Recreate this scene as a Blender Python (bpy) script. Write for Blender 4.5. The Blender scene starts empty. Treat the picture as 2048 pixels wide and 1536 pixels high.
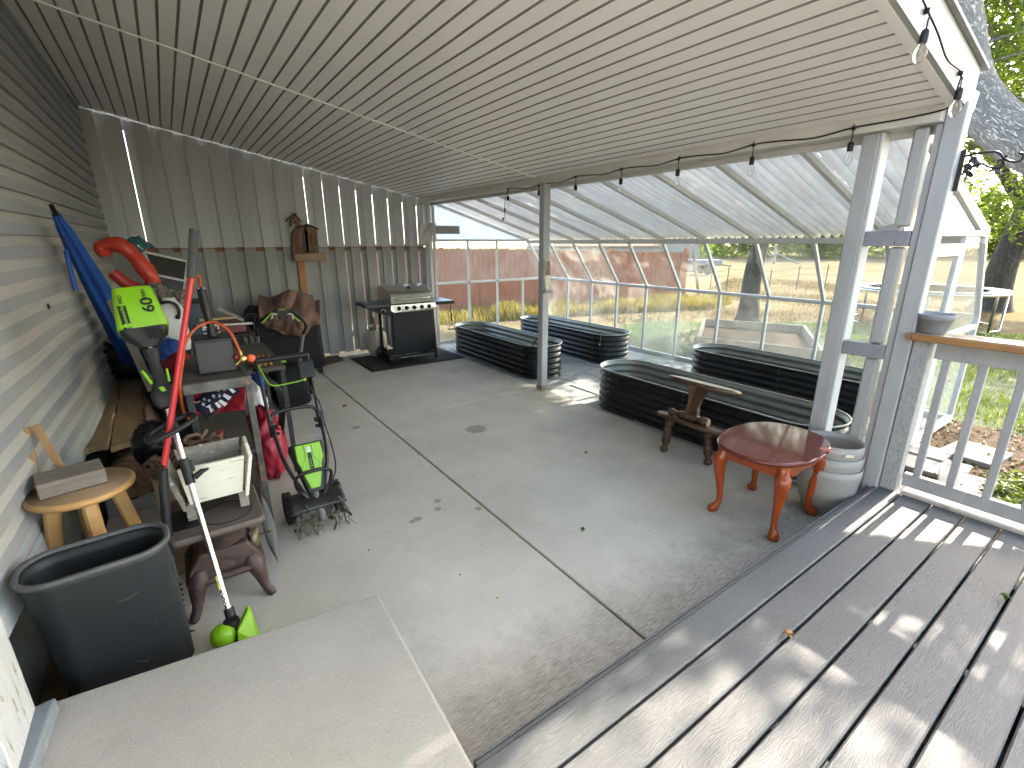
import bpy, bmesh, math, random
from mathutils import Vector, Matrix, Euler, noise as mnoise
R = random.Random(7)
rad = math.radians
S = bpy.context.scene
COL = S.collection
V = Vector

# ------------------------------------------------------------------ camera
F = 950.0; H = 1.72; PIT = rad(16.604); YAW = rad(35.038); ROL = rad(-0.175)
FW = V((math.sin(YAW)*math.cos(PIT), math.cos(YAW)*math.cos(PIT), -math.sin(PIT)))
RT = V((math.cos(YAW), -math.sin(YAW), 0)); UP = RT.cross(FW)
RT, UP = RT*math.cos(ROL)+UP*math.sin(ROL), UP*math.cos(ROL)-RT*math.sin(ROL)
EYE = V((0, 0, H))
cam = bpy.data.cameras.new('camera'); co = bpy.data.objects.new('camera', cam); COL.objects.link(co)
m = Matrix((RT, UP, -FW)).transposed().to_4x4(); m.translation = EYE
co.matrix_world = m
cam.sensor_width = 36; cam.lens = 36*F/2048; cam.clip_start = 0.02; cam.clip_end = 2000
S.camera = co

def ray(x, y): return FW*F + RT*(x-1024) + UP*(768-y)
def Z(x, y, z=0.0):
    r = ray(x, y); return EYE + r*((z-H)/r.z)
def X(x, y, v):
    r = ray(x, y); return EYE + r*(v/r.x)
def Y(x, y, v):
    r = ray(x, y); return EYE + r*(v/r.y)

# ------------------------------------------------------------------ materials
def lin(c):
    if isinstance(c, (int, float)): c = (c, c, c)
    return (c[0], c[1], c[2], 1)
def hexc(h):
    h = h.lstrip('#'); o = []
    for i in (0, 2, 4):
        s = int(h[i:i+2], 16)/255
        o.append(s/12.92 if s <= .04045 else ((s+.055)/1.055)**2.4)
    return tuple(o)
class NT:
    def __init__(s, name):
        s.m = bpy.data.materials.new(name); s.m.use_nodes = True
        s.t = s.m.node_tree; s.t.nodes.clear(); s.L = s.t.links
        s.out = s.n('ShaderNodeOutputMaterial'); s._tc = None
    def n(s, k, **kw):
        o = s.t.nodes.new(k)
        for a, b in kw.items():
            if a.startswith('i_'):
                o.inputs[int(a[2:]) if a[2:].isdigit() else a[2:].replace('_', ' ')].default_value = b
            else: setattr(o, a, b)
        return o
    def l(s, a, b): s.L.new(a, b)
    def tc(s, stretch=(1, 1, 1), rot=(0, 0, 0), coord='Object'):
        if s._tc is None: s._tc = s.n('ShaderNodeTexCoord')
        mp = s.n('ShaderNodeMapping'); mp.inputs['Scale'].default_value = stretch; mp.inputs['Rotation'].default_value = rot
        s.l(s._tc.outputs[coord], mp.inputs['Vector']); return mp.outputs[0]
    def noise(s, vec, scale, detail=5, rough=.6, dist=0):
        o = s.n('ShaderNodeTexNoise'); o.inputs['Scale'].default_value = scale; o.inputs['Detail'].default_value = detail
        o.inputs['Roughness'].default_value = rough; o.inputs['Distortion'].default_value = dist
        s.l(vec, o.inputs['Vector']); return o.outputs['Fac']
    def ramp(s, fac, stops, interp='LINEAR'):
        o = s.n('ShaderNodeValToRGB'); cr = o.color_ramp; cr.interpolation = interp
        while len(cr.elements) < len(stops): cr.elements.new(.5)
        for e, (p, c) in zip(cr.elements, stops): e.position = p; e.color = lin(c)
        s.l(fac, o.inputs[0]); return o.outputs[0]
    def mix(s, fac, a, b, mode='MIX'):
        o = s.n('ShaderNodeMix', data_type='RGBA', blend_type=mode)
        for v, i in ((fac, 0), (a, 6), (b, 7)):
            if hasattr(v, 'is_output'): s.l(v, o.inputs[i])
            elif i == 0: o.inputs[0].default_value = v
            else: o.inputs[i].default_value = lin(v)
        return o.outputs[2]
    def math(s, op, a, b=None):
        o = s.n('ShaderNodeMath', operation=op)
        for v, i in ((a, 0), (b, 1)):
            if v is None: continue
            if hasattr(v, 'is_output'): s.l(v, o.inputs[i])
            else: o.inputs[i].default_value = v
        return o.outputs[0]
    def bump(s, h, strength=.3, dist=.01):
        o = s.n('ShaderNodeBump'); o.inputs['Strength'].default_value = strength; o.inputs['Distance'].default_value = dist
        s.l(h, o.inputs['Height']); return o.outputs[0]
    def bsdf(s, col, rough=.6, metal=0, nrm=None, **kw):
        o = s.n('ShaderNodeBsdfPrincipled')
        for v, k in ((col, 'Base Color'), (rough, 'Roughness'), (metal, 'Metallic')):
            if hasattr(v, 'is_output'): s.l(v, o.inputs[k])
            else: o.inputs[k].default_value = lin(v) if k == 'Base Color' else v
        if nrm is not None: s.l(nrm, o.inputs['Normal'])
        for k, v in kw.items(): o.inputs[k.replace('_', ' ')].default_value = v
        return o.outputs[0]
    def done(s, sh): s.l(sh, s.out.inputs[0]); return s.m

def mat(name, col, col2=None, scale=6, rough=.6, metal=0, bump=.15, bscale=80, stretch=(1, 1, 1), dist=.004,
        spot=None, spot_scale=25, spot_lo=.62, spot_hi=.7, detail=5, ndist=0, rvar=.15, island=0.0, **kw):
    """one weathered surface: two-tone noise, optional chips/stains of a third colour, bump and roughness variation"""
    t = NT(name); v = t.tc(stretch)
    col2 = col2 if col2 is not None else tuple(c*.72 for c in (col if not isinstance(col, (int, float)) else (col,)*3))
    f = t.noise(v, scale, detail, .65, ndist)
    c = t.ramp(f, [(.3, col2), (.7, col)])
    if spot is not None:
        sf = t.ramp(t.noise(v, spot_scale, 6, .7), [(spot_lo, 0.0), (spot_hi, 1.0)])
        c = t.mix(sf, c, spot)
    r = t.math('MULTIPLY_ADD', t.noise(v, scale*2.3, 4), rvar); r.node.inputs[2].default_value = rough - rvar*.5
    if island:
        ge = t.n('ShaderNodeNewGeometry'); k = t.math('MULTIPLY_ADD', ge.outputs['Random Per Island'], island); k.node.inputs[2].default_value = 1-island*.5
        cb = t.n('ShaderNodeCombineColor')
        for i_ in range(3): t.l(k, cb.inputs[i_])
        c = t.mix(1.0, c, cb.outputs[0], 'MULTIPLY')
    nr = t.bump(t.noise(v, bscale, 4), bump, dist) if bump else None
    return t.done(t.bsdf(c, r, metal, nr, **kw))

# ------------------------------------------------------------------ mesh building
class MB:
    def __init__(s): s.b = bmesh.new()
    def raw(s, vs, fs, smooth=False):
        v = [s.b.verts.new(p) for p in vs]
        for f in fs:
            try:
                q = s.b.faces.new([v[i] for i in f]); q.smooth = smooth
            except ValueError: pass
        return s
    def box(s, c, d, rot=None, bev=0.0, seg=1):
        """box centred on c, full sizes d, rot Euler tuple/Matrix"""
        mm = Matrix() if rot is None else (rot.to_4x4() if isinstance(rot, Matrix) else Euler(rot).to_matrix().to_4x4())
        mm = Matrix.Translation(V(c)) @ mm
        b2 = bmesh.new(); bmesh.ops.create_cube(b2, size=1, matrix=Matrix.Diagonal((d[0], d[1], d[2], 1)))
        if bev: bmesh.ops.bevel(b2, geom=b2.edges[:], offset=min(bev, min(d)*.45), segments=seg, affect='EDGES', profile=.7)
        return s.add(b2, mm, smooth=False)
    def add(s, b2, mm=None, smooth=None):
        if mm is not None: bmesh.ops.transform(b2, matrix=mm, verts=b2.verts[:])
        b2.verts.ensure_lookup_table(); b2.verts.index_update()
        v = [s.b.verts.new(p.co) for p in b2.verts]
        for f in b2.faces:
            try:
                q = s.b.faces.new([v[p.index] for p in f.verts]); q.smooth = f.smooth if smooth is None else smooth
            except ValueError: pass
        b2.free(); return s
    def bb(s, x0, x1, y0, y1, z0, z1, bev=0.0):
        return s.box(((x0+x1)/2, (y0+y1)/2, (z0+z1)/2), (x1-x0, y1-y0, z1-z0), None, bev)
    def bar(s, a, b, w, h, up=(0, 0, 1), bev=0.0):
        """rectangular bar from a to b, width w across, height h along up"""
        a, b = V(a), V(b); y = (b-a); L = y.length; y.normalize(); u = V(up)
        if abs(y.dot(u)) > .98: u = V((0, 1, 0)) if abs(y.y) < .9 else V((1, 0, 0))
        x = y.cross(u).normalized(); z = x.cross(y)
        return s.box((a+b)/2, (w, L, h), Matrix((x, y, z)).transposed(), bev)
    def hexa(s, p):
        """8 corners: bottom 4 ccw then top 4"""
        return s.raw(p, [(3, 2, 1, 0), (4, 5, 6, 7), (0, 1, 5, 4), (1, 2, 6, 5), (2, 3, 7, 6), (3, 0, 4, 7)])
    def prism(s, poly, d):
        """closed polygon (3D points) extruded by vector d"""
        n = len(poly); d = V(d); a = [V(p) for p in poly]; b = [p+d for p in a]
        return s.raw(a+b, [tuple(range(n))[::-1], tuple(range(n, 2*n))]+[(i, (i+1) % n, n+(i+1) % n, n+i) for i in range(n)])
    def tube(s, pts, r, seg=8, cap=True, smooth=True):
        pts = [V(p) for p in pts]; n = len(pts); rs = r if isinstance(r, (list, tuple)) else [r]*n
        vs = []; t0 = (pts[1]-pts[0]).normalized()
        u = V((0, 0, 1)) if abs(t0.z) < .9 else V((1, 0, 0)); x = t0.cross(u).normalized()
        for i, p in enumerate(pts):
            t = (pts[min(i+1, n-1)]-pts[max(i-1, 0)])
            t = t.normalized() if t.length > 1e-9 else t0
            x = (x-t*x.dot(t)); x = x.normalized() if x.length > 1e-6 else t.orthogonal().normalized(); y = t.cross(x)
            for k in range(seg):
                a = 2*math.pi*k/seg; vs.append(p+(x*math.cos(a)+y*math.sin(a))*rs[i])
        fs = [(i*seg+k, i*seg+(k+1) % seg, (i+1)*seg+(k+1) % seg, (i+1)*seg+k) for i in range(n-1) for k in range(seg)]
        s.raw(vs, fs, smooth)
        if cap:
            s.raw([vs[k] for k in range(seg)], [tuple(range(seg))[::-1]]); s.raw([vs[(n-1)*seg+k] for k in range(seg)], [tuple(range(seg))])
        return s
    def lathe(s, prof, c=(0, 0, 0), axis=(0, 0, 1), seg=24, smooth=True, sx=1.0, sy=1.0, ang=0.0, xdir=None, cap=True):
        """profile [(r, t)] turned round axis through c"""
        az = V(axis).normalized(); x = V(xdir).normalized() if xdir else (V((1, 0, 0)) if abs(az.x) < .9 else V((0, 1, 0)))
        x = (x-az*x.dot(az)).normalized(); y = az.cross(x); vs = []
        for r, t in prof:
            for k in range(seg):
                a = 2*math.pi*k/seg+ang; vs.append(V(c)+az*t+x*(r*sx*math.cos(a))+y*(r*sy*math.sin(a)))
        n = len(prof)
        fs = [(i*seg+k, i*seg+(k+1) % seg, (i+1)*seg+(k+1) % seg, (i+1)*seg+k) for i in range(n-1) for k in range(seg)]
        s.raw(vs, fs, smooth)
        if cap and prof[0][0] > 1e-4 and abs(prof[0][1]-prof[1][1]) > 1e-6: s.raw(vs[:seg], [tuple(range(seg))[::-1]])
        if cap and prof[-1][0] > 1e-4 and abs(prof[-1][1]-prof[-2][1]) > 1e-6: s.raw(vs[-seg:], [tuple(range(seg))])
        return s
    def ring(s, c, Rr, r, axis=(0, 0, 1), seg=24, rs=8, a0=0, a1=2*math.pi, sx=1, sy=1):
        az = V(axis).normalized(); x = az.orthogonal().normalized(); y = az.cross(x)
        n = seg+1
        return s.tube([V(c)+x*(Rr*sx*math.cos(a0+(a1-a0)*i/seg))+y*(Rr*sy*math.sin(a0+(a1-a0)*i/seg)) for i in range(n)], r, rs, a1-a0 < 6.28)
    def sph(s, c, r, seg=12, rings=8, jit=0.0, ns=6.0):
        b2 = bmesh.new(); bmesh.ops.create_uvsphere(b2, u_segments=seg, v_segments=rings, radius=1)
        rr = r if isinstance(r, (tuple, list)) else (r, r, r)
        for v in b2.verts:
            k = 1+jit*mnoise.noise(v.co*ns*.3+V(c)*7) if jit else 1
            v.co = V((v.co.x*rr[0]*k, v.co.y*rr[1]*k, v.co.z*rr[2]*k))+V(c)
        return s.add(b2, None, True)
    def grid(s, fn, nu, nv, smooth=True, closed_u=False):
        vs = [V(fn(i/nu, j/nv)) for j in range(nv+1) for i in range(nu+(0 if closed_u else 1))]
        w = nu if closed_u else nu+1
        fs = [(j*w+i, j*w+(i+1) % w, (j+1)*w+(i+1) % w, (j+1)*w+i) for j in range(nv) for i in range(nu)]
        return s.raw(vs, fs, smooth)
    def slab(s, fn, nu, nv, th, smooth=True):
        """sheet fn(u,v)->(point, normal) given a thickness"""
        A = []; B = []
        for j in range(nv+1):
            for i in range(nu+1):
                p = V(fn(i/nu, j/nv)); e = 1e-3
                n = (V(fn(i/nu+e, j/nv))-p).cross(V(fn(i/nu, j/nv+e))-p)
                n = n.normalized() if n.length > 1e-12 else V((0, 0, 1))
                A.append(p+n*th*.5); B.append(p-n*th*.5)
        w = nu+1; N = len(A)
        fs = []
        for j in range(nv):
            for i in range(nu):
                q = (j*w+i, j*w+i+1, (j+1)*w+i+1, (j+1)*w+i); fs += [q, tuple(N+k for k in q[::-1])]
        for i in range(nu):
            fs += [(i+1, i, N+i, N+i+1), (nv*w+i, nv*w+i+1, N+nv*w+i+1, N+nv*w+i)]
        for j in range(nv):
            fs += [(j*w, (j+1)*w, N+(j+1)*w, N+j*w), ((j+1)*w+nu, j*w+nu, N+j*w+nu, N+(j+1)*w+nu)]
        return s.raw(A+B, fs, smooth)
    def obj(s, name, m, parent=None, bevel=0.0):
        bmesh.ops.recalc_face_normals(s.b, faces=s.b.faces[:])
        if parent is not None:
            off = V(parent['_o'])
            for v in s.b.verts: v.co -= off
        me = bpy.data.meshes.new(name); s.b.to_mesh(me); s.b.free()
        o = bpy.data.objects.new(name, me); COL.objects.link(o)
        for q in (m if isinstance(m, (list, tuple)) else [m]): me.materials.append(q)
        if parent is not None:
            o.parent = parent; o['_o'] = tuple(off)
        if bevel:
            md = o.modifiers.new('edge', 'BEVEL'); md.width = bevel; md.segments = 2; md.limit_method = 'ANGLE'; md.angle_limit = rad(35)
        return o
def tag(o, label=None, cat=None, group=None, kind=None):
    if label: o['label'] = label
    if cat: o['category'] = cat
    if group: o['group'] = group
    if kind: o['kind'] = kind
    return o
ROOTS = []
def thing(name, label, cat, loc=(0, 0, 0), group=None):
    o = bpy.data.objects.new(name, None); COL.objects.link(o); o.location = loc; o.empty_display_size = .1
    o['_o'] = tuple(loc); tag(o, label, cat, group); ROOTS.append(o); return o
def solo(mb, name, m, label, cat, loc=None, group=None, bevel=0.0):
    """a thing that is one mesh; its origin goes to loc"""
    if loc is not None:
        for v in mb.b.verts: v.co -= V(loc)
    o = mb.obj(name, m, None, bevel)
    if loc is not None: o.location = loc
    o['_o'] = tuple(loc or (0, 0, 0))
    return tag(o, label, cat, group)
def setting(mb, name, m, bevel=0.0):
    o = mb.obj(name, m, None, bevel); o['kind'] = 'structure'; return o
def dup(src, loc, rz=None, label=None, group=None):
    r = src.copy(); COL.objects.link(r); r.location = loc; r['_o'] = tuple(loc)
    if rz is not None: r.rotation_euler = (0, 0, rz)
    if label: r['label'] = label
    if group: r['group'] = group
    for ch in list(src.children):
        c = ch.copy(); COL.objects.link(c); c.parent = r
        for g in list(ch.children):
            d = g.copy(); COL.objects.link(d); d.parent = c
    return r
def text(body, size, m, name, parent, mw, sx=1.0, ext=.0006, align='CENTER', bold=0.0):
    """lettering as a thin solid mesh placed by world matrix mw"""
    cu = bpy.data.curves.new(name, 'FONT'); cu.body = body; cu.size = size; cu.extrude = ext; cu.align_x = align; cu.align_y = 'CENTER'; cu.offset = bold
    tmp = bpy.data.objects.new(name, cu); COL.objects.link(tmp)
    dg = bpy.context.evaluated_depsgraph_get(); me = bpy.data.meshes.new_from_object(tmp.evaluated_get(dg))
    bpy.data.objects.remove(tmp)
    b = bmesh.new(); b.from_mesh(me); bpy.data.meshes.remove(me)
    bmesh.ops.transform(b, matrix=mw @ Matrix.Diagonal((sx, 1, 1, 1)), verts=b.verts[:])
    q = MB(); q.add(b, None, False); return q.obj(name, m, parent)
def frame_m(o, x, y):
    """matrix with origin o, x axis x, y axis ~y"""
    x = V(x).normalized(); z = x.cross(V(y)).normalized(); y = z.cross(x)
    mm = Matrix((x, y, z)).transposed().to_4x4(); mm.translation = V(o); return mm
def lerp(a, b, t): return V(a).lerp(V(b), t)
def spline(pts, n=6):
    """Catmull-Rom through pts"""
    p = [V(q) for q in pts]; p = [p[0]*2-p[1]]+p+[p[-1]*2-p[-2]]; out = []
    for i in range(1, len(p)-2):
        for k in range(n):
            t = k/n; a, b, c, d = p[i-1:i+3]
            out.append(.5*((2*b)+(c-a)*t+(2*a-5*b+4*c-d)*t*t+(3*b-a-3*c+d)*t**3))
    return out+[p[-2]]
# ================================================================== MATERIALS
def m_concrete(name, base, dark, broom=(3, 60, 3), stain=(.07, .065, .055), st=.5):
    t = NT(name); v = t.tc(); vb = t.tc(broom)
    c = t.ramp(t.noise(v, 1.6, 7, .68), [(.30, tuple(k*.9 for k in dark)), (.68, base)])
    c = t.mix(t.ramp(t.noise(vb, 9, 4, .6), [(.35, 0.0), (.75, .5)]), c, tuple(k*.58 for k in base))
    c = t.mix(t.ramp(t.noise(v, 170, 3, .75), [(.46, 0.0), (.76, .55)]), c, tuple(k*.42 for k in base))
    c = t.mix(t.ramp(t.noise(v, 120, 2, .6), [(.62, 0.0), (.74, .3)]), c, tuple(min(1, k*1.3) for k in base))
    c = t.mix(t.ramp(t.noise(v, 2.1, 7, .75, .6), [(.56, 0.0), (.8, st)]), c, stain)
    c = t.mix(t.ramp(t.noise(v, 14, 5, .8), [(.68, 0.0), (.74, .5)]), c, stain)
    h = t.math('ADD', t.noise(vb, 12, 3), t.math('MULTIPLY', t.noise(v, 160, 4), 1.2))
    return t, v, c, t.bump(h, .6, .005)
def m_patio():
    t, v, c, nr = m_concrete('patio_concrete_mat', (.64, .605, .545), (.53, .495, .44), st=.28)
    # mildew along the deck edge and a few round drip marks that belong to the slab
    sep = t.n('ShaderNodeSeparateXYZ'); t.l(t._tc.outputs['Object'], sep.inputs[0])
    edge = t.math('MULTIPLY_ADD', t.noise(v, 5, 6, .75), .55); edge.node.inputs[2].default_value = -.05
    my = t.math('SUBTRACT', t.math('SUBTRACT', sep.outputs[1], .93), edge)
    mf = t.ramp(my, [(.0, 1.0), (.34, 0.0)])
    spk = t.ramp(t.noise(t.tc((2.2, 40, 2)), 7, 5, .8), [(.4, .25), (.62, 1.0)])
    c = t.mix(t.math('MULTIPLY', t.math('MULTIPLY', mf, spk), .85), c, (.06, .057, .05))
    # brownish film towards the open side of the slab
    mx = t.math('SUBTRACT', sep.outputs[0], 2.3)
    bf = t.math('MULTIPLY', t.ramp(mx, [(.0, 0.0), (1.0, 1.0)]), t.ramp(t.noise(v, 1.7, 6, .7), [(.42, 0.0), (.7, .55)]))
    c = t.mix(bf, c, (.27, .225, .17))
    for (px, py, r) in ((952, 858, .12), (645, 720, .06), (835, 1038, .035), (875, 1002, .03), (876, 1018, .028), (957, 1017, .028), (824, 1043, .025), (712, 855, .05)):
        p = Z(px, py); d = t.n('ShaderNodeVectorMath', operation='DISTANCE'); t.l(v, d.inputs[0]); d.inputs[1].default_value = p
        w = t.math('ADD', d.outputs['Value'], t.math('MULTIPLY', t.noise(v, 30, 4), r*.7))
        c = t.mix(t.ramp(t.math('DIVIDE', w, r*1.35), [(.75, .62), (1.0, 0.0)]), c, (.15, .14, .12))
    return t.done(t.bsdf(c, .8, 0, nr))
M = {}
M['patio'] = m_patio()
t, v, c, nr = m_concrete('step_concrete_mat', (.44, .42, .385), (.375, .358, .327), st=.22); M['step'] = t.done(t.bsdf(c, .85, 0, nr))
def m_deck():
    t = NT('composite_deck_mat'); v = t.tc((.35, 2.2, 1)); v1 = t.tc()
    sw = t.n('ShaderNodeTexWave', wave_type='BANDS', bands_direction='Y'); sw.inputs['Scale'].default_value = 22; sw.inputs['Distortion'].default_value = 22
    sw.inputs['Detail'].default_value = 3; sw.inputs['Detail Scale'].default_value = .9; t.l(v, sw.inputs[0])
    c = t.ramp(t.noise(v1, 2.2, 5), [(.3, (.066, .070, .074)), (.7, (.098, .103, .107))])
    c = t.mix(t.ramp(sw.outputs['Fac'], [(.35, 0.0), (.9, .38)]), c, (.155, .16, .162))
    c = t.mix(t.ramp(t.noise(v1, 26, 6, .8), [(.62, 0.0), (.75, .3)]), c, (.05, .048, .044))
    h = t.math('ADD', sw.outputs['Fac'], t.noise(v1, 90, 4))
    return t.done(t.bsdf(c, .58, 0, t.bump(h, .22, .0018)))
M['deck'] = m_deck()
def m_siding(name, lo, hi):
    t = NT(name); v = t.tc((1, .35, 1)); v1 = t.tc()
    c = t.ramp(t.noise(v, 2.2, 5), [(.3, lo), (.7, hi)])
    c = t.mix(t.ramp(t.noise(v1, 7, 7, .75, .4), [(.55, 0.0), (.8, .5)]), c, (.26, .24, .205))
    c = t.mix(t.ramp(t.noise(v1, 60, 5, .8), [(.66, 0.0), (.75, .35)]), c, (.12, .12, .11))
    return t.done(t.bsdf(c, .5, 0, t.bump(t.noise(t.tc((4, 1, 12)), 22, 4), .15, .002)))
M['siding'] = m_siding('vinyl_siding_mat', (.255, .262, .272), (.33, .338, .348)); M['siding_lit'] = m_siding('lit_siding_bevel_mat', (.37, .36, .335), (.46, .45, .42))  # second one paler: light on the upward slopes painted into the colour
M['siding_pale'] = mat('pale_siding_mat', (.42, .46, .47), (.33, .36, .37), 5, .5, bump=.1, spot=(.16, .17, .16), spot_scale=30, spot_lo=.66, spot_hi=.76)
M['foundation'] = mat('painted_foundation_mat', (.11, .13, .13), (.06, .075, .075), 6, .8, bump=.4, bscale=40)
M['chip_white'] = mat('chipped_white_paint_mat', (.50, .515, .515), (.42, .435, .435), 7, .6, spot=(.25, .22, .17), spot_scale=16, spot_lo=.58, spot_hi=.62, stretch=(3, 3, .6), bump=.3)
M['bluegrey_chip'] = mat('chipped_threshold_mat', (.17, .20, .225), (.13, .155, .175), 6, .7, spot=(.36, .31, .25), spot_scale=9, spot_lo=.56, spot_hi=.62, bump=.3)
M['ceil'] = mat('ribbed_ceiling_mat', (.90, .875, .85), (.85, .825, .80), 2.5, .36, bump=.05, bscale=30, spot=(.38, .35, .31), spot_scale=40, spot_lo=.72, spot_hi=.78)
M['ceil_groove'] = mat('ceiling_groove_mat', (.28, .265, .245), None, 6, .5, bump=0)
M['trimw'] = mat('dusty_white_trim_mat', (.56, .545, .52), (.47, .455, .43), 5, .5, bump=.1, spot=(.35, .31, .26), spot_scale=30, spot_lo=.66, spot_hi=.74)
M['postw'] = mat('painted_post_mat', (.36, .365, .38), (.30, .305, .32), 5, .5, stretch=(2, 2, .5), bump=.15, bscale=50, spot=(.16, .15, .14), spot_scale=26, spot_lo=.70, spot_hi=.74)
M['postl'] = mat('painted_post_pale_mat', (.55, .55, .56), (.46, .46, .47), 5, .5, stretch=(2, 2, .5), bump=.15, spot=(.28, .26, .24), spot_scale=26, spot_lo=.70, spot_hi=.74)
M['block'] = mat('painted_block_mat', (.25, .25, .29), (.19, .19, .225), 9, .6, bump=.3, spot=(.06, .055, .05), spot_scale=18, spot_lo=.60, spot_hi=.66)
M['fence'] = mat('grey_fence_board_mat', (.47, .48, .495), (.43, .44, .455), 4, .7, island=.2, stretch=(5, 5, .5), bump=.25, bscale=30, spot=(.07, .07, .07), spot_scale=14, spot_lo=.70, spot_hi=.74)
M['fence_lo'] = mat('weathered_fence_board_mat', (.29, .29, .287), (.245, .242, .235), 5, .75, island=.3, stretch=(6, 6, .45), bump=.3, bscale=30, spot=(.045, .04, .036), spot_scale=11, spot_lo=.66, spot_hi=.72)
M['rawwood'] = mat('raw_orange_wood_mat', (.46, .20, .08), (.32, .13, .05), 6, .75, stretch=(.6, 5, 5), bump=.2)
M['white_frame'] = mat('white_aluminium_mat', (.56, .575, .585), (.48, .495, .51), 7, .4, bump=.05, spot=(.40, .38, .34), spot_scale=32, spot_lo=.66, spot_hi=.74)
def m_glass(name, lo, hi, scale=2.5, tint=(.93, .97, .97), dirt=(.85, .84, .80)):
    t = NT(name); v = t.tc()
    tr = t.n('ShaderNodeBsdfTransparent'); tr.inputs[0].default_value = lin(tint)
    df = t.n('ShaderNodeBsdfDiffuse'); df.inputs[0].default_value = lin(dirt)
    tl = t.n('ShaderNodeBsdfTranslucent'); tl.inputs[0].default_value = lin(dirt)
    a = t.n('ShaderNodeMixShader'); a.inputs[0].default_value = .30; t.l(df.outputs[0], a.inputs[1]); t.l(tl.outputs[0], a.inputs[2])
    n1 = t.noise(v, scale, 6, .7, .5); n2 = t.noise(v, 150, 3, .8)
    fac = t.ramp(n1, [(.35, lo), (.72, hi)])
    fac = t.math('ADD', fac, t.ramp(n2, [(.62, 0.0), (.75, .22)]))
    b = t.n('ShaderNodeMixShader'); t.l(fac, b.inputs[0]); t.l(tr.outputs[0], b.inputs[1]); t.l(a.outputs[0], b.inputs[2])
    g = t.n('ShaderNodeBsdfGlossy'); g.inputs['Roughness'].default_value = .06
    fr = t.n('ShaderNodeFresnel'); fr.inputs[0].default_value = 1.25
    ge = t.n('ShaderNodeNewGeometry'); front = t.math('SUBTRACT', 1.0, ge.outputs['Backfacing'])
    e = t.n('ShaderNodeMixShader'); t.l(t.math('MULTIPLY', fr.outputs[0], front), e.inputs[0]); t.l(b.outputs[0], e.inputs[1]); t.l(g.outputs[0], e.inputs[2])
    return t.done(e.outputs[0])
M['pane'] = m_glass('dusty_pane_mat', .03, .16)
M['pane_dirty'] = m_glass('hazy_pane_mat', .03, .24, 1.6)
M['pane_clean'] = m_glass('clear_pane_mat', .01, .05)
def m_transl(name, col, tr, rough=.5):
    t = NT(name); v = t.tc()
    c = t.ramp(t.noise(t.tc((1, 4, 1)), 3, 6, .7), [(.3, tuple(k*.8 for k in col)), (.7, col)])
    d = t.bsdf(c, rough); tl = t.n('ShaderNodeBsdfTranslucent'); t.l(c, tl.inputs[0])
    a = t.n('ShaderNodeMixShader'); a.inputs[0].default_value = tr; t.l(d, a.inputs[1]); t.l(tl.outputs[0], a.inputs[2])
    return t.done(a.outputs[0])
M['corr'] = m_transl('corrugated_plastic_mat', (.92, .91, .88), .42)
M['milk'] = m_transl('milky_panel_mat', (.84, .88, .88), .72)
def m_ground():
    t = NT('yard_ground_mat'); v = t.tc()
    c = t.ramp(t.noise(v, .35, 7, .7), [(.3, (.14, .105, .060)), (.5, (.19, .147, .088)), (.72, (.25, .198, .12))])
    c = t.mix(t.ramp(t.noise(v, 5, 6, .75), [(.45, 0.0), (.75, .6)]), c, (.095, .068, .038))
    c = t.mix(t.ramp(t.noise(v, 1.1, 5, .7), [(.55, 0.0), (.75, .5)]), c, (.105, .105, .042))
    return t.done(t.bsdf(c, 1.0, 0, t.bump(t.noise(v, 9, 7, .75), .8, .05), Specular_IOR_Level=0.0))
M['ground'] = m_ground()
M['soil'] = mat('mulch_soil_mat', (.105, .07, .045), (.05, .034, .023), 7, .95, bump=.9, bscale=40, dist=.02, spot=(.20, .16, .105), spot_scale=30, spot_lo=.6, spot_hi=.68, Specular_IOR_Level=.1)
M['lawn'] = mat('lawn_soil_mat', (.05, .075, .018), (.03, .048, .012), 4, .95, bump=.8, bscale=50, dist=.02, spot=(.2, .16, .08), spot_scale=3, spot_lo=.62, spot_hi=.75)
M['paver'] = mat('grey_flagstone_mat', (.34, .35, .36), (.22, .23, .24), 5, .8, bump=.5, bscale=50, dist=.006, spot=(.06, .06, .06), spot_scale=20, spot_lo=.6, spot_hi=.7)
M['paver_pale'] = mat('pale_paver_mat', (.24, .23, .215), (.18, .175, .165), 6, .85, bump=.4, bscale=60, dist=.006, spot=(.15, .12, .09), spot_scale=14, spot_lo=.6, spot_hi=.7)
M['black'] = mat('black_plastic_mat', (.012, .012, .013), (.007, .007, .008), 8, .42, bump=.08, Specular_IOR_Level=.3)
M['blackm'] = mat('black_painted_steel_mat', (.011, .011, .013), (.007, .007, .008), 8, .32, bump=.05, spot=(.12, .1, .08), spot_scale=22, spot_lo=.72, spot_hi=.75)
M['steel'] = mat('brushed_steel_mat', (.62, .61, .59), (.48, .47, .45), 6, .28, 1.0, bump=.05, stretch=(1, 1, 8))
M['alu'] = mat('aluminium_tube_mat', (.80, .80, .80), (.70, .70, .70), 6, .25, 1.0, bump=.03)
M['galv'] = mat('galvanised_inside_mat', (.27, .285, .27), (.20, .215, .205), 6, .42, .45, bump=.1, spot=(.24, .23, .19), spot_scale=14, spot_lo=.62, spot_hi=.72)
M['wbulb'] = None

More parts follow.
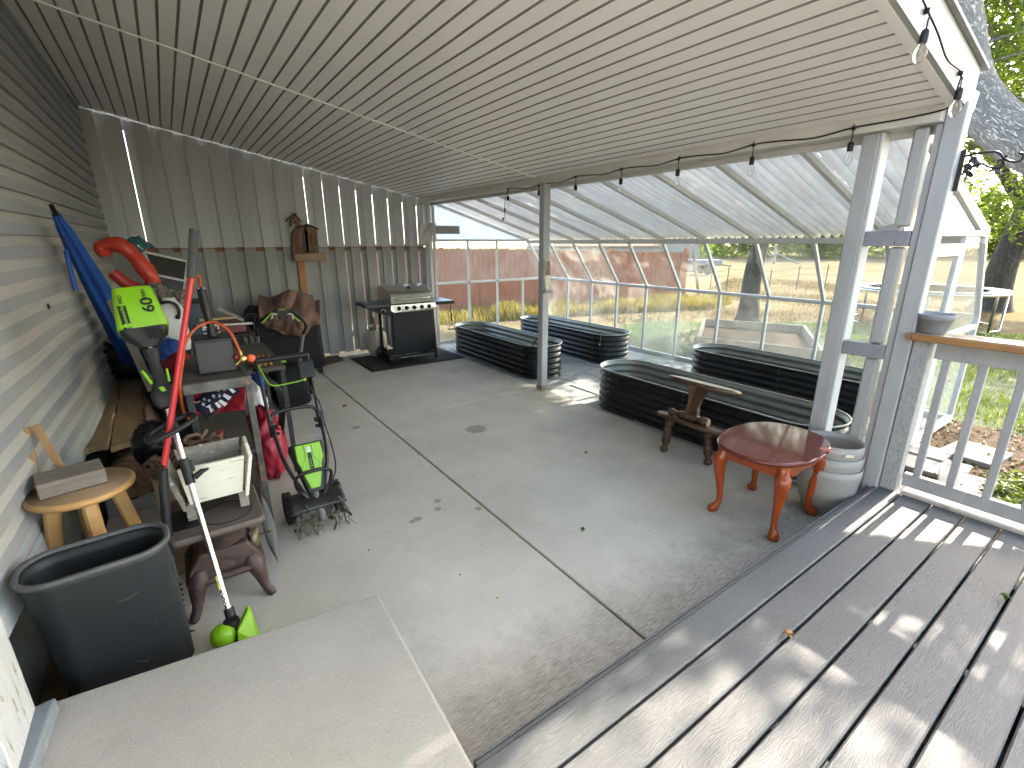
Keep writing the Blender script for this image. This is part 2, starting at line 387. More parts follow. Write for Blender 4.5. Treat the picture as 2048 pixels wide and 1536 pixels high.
# ================================================================== GROUND & PAVING (the setting)
def poly(pts, z=0): return [V((p[0], p[1], z)) for p in pts]
mb = MB(); N = 40
def gfn(u, v):
    x = -60+u*260; y = -110+v*260
    return V((x, y, -.06 if (x < 16 and y < 16) else -.06+.10*mnoise.noise(V((x*.13, y*.13, 3)))))
mb.grid(gfn, 90, 90); setting(mb, 'ground', M['ground'])
mb = MB()                                                     # the patio slab: four pours with open control joints
J = 1.484
for x0, x1 in ((-.60, J-.006), (J+.006, 3.515)):
    for y0, y1 in ((-.5, 4.415), (4.421, 7.62)):
        mb.bb(x0, x1, y0, y1, -.12, 0, .006)
setting(mb, 'patio_floor', M['patio'])
mb = MB(); mb.bb(-.62, 3.50, -.5, 7.60, -.14, -.022); setting(mb, 'joint_bed', M['soil'])
mb = MB()                                                     # flagstones inside the greenhouse
yy = 1.2; rr = random.Random(3)
while yy < 7.55:
    h = rr.uniform(.32, .5); xx = 3.535
    while xx < 6.2:
        w = rr.uniform(.35, .6); x1 = min(xx+w, 6.2); y1 = min(yy+h, 7.58)
        if x1-xx > .08 and y1-yy > .08:
            z = -.022+rr.uniform(-.005, .004); mb.box(((xx+x1)/2, (yy+y1)/2, z-.02), (x1-xx-.012, y1-yy-.012, .04), (rr.uniform(-.008, .008), rr.uniform(-.008, .008), rr.uniform(-.02, .02)), .006)
        xx = x1
    yy = y1
setting(mb, 'greenhouse_paving', M['paver'])
mb = MB(); mb.bb(3.52, 6.22, 1.12, 7.6, -.075, -.048); setting(mb, 'greenhouse_soil', M['soil'])
LAWN = [(6.35, -9), (6.35, 2.2), (7.0, 6.3), (8.1, 7.3), (9.0, 7.0), (9.9, 6.3), (11.7, 5.0), (13.5, 2.2), (16, -9)]
mb = MB(); P_ = poly(LAWN, -.052); mb.raw(P_, [tuple(range(len(P_)))]); setting(mb, 'lawn', M['lawn'])
mb = MB(); P_ = poly([(3.5, 1.1), (6.34, 1.1), (6.34, .15), (5.6, -.4), (5.4, -3), (3.5, -3)], -.045); mb.raw(P_, [tuple(range(len(P_)))])
setting(mb, 'flower_bed_soil', M['soil'])
mb = MB()
for k_, (px, py, w, d, a) in enumerate(((1830, 985, .42, .36, .1), (1868, 930, .42, .40, .05), (1950, 905, .46, .36, -.1), (1935, 968, .34, .34, .2), (1850, 905, .3, .3, .0))):
    p = Z(px, py, -.02); mb.box((p.x, p.y, -.042+.005*k_), (w, d, .05), (0, 0, a), .008)
setting(mb, 'garden_path', M['paver_pale'])

# ------------------------------------------------------------------ porch step and deck
mb = MB(); a = Z(757, 1187, .2); b = Z(112, 1400, .2); e = Z(950, 1536, .2)
mb.prism([(p[0], p[1], -.0) for p in (a, b, (-.62, b.y), (-.62, -.8), (e.x-.02, -.8), (e.x, e.y))], (0, 0, .2))
setting(mb, 'porch_step', M['step'], .012)
mb = MB(); DZ = .18; pitch = .1545; y1 = .936
for k in range(26):
    ya = y1-pitch*k; hw = pitch-.010; y0 = ya-hw
    prof = [(ya, DZ-.006), (ya-.006, DZ), (y0+.006, DZ), (y0, DZ-.006), (y0, DZ-.026), (ya, DZ-.026)]
    x0 = e.x+.012 if ya > -.8 else -.6
    mb.prism([(x0, q[0], q[1]) for q in prof], (3.60-x0, 0, 0))
setting(mb, 'deck', M['deck'])
mb = MB(); mb.bb(e.x+.02, 3.60, .940, .958, .0, .166, .003); mb.bb(e.x+.02, 3.60, .959, .966, .10, .170, .002)
for x in (.6, 1.4, 2.2, 3.0): mb.bb(x, x+.04, -3, .93, .0, .15)
setting(mb, 'deck_rim', M['deck'])
mb = MB(); mb.bb(e.x+.03, 3.6, -3.0, .935, -.10, -.02); setting(mb, 'deck_underlay', mat('dark_underlay_mat', (.02, .02, .022), None, 6, .9))

# ================================================================== HOUSE WALL
def xw(y): return -.55-.016*(7.6-y)-.028*max(0, min(1, (4.6-y)/1.2))
house = thing('house_wall', 'long grey vinyl sided house wall on the left with warped horizontal courses', 'wall', (-.62, 2, 0))
mb = MB(); zs = []; z = .50; course = .115
def wav(y, z): return .016*mnoise.noise(V((y*1.1, z*2.4, 1.7)))*max(0, min(1, (2.6-z)/1.4))*1.6+.004*mnoise.noise(V((y*5, z*6, 9)))
cz = []
k = 0
while z < 3.35:
    cz += [(z, .000), (z+.001, .024), (z+.060, .021), (z+.082, .004), (z+course-.004, .001)]
    z += course; k += 1
ny = 110
vs = []; y0, y1_ = 1.70, 7.60
for j in range(ny+1):
    y = y0+(y1_-y0)*j/ny
    for (zz, dx) in cz:
        sag = .006*math.sin(y*1.3+zz*2)*max(0, 1.6-zz)
        vs.append(V((xw(y)+dx+wav(y, zz), y, zz+sag)))
w = len(cz)
mb.raw(vs, [(j*w+i, j*w+i+1, (j+1)*w+i+1, (j+1)*w+i) for j in range(ny) for i in range(w-1)])
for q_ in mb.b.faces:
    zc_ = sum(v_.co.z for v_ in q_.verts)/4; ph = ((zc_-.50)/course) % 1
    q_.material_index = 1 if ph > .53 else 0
mb.obj('siding', [M['siding'], M['siding_lit']], house)
mb = MB()                                                      # lowest courses: paler, sprung outwards
vs = []; prof = [(.485, .004), (.487, .026), (.56, .024), (.575, .016), (.64, .014), (.646, .004)]
for j in range(41):
    y = 1.70+(4.4-1.70)*j/40
    for zz, dx in prof: vs.append(V((xw(y)+dx+.006+.8*wav(y, zz), y, zz+.01*math.sin(y*2.1)-.02)))
w = len(prof); mb.raw(vs, [(j*w+i, j*w+i+1, (j+1)*w+i+1, (j+1)*w+i) for j in range(40) for i in range(w-1)])
o = mb.obj('starter_course', M['siding_pale'], house); o['label'] = 'pale sprung lower siding course'
mb = MB(); mb.bb(-1.0, -.72, 1.70, 7.62, -.1, .55); mb.bb(-1.0, -.69, 1.70, 7.62, .55, 3.4); mb.obj('foundation', M['foundation'], house)
mb = MB(); c0 = Z(15, 1430, .25)
mb.bb(-.80, -.60, 1.62, 1.88, .2, .665, .004); mb.obj('door_casing', M['chip_white'], house)
mb = MB(); p = Z(112, 1392, .26); q = Z(62, 1536, .26)
mb.prism([(p.x, p.y, .2), (p.x-.16, p.y-.02, .2), (q.x-.3, q.y-.9, .2), (q.x-.02, q.y-.9, .2), (q.x, q.y, .2)], (0, 0, .06)); mb.obj('threshold', M['bluegrey_chip'], house, .008)
mb = MB(); mb.bb(-1.0, -.70, -4, 1.57, .2, 3.4); mb.obj('entry_wall', M['siding_pale'], house)
mb = MB(); mb.bb(-1.4, .62, -4, .86, 2.55, 2.70); mb.obj('sky_blocker', M['trimw'], house)  # unseen slab over the step, added to cut the sky light there
mb = MB(); hp = X(112, 612, -.58); mb.sph((xw(hp.y)+.017, hp.y, hp.z), (.003, .03, .018), 8, 6); mb.obj('hole', M['black'], house)

# ================================================================== PATIO COVER
SL = .1908
def ceilz(x): return 3.187-(x+.55)*SL
roof = thing('patio_cover', 'sloping patio cover with ribbed pale ceiling on grey posts', 'patio cover', (1.5, 4, 2.6))
YN, YS, YF = .95, 4.53, 7.62
mb = MB(); mg = MB()
xs = []; x = -.605
while x < 3.58:
    xs.append(x); x += .1
NY = 36
def sag(x, y): return .0045*mnoise.noise(V((x*1.4, y*.8, 4)))+.003*mnoise.noise(V((x*6, y*1.6, 14)))+.012*math.exp(-((7.62-y)/.35)**2)*mnoise.noise(V((x*3.1, 0, 8)))
for (ya, yb) in ((YN, YS), (YS, YF)):
    n = NY//2
    for x in xs:
        def pn(u, v, x=x, ya=ya, yb=yb):
            xx = x+.008+u*.084; y = ya+(yb-ya)*v; return V((xx, y, ceilz(xx)+sag(xx, y)))
        mb.grid(pn, 2, n, False)
        def gr(u, v, x=x, ya=ya, yb=yb):
            k = [(-.008, 0), (-.0045, .010), (.0045, .010), (.008, 0)][min(3, int(round(u*3)))]
            y = ya+(yb-ya)*v; xx = x+k[0]; return V((xx, y, ceilz(xx)+k[1]+sag(x, y)))
        mg.grid(gr, 3, n, False)
mb.obj('ceiling', M['ceil'], roof); mg.obj('ceiling_grooves', M['ceil_groove'], roof)
mb = MB(); mb.hexa([(-.66, YN, ceilz(-.66)+.03), (3.74, YN, ceilz(3.74)+.03), (3.74, YF, ceilz(3.74)+.03), (-.66, YF, ceilz(-.66)+.03),
                    (-.66, YN, ceilz(-.66)+.17), (3.74, YN, ceilz(3.74)+.17), (3.74, YF, ceilz(3.74)+.17), (-.66, YF, ceilz(-.66)+.17)]); mb.obj('roof_deck', M['trimw'], roof)
mb = MB(); mb.tube([(xx, YS, ceilz(xx)-.002+sag(xx, YS)) for xx in [-.6+.15*i for i in range(29)]], .008, 6); mb.obj('seam_trim', M['ceil'], roof)
mb = MB(); mb.bb(3.50, 3.655, 1.0, 7.64, 2.335, 2.43, .004); mb.bb(3.655, 3.70, 1.0, 7.64, 2.30, 2.40, .003); mb.obj('beam', M['trimw'], roof)
mb = MB(); mb.tube([(3.497, .95, 2.432), (3.497, 7.6, 2.432)], .012, 6); mb.obj('ceiling_trim', M['ceil'], roof)
def sl_bar(mb, ya, yb, dz0, dz1, xa=-.66, xb=3.70):
    mb.hexa([(xa, ya, ceilz(xa)+dz0), (xb, ya, ceilz(xb)+dz0), (xb, yb, ceilz(xb)+dz0), (xa, yb, ceilz(xa)+dz0),
             (xa, ya, ceilz(xa)+dz1), (xb, ya, ceilz(xb)+dz1), (xb, yb, ceilz(xb)+dz1), (xa, yb, ceilz(xa)+dz1)])
mb = MB(); sl_bar(mb, .925, .947, -.005, .20, -.66, 3.652); mb.obj('fascia', mat('off_white_fascia_mat', (.34, .335, .325), (.29, .285, .275), 5, .5, bump=.1, spot=(.22, .2, .17), spot_scale=30, spot_lo=.68, spot_hi=.76), roof)
mb = MB(); sl_bar(mb, .950, .99, -.010, .004, -.6, 3.49); mb.obj('edge_trim', M['ceil'], roof)
mb = MB(); sl_bar(mb, .90, 1.2, .205, .222, -.7, 3.70); mb.obj('drip_edge', M['fence_lo'], roof)
mb = MB(); zc = ceilz(3.74)
mb.prism([(3.705, .94, zc+.03), (3.77, .94, zc+.03), (3.80, .94, zc+.13), (3.705, .94, zc+.13)], (0, 6.66, 0)); mb.obj('gutter', M['postw'], roof)
def post(x0, x1, y0, y1, z1, mname='postw'):
    q = MB(); q.bb(x0, x1, y0, y1, -.03, z1, .006); return q.obj('post', M[mname], roof)
post(3.45, 3.54, 4.30, 4.39, 2.335)
mb = MB(); mb.bb(3.445, 3.545, 4.295, 4.395, -.01, .05, .002); mb.obj('post_foot', mat('rusty_bracket_mat', (.35, .33, .31), (.22, .12, .07), 12, .6, .3), roof)
post(3.55, 3.64, 1.285, 1.375, 2.335)
mb = MB(); mb.bb(3.553, 3.66, 1.265, 1.283, -.03, 2.333, .003); mb.obj('post_trim', M['postl'], roof)
post(3.55, 3.64, .911, .998, 2.42)
mb = MB(); mb.bb(3.565, 3.645, 1.0, 1.033, -.03, 2.333, .003); mb.obj('post_trim', M['postw'], roof)
post(3.56, 3.65, 7.50, 7.59, 2.335, 'trimw')
mb = MB(); mb.bb(3.655, 3.70, 7.47, 7.50, -.03, 2.335, .003); mb.bb(3.58, 3.63, 7.46, 7.499, -.03, 2.33, .003); mb.obj('post_trim', M['postl'], roof)
for z in (1.01, 1.69):
    mb = MB(); mb.bb(3.545, 3.635, 1.035, 1.263, z, z+.088, .004); mb.obj('block', M['block'], roof)
for z0, z1 in ((-.03, 1.007), (1.101, 1.687), (1.80, 2.33)):
    mb = MB(); mb.bb(3.565, 3.635, 1.060, 1.132, z0, z1, .012); mb.obj('pillar', M['postw'], roof)
mb = MB(); g = X(1780, 455, 3.59)
mb.hexa([(3.555, g.y-.05, 1.779), (3.62, g.y-.05, 1.779), (3.62, g.y+.07, 1.779), (3.555, g.y+.07, 1.779), (3.57, g.y-.03, 1.82), (3.61, g.y-.03, 1.825), (3.61, g.y+.015, 1.815), (3.57, g.y+.02, 1.81)])
solo(mb, 'stone', M['paver'], 'flat grey stone chip resting on the upper block between the two posts', 'stone')

# ================================================================== BOARD FENCE closing the far end
fence = thing('board_fence', 'tall grey board fence closing the far end of the patio', 'fence', (1.5, 7.65, 0))
rf = random.Random(5)
up, lo = MB(), MB(); FY = 7.60
xs = []; x = -.56
while x < 3.55: xs.append(x); x += .241
def hole_free(mb, x0, x1, y0, y1, z0, zt0, zt1):
    mb.hexa([(x0, y0, z0), (x1, y0, z0), (x1, y1, z0), (x0, y1, z0), (x0, y0, zt0), (x1, y0, zt1), (x1, y1, zt1), (x0, y1, zt0)])
for i, x in enumerate(xs):
    w = .142+rf.uniform(-.004, .004); x1 = min(x+w, 3.56)
    jy = rf.uniform(-.003, .003)
    t0, t1 = ceilz(x)-.012, ceilz(x1)-.012
    hole_free(up, x, x1, FY+jy, FY+.018+jy, 1.662, t0, t1)
    l0 = x+rf.uniform(-.008, .008); hole_free(lo, l0, l0+w, FY+jy+.004, FY+.022+jy, .03+rf.uniform(0, .03), 1.652, 1.652)
    if i < len(xs)-1:                                   # backing boards, slits open up towards the right
        nx = xs[i+1]; s_ = {1: .007, 9: .003, 10: .002, 11: .004, 12: .006, 13: .0075, 14: .0065, 15: .005, 16: .005}.get(i, 0)
        g = max(0, nx/7.6)*.052+s_ if s_ else 0
        b0 = x1+g if g else x1-.055; b1 = nx+.075
        hole_free(up, b0, b1, FY+.034, FY+.052, 1.668, ceilz(b0)-.015, ceilz(b1)-.015)
        if i >= 11: hole_free(lo, b0+.002, b1, FY+.034, FY+.052, .06, 1.612, 1.612)
        else: hole_free(lo, x1-.05, b1, FY+.034, FY+.052, .06, 1.612, 1.612)
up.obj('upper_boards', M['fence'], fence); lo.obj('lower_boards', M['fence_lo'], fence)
mb = MB(); mb.bb(-.56, 3.56, FY+.054, FY+.09, 1.585, 1.70, .003); mb.obj('rail', mat('dark_rail_wood_mat', (.26, .12, .06), (.17, .075, .035), 6, .8, stretch=(.6, 5, 5), bump=.2), fence)
mb = MB(); mb.bb(-.56, 3.56, FY+.054, FY+.09, .28, .37, .003); mb.hexa([(-.62, FY+.080, ceilz(-.62)-.12), (3.56, FY+.080, ceilz(3.56)-.12), (3.56, FY+.115, ceilz(3.56)-.12), (-.62, FY+.115, ceilz(-.62)-.12), (-.62, FY+.080, ceilz(-.62)+.03), (3.56, FY+.080, ceilz(3.56)+.03), (3.56, FY+.115, ceilz(3.56)+.03), (-.62, FY+.115, ceilz(-.62)+.03)]); mb.bb(-.90, -.555, FY+.0, FY+.018, .0, .62); mb.obj('rail', M['fence_lo'], fence)
mb = MB(); p = Y(605, 560, 7.57); mb.bb(p.x-.035, p.x+.055, FY-.018, FY-.004, 1.02, 1.50, .002); o = mb.obj('batten', M['rawwood'], fence); o['label'] = 'bare orange wood batten below the bird house'

# ================================================================== GREENHOUSE
gh = thing('greenhouse', 'lean-to greenhouse of white frames, dusty panes and corrugated plastic roof', 'greenhouse', (4.9, 4.4, 0))
EX, EZ, KX, KZ, TX, TZ = 5.71, 1.755, 6.20, 1.035, 3.70, 2.375
YG = [7.60, 6.96, 6.32, 5.70, 5.08, 4.46, 3.80, 3.13, 2.49, 1.83, 1.15]
sl = (EZ-TZ)/(EX-TX)
for k in range(len(YG)-1):
    ya, yb = YG[k+1], YG[k]; n = 36
    cr = .006*R.uniform(-1, 1)
    def cfn(u, v, ya=ya, yb=yb, cr=cr):
        y = ya+(yb-ya)*u; x = TX+.0+(EX+.10-TX)*v
        return V((x, y, TZ+.045+sl*(x-TX)+.023*math.sin(y*2*math.pi/.09)+cr*math.sin(v*5)))
    mb = MB(); mb.slab(cfn, 72, 6, .003); mb.obj('roof_sheet', M['corr'], gh)
rafm = mat('white_rafter_mat', (.66, .65, .63), (.56, .55, .53), 5, .5, bump=.1)
for y in YG:
    mb = MB(); mb.bar((TX-.02, y, TZ-.005), (EX, y, EZ+.0), .042, .046, bev=.004); mb.obj('rafter', rafm, gh)
mb = MB(); mb.bb(EX-.03, EX+.035, 1.13, 7.62, EZ-.06, EZ+.004, .005); mb.obj('eave_bar', M['white_frame'], gh)
mb = MB(); mb.bb(KX-.022, KX+.022, 1.13, 7.62, KZ-.022, KZ+.022, .006); mb.obj('mid_rail', M['white_frame'], gh)
mb = MB(); mb.bb(KX-.022, KX+.03, 1.13, 7.62, -.05, .03, .004); mb.obj('sill', M['white_frame'], gh)
for y in YG[1:-1]:
    mb = MB(); mb.bar((EX+.005, y, EZ-.04), (KX, y, KZ+.02), .038, .042, bev=.004); mb.obj('mullion', M['white_frame'], gh)
for y in YG[:-1]:
    mb = MB(); mb.bar((KX, y, KZ-.02), (KX, y, .02), .036, .042, up=(1, 0, 0), bev=.004); mb.obj('mullion', M['white_frame'], gh)
dx, dz = (KX-EX), (KZ-EZ)
for k in range(len(YG)-1):
    ya, yb = YG[k+1]+.02, YG[k]-.02
    pm = M['pane_dirty'] if k in (0, 1, 2, 3) else M['pane']
    if k in (5, 6): pm = M['pane_clean'] if k == 6 else M['pane']
    mb = MB(); nrm = V((-dz, 0, dx)).normalized()*.004
    q = [V((EX+.01, ya, EZ-.05)), V((EX+.01, yb, EZ-.05)), V((KX+.004, yb, KZ+.02)), V((KX+.004, ya, KZ+.02))]
    mb.prism(q, nrm); mb.obj('pane', pm, gh)
    mb = MB(); mb.bb(KX, KX+.004, ya, yb, .03, KZ-.022); mb.obj('pane', M['pane_dirty'] if k != 3 else M['pane'], gh)
# far end wall
mb = MB(); mb.prism([(3.66, 7.603, 1.76), (EX+.06, 7.603, 1.76), (EX+.06, 7.603, 1.80), (3.66, 7.603, 2.455)], (0, .006, 0)); mb.obj('gable_panel', M['milk'], gh)
fx = [3.69, 4.28, 4.92, 5.60]
def ends(px): return Y(px, 500, 7.6).x
fx = [3.69, ends(935), ends(993), EX]
mb = MB(); mb.bb(3.66, EX, 7.575, 7.605, 1.735, 1.775, .004); mb.bb(3.66, KX, 7.575, 7.605, KZ-.02, KZ+.02, .004); mb.bb(3.66, KX, 7.575, 7.605, -.05, .04, .004); mb.obj('end_rail', M['white_frame'], gh)
lx = [3.69, fx[1], fx[2], Y(1045, 620, 7.6).x, KX]
for x in fx[1:3]:
    mb = MB(); mb.bb(x-.02, x+.02, 7.575, 7.605, .04, 1.735, .004); mb.obj('mullion', M['white_frame'], gh)
mb = MB(); mb.bb(lx[3]-.02, lx[3]+.02, 7.575, 7.605, .04, KZ-.02, .004); mb.obj('mullion', M['white_frame'], gh)
for a, b in zip(fx[:-1], fx[1:]):
    mb = MB(); mb.bb(a+.01, b-.01, 7.588, 7.592, KZ+.02, 1.735); mb.obj('pane', M['pane'], gh)
mb = MB(); mb.prism([(EX, 7.588, 1.735), (KX, 7.588, KZ+.02), (EX, 7.588, KZ+.02)], (0, .004, 0)); mb.obj('pane', M['pane_dirty'], gh)
for a, b in zip(lx[:-1], lx[1:]):
    mb = MB(); mb.bb(a+.01, b-.01, 7.588, 7.592, .04, KZ-.02); mb.obj('pane', M['pane_clean'], gh)
mb = MB(); mb.bar((EX, 7.59, EZ-.03), (KX, 7.59, KZ), .04, .042, up=(0, 1, 0), bev=.004); mb.obj('mullion', M['white_frame'], gh)
# near end wall with its door
YE = 1.15
mb = MB(); mb.prism([(3.80, YE, 1.80), (EX, YE, 1.80), (3.80, YE, 2.35)], (0, .006, 0)); mb.obj('gable_panel', M['pane_dirty'], gh)
mb = MB(); mb.bb(3.75, EX+.02, YE-.022, YE+.022, 1.755, 1.80, .004); mb.bar((3.75, YE, 2.36), (EX+.02, YE, 1.79), .045, .06, bev=.004)
mb.bar((EX, YE, EZ-.02), (KX, YE, KZ), .045, .045, up=(0, 1, 0), bev=.004); mb.bar((KX, YE, KZ), (KX, YE, -.05), .045, .05, up=(1, 0, 0), bev=.004); mb.obj('end_frame', M['white_frame'], gh)
dr = Y(1925, 490, YE-.01); DX1 = dr.x; DX0 = 4.25
mb = MB(); mb.bb(DX1+.02, DX1+.08, YE-.02, YE+.02, 0, 1.755, .004); mb.bb(DX1+.08, KX, YE-.02, YE+.02, .92, .965, .004); mb.bb(DX1+.08, KX, YE-.02, YE+.02, -.03, .05, .004); mb.obj('end_rail', M['white_frame'], gh)
mb = MB(); mb.prism([(DX1+.08, YE, .965), (KX-.02, YE, .965), (KX-.02, YE, KZ), (EX+.02, YE, 1.75), (DX1+.08, YE, 1.75)], (0, .004, 0)); mb.obj('pane', M['pane_dirty'], gh)
mb = MB(); mb.bb(DX1+.08, KX-.02, YE, YE+.004, .05, .92); mb.obj('pane', M['pane_dirty'], gh)
mb = MB(); mb.bb(3.70, DX0-.03, YE, YE+.004, 0, 1.75); mb.obj('pane', M['pane_dirty'], gh)
mb = MB()
for x0, x1, z0, z1 in ((DX0, DX0+.09, .02, 1.70), (DX1-.10, DX1, .02, 1.70), (DX0+.09, DX1-.10, 1.61, 1.70), (DX0+.09, DX1-.10, .02, .16)): mb.bb(x0, x1, YE-.03, YE+.006, z0, z1, .004)
door = mb.obj('door', M['white_frame'], gh)
mb = MB(); mb.bb(DX0+.09, DX1-.10, YE-.014, YE-.010, .16, 1.61); mb.obj('pane', M['pane_dirty'], door)
mb = MB(); hpt = Y(1862, 730, YE-.05); hx = DX0+.05
mb.tube([(hx, YE-.03, .86), (hx, YE-.075, .86)], .012, 8); mb.tube([(hx, YE-.075, .86), (hx+.10, YE-.078, .855), (hx+.115, YE-.06, .85)], .009, 8); mb.obj('handle', M['blackm'], door)
# ================================================================== OUTDOORS
def m_leaf(name, c1, c2, tr=.45, trc=(.30, .42, .05)):
    t = NT(name); v = t.tc()
    c = t.ramp(t.noise(v, 1.3, 5, .7), [(.3, c1), (.7, c2)])
    d = t.bsdf(c, .55, Specular_IOR_Level=.2); tl = t.n('ShaderNodeBsdfTranslucent'); t.l(t.mix(.5, c, trc), tl.inputs[0])
    a = t.n('ShaderNodeMixShader'); a.inputs[0].default_value = tr; t.l(d, a.inputs[1]); t.l(tl.outputs[0], a.inputs[2])
    return t.done(a.outputs[0])
M['leaf'] = m_leaf('green_leaf_mat', (.055, .085, .016), (.125, .165, .03), .5)
M['leaf_far'] = m_leaf('bright_far_leaf_mat', (.10, .15, .022), (.20, .26, .045))
M['weed'] = m_leaf('yellow_weed_mat', (.26, .205, .04), (.34, .27, .065), .3, (.34, .26, .05))
M['drygrass'] = m_leaf('dry_grass_mat', (.145, .105, .05), (.19, .142, .072), .25, (.19, .14, .07))
M['grass'] = m_leaf('lawn_grass_mat', (.05, .085, .015), (.105, .145, .028), .3)
def m_bark(name, c1, c2, rot=0.0, sc=1.0):
    t = NT(name); v0 = t.tc((1, 1, 1), (rot, 0, 0)); mp = t.n('ShaderNodeMapping'); mp.inputs['Scale'].default_value = (sc, sc, .22*sc); t.l(v0, mp.inputs['Vector']); v = mp.outputs[0]
    n = t.noise(v, 34, 8, .68, 1.6); n2 = t.noise(v, 60, 6, .7, .6)
    fur = t.ramp(t.math('ABSOLUTE', t.math('SUBTRACT', n, .5)), [(.0, 0.0), (.07, 1.0)])
    c = t.mix(fur, tuple(k*.66 for k in c2), t.ramp(n2, [(.3, c2), (.7, c1)]))
    h = t.math('ADD', fur, t.math('MULTIPLY', n2, .8))
    return t.done(t.bsdf(c, .92, 0, t.bump(h, 1.0, .03)))
M['bark'] = m_bark('furrowed_bark_mat', (.47, .43, .38), (.40, .365, .325), rad(45))
M['bark_d'] = m_bark('dark_bark_mat', (.13, .108, .088), (.065, .054, .044), 0.0, .7)
TAN = math.tan(rad(31))
def inpoly(x, y, P):
    c = False; n = len(P)
    for i in range(n):
        (x1, y1), (x2, y2) = P[i], P[(i+1) % n]
        if (y1 > y) != (y2 > y) and x < (x2-x1)*(y-y1)/(y2-y1)+x1: c = not c
    return c
# gaps in the foliage where the sun comes through to the deck, slab and bench height
GAPS = [(.18, [(2.55, .80), (3.8, .95), (3.9, .22), (3.30, .24)]), (.18, [(1.45, .57), (2.05, .62), (2.05, .31), (1.72, .29)]), (.18, [(1.0, .82), (1.27, .77), (1.29, .60), (1.06, .64)]),
        (.18, [(.56, .93), (.80, .91), (.84, .80), (.66, .80)]), (.18, [(.98, .50), (1.2, .48), (1.2, .36), (1.0, .38)]),
        (.0, [(2.40, 1.14), (2.66, 1.12), (2.62, 1.0), (2.4, 1.0)]), (.0, [(3.26, 3.3), (3.46, 4.5), (4.4, 4.7), (4.2, 3.95)]), (.0, [(3.45, 4.6), (3.5, 5.2), (4.0, 5.2)]),
        (.0, [(4.3, 4.9), (4.9, 4.9), (4.9, 7.0), (4.3, 7.0)]), (.4, [(3.7, 5.6), (4.3, 5.2), (4.3, 6.6), (3.7, 6.9)])]
def sunlit(p):
    for z, P_ in GAPS:
        if p.z > z and inpoly(p.x-(p.z-z)/TAN, p.y, P_): return True
    return False
def leaves(name, clumps, m, parent, size=(.05, .09), per=60, seed=1, keep=None, droop=.3, aspect=.55, up=.0):
    """many separate small bent leaves scattered round clump centres [(centre, radius)]"""
    r = random.Random(seed); vs = []; fs = []
    off = V(parent['_o']) if parent is not None else V((0, 0, 0))
    for c, rr in clumps:
        c = V(c)
        for _ in range(per):
            d = V((r.gauss(0, 1), r.gauss(0, 1), r.gauss(0, .8))); d = d.normalized()*rr*(r.random()**.45)
            p = c+d
            if keep and not keep(p, r): continue
            L = r.uniform(*size); a = r.uniform(0, 6.283); el = r.gauss(-droop, .5)
            t = V((math.cos(a)*math.cos(el), math.sin(a)*math.cos(el), math.sin(el)))
            s = t.cross(V((r.gauss(0, .6), r.gauss(0, .6), 1))).normalized(); n = s.cross(t)
            w = L*aspect*.5; k = len(vs); q = p-off
            vs += [q, q+t*L*.45+s*w+n*L*.06, q+t*L, q+t*L*.45-s*w+n*L*.06]
            fs.append((k, k+1, k+2, k+3))
    me = bpy.data.meshes.new(name); me.from_pydata([tuple(v) for v in vs], [], fs); me.materials.append(m)
    o = bpy.data.objects.new(name, me); COL.objects.link(o)
    if parent is not None: o.parent = parent; o['_o'] = tuple(off)
    return o
def wob(pts, k, n=5, seed=0):
    return [p+V((mnoise.noise(p*1.3+V((seed, 0, 0))), mnoise.noise(p*1.3+V((0, seed, 5))), 0))*k for p in spline(pts, n)]
def taper(n, a, b, p=1.0): return [a+(b-a)*(i/(n-1))**p for i in range(n)]
def keepfn(p, r):
    return not (sunlit(p) and r.random() < .97)

# ---- leaning near tree
tr = thing('leaning_tree', 'rough barked tree leaning in behind the patio corner post with leafy branches', 'tree', (6.15, -1.75, -.06))
mb = MB()
tp = wob([(6.15, -1.75, -.1), (6.08, -1.25, .75), (6.0, -.45, 1.58), (6.0, .3, 2.08), (6.0, .7, 2.28), (6.0, 1.12, 2.50), (6.0, 1.52, 2.95), (6.02, 1.75, 3.6), (6.1, 1.95, 4.4), (6.3, 2.1, 5.6)], .03)
mb.tube(tp, taper(len(tp), .27, .13, .8), 20); mb.obj('trunk', M['bark'], tr)
rl = random.Random(11)
branches = [[(6.0, .3, 2.1), (7.0, -.1, 2.8), (8.0, .2, 3.25), (8.05, .9, 3.75)], [(6.02, 1.75, 3.6), (7.0, 2.2, 4.2), (8.6, 2.4, 4.4), (9.8, 2.1, 4.1)],
            [(6.1, 1.95, 4.4), (7.2, 1.4, 5.0), (8.8, .8, 5.2)], [(6.3, 2.1, 5.4), (7.8, 3.2, 5.9), (9.4, 4.2, 5.6)], [(6.0, 1.12, 2.47), (7.0, .9, 3.4), (8.4, .5, 4.2), (9.6, -.4, 4.4)],
            [(6.02, 1.75, 3.6), (7.4, 1.9, 3.5), (9.0, 2.3, 3.2), (9.9, 2.4, 2.7)], [(6.2, 2.0, 5), (7.6, 2.6, 4.9), (9.5, 2.75, 4.0), (10.3, 2.7, 3.3)]]
cl = []
for i, b in enumerate(branches):
    mb = MB(); q = wob(b, .12, 6, i); mb.tube(q, taper(len(q), .07, .012), 8)
    for j in range(4, len(q)-1, 2):
        for _ in range(2):
            e_ = q[j]+V((rl.uniform(-.3, 1.1), rl.uniform(-.8, .8), rl.uniform(-.7, .7))); e2 = e_+V((rl.uniform(-.1, .6), rl.uniform(-.4, .4), rl.uniform(-.7, .1)))
            mb.tube(spline([q[j], lerp(q[j], e_, .5)+V((0, 0, .08)), e_, e2], 3), taper(10, .018, .004), 5)
            cl += [(e_, .34), (e2, .32), (lerp(q[j], e_, .5), .26)]
    mb.obj('branch', M['bark'], tr)
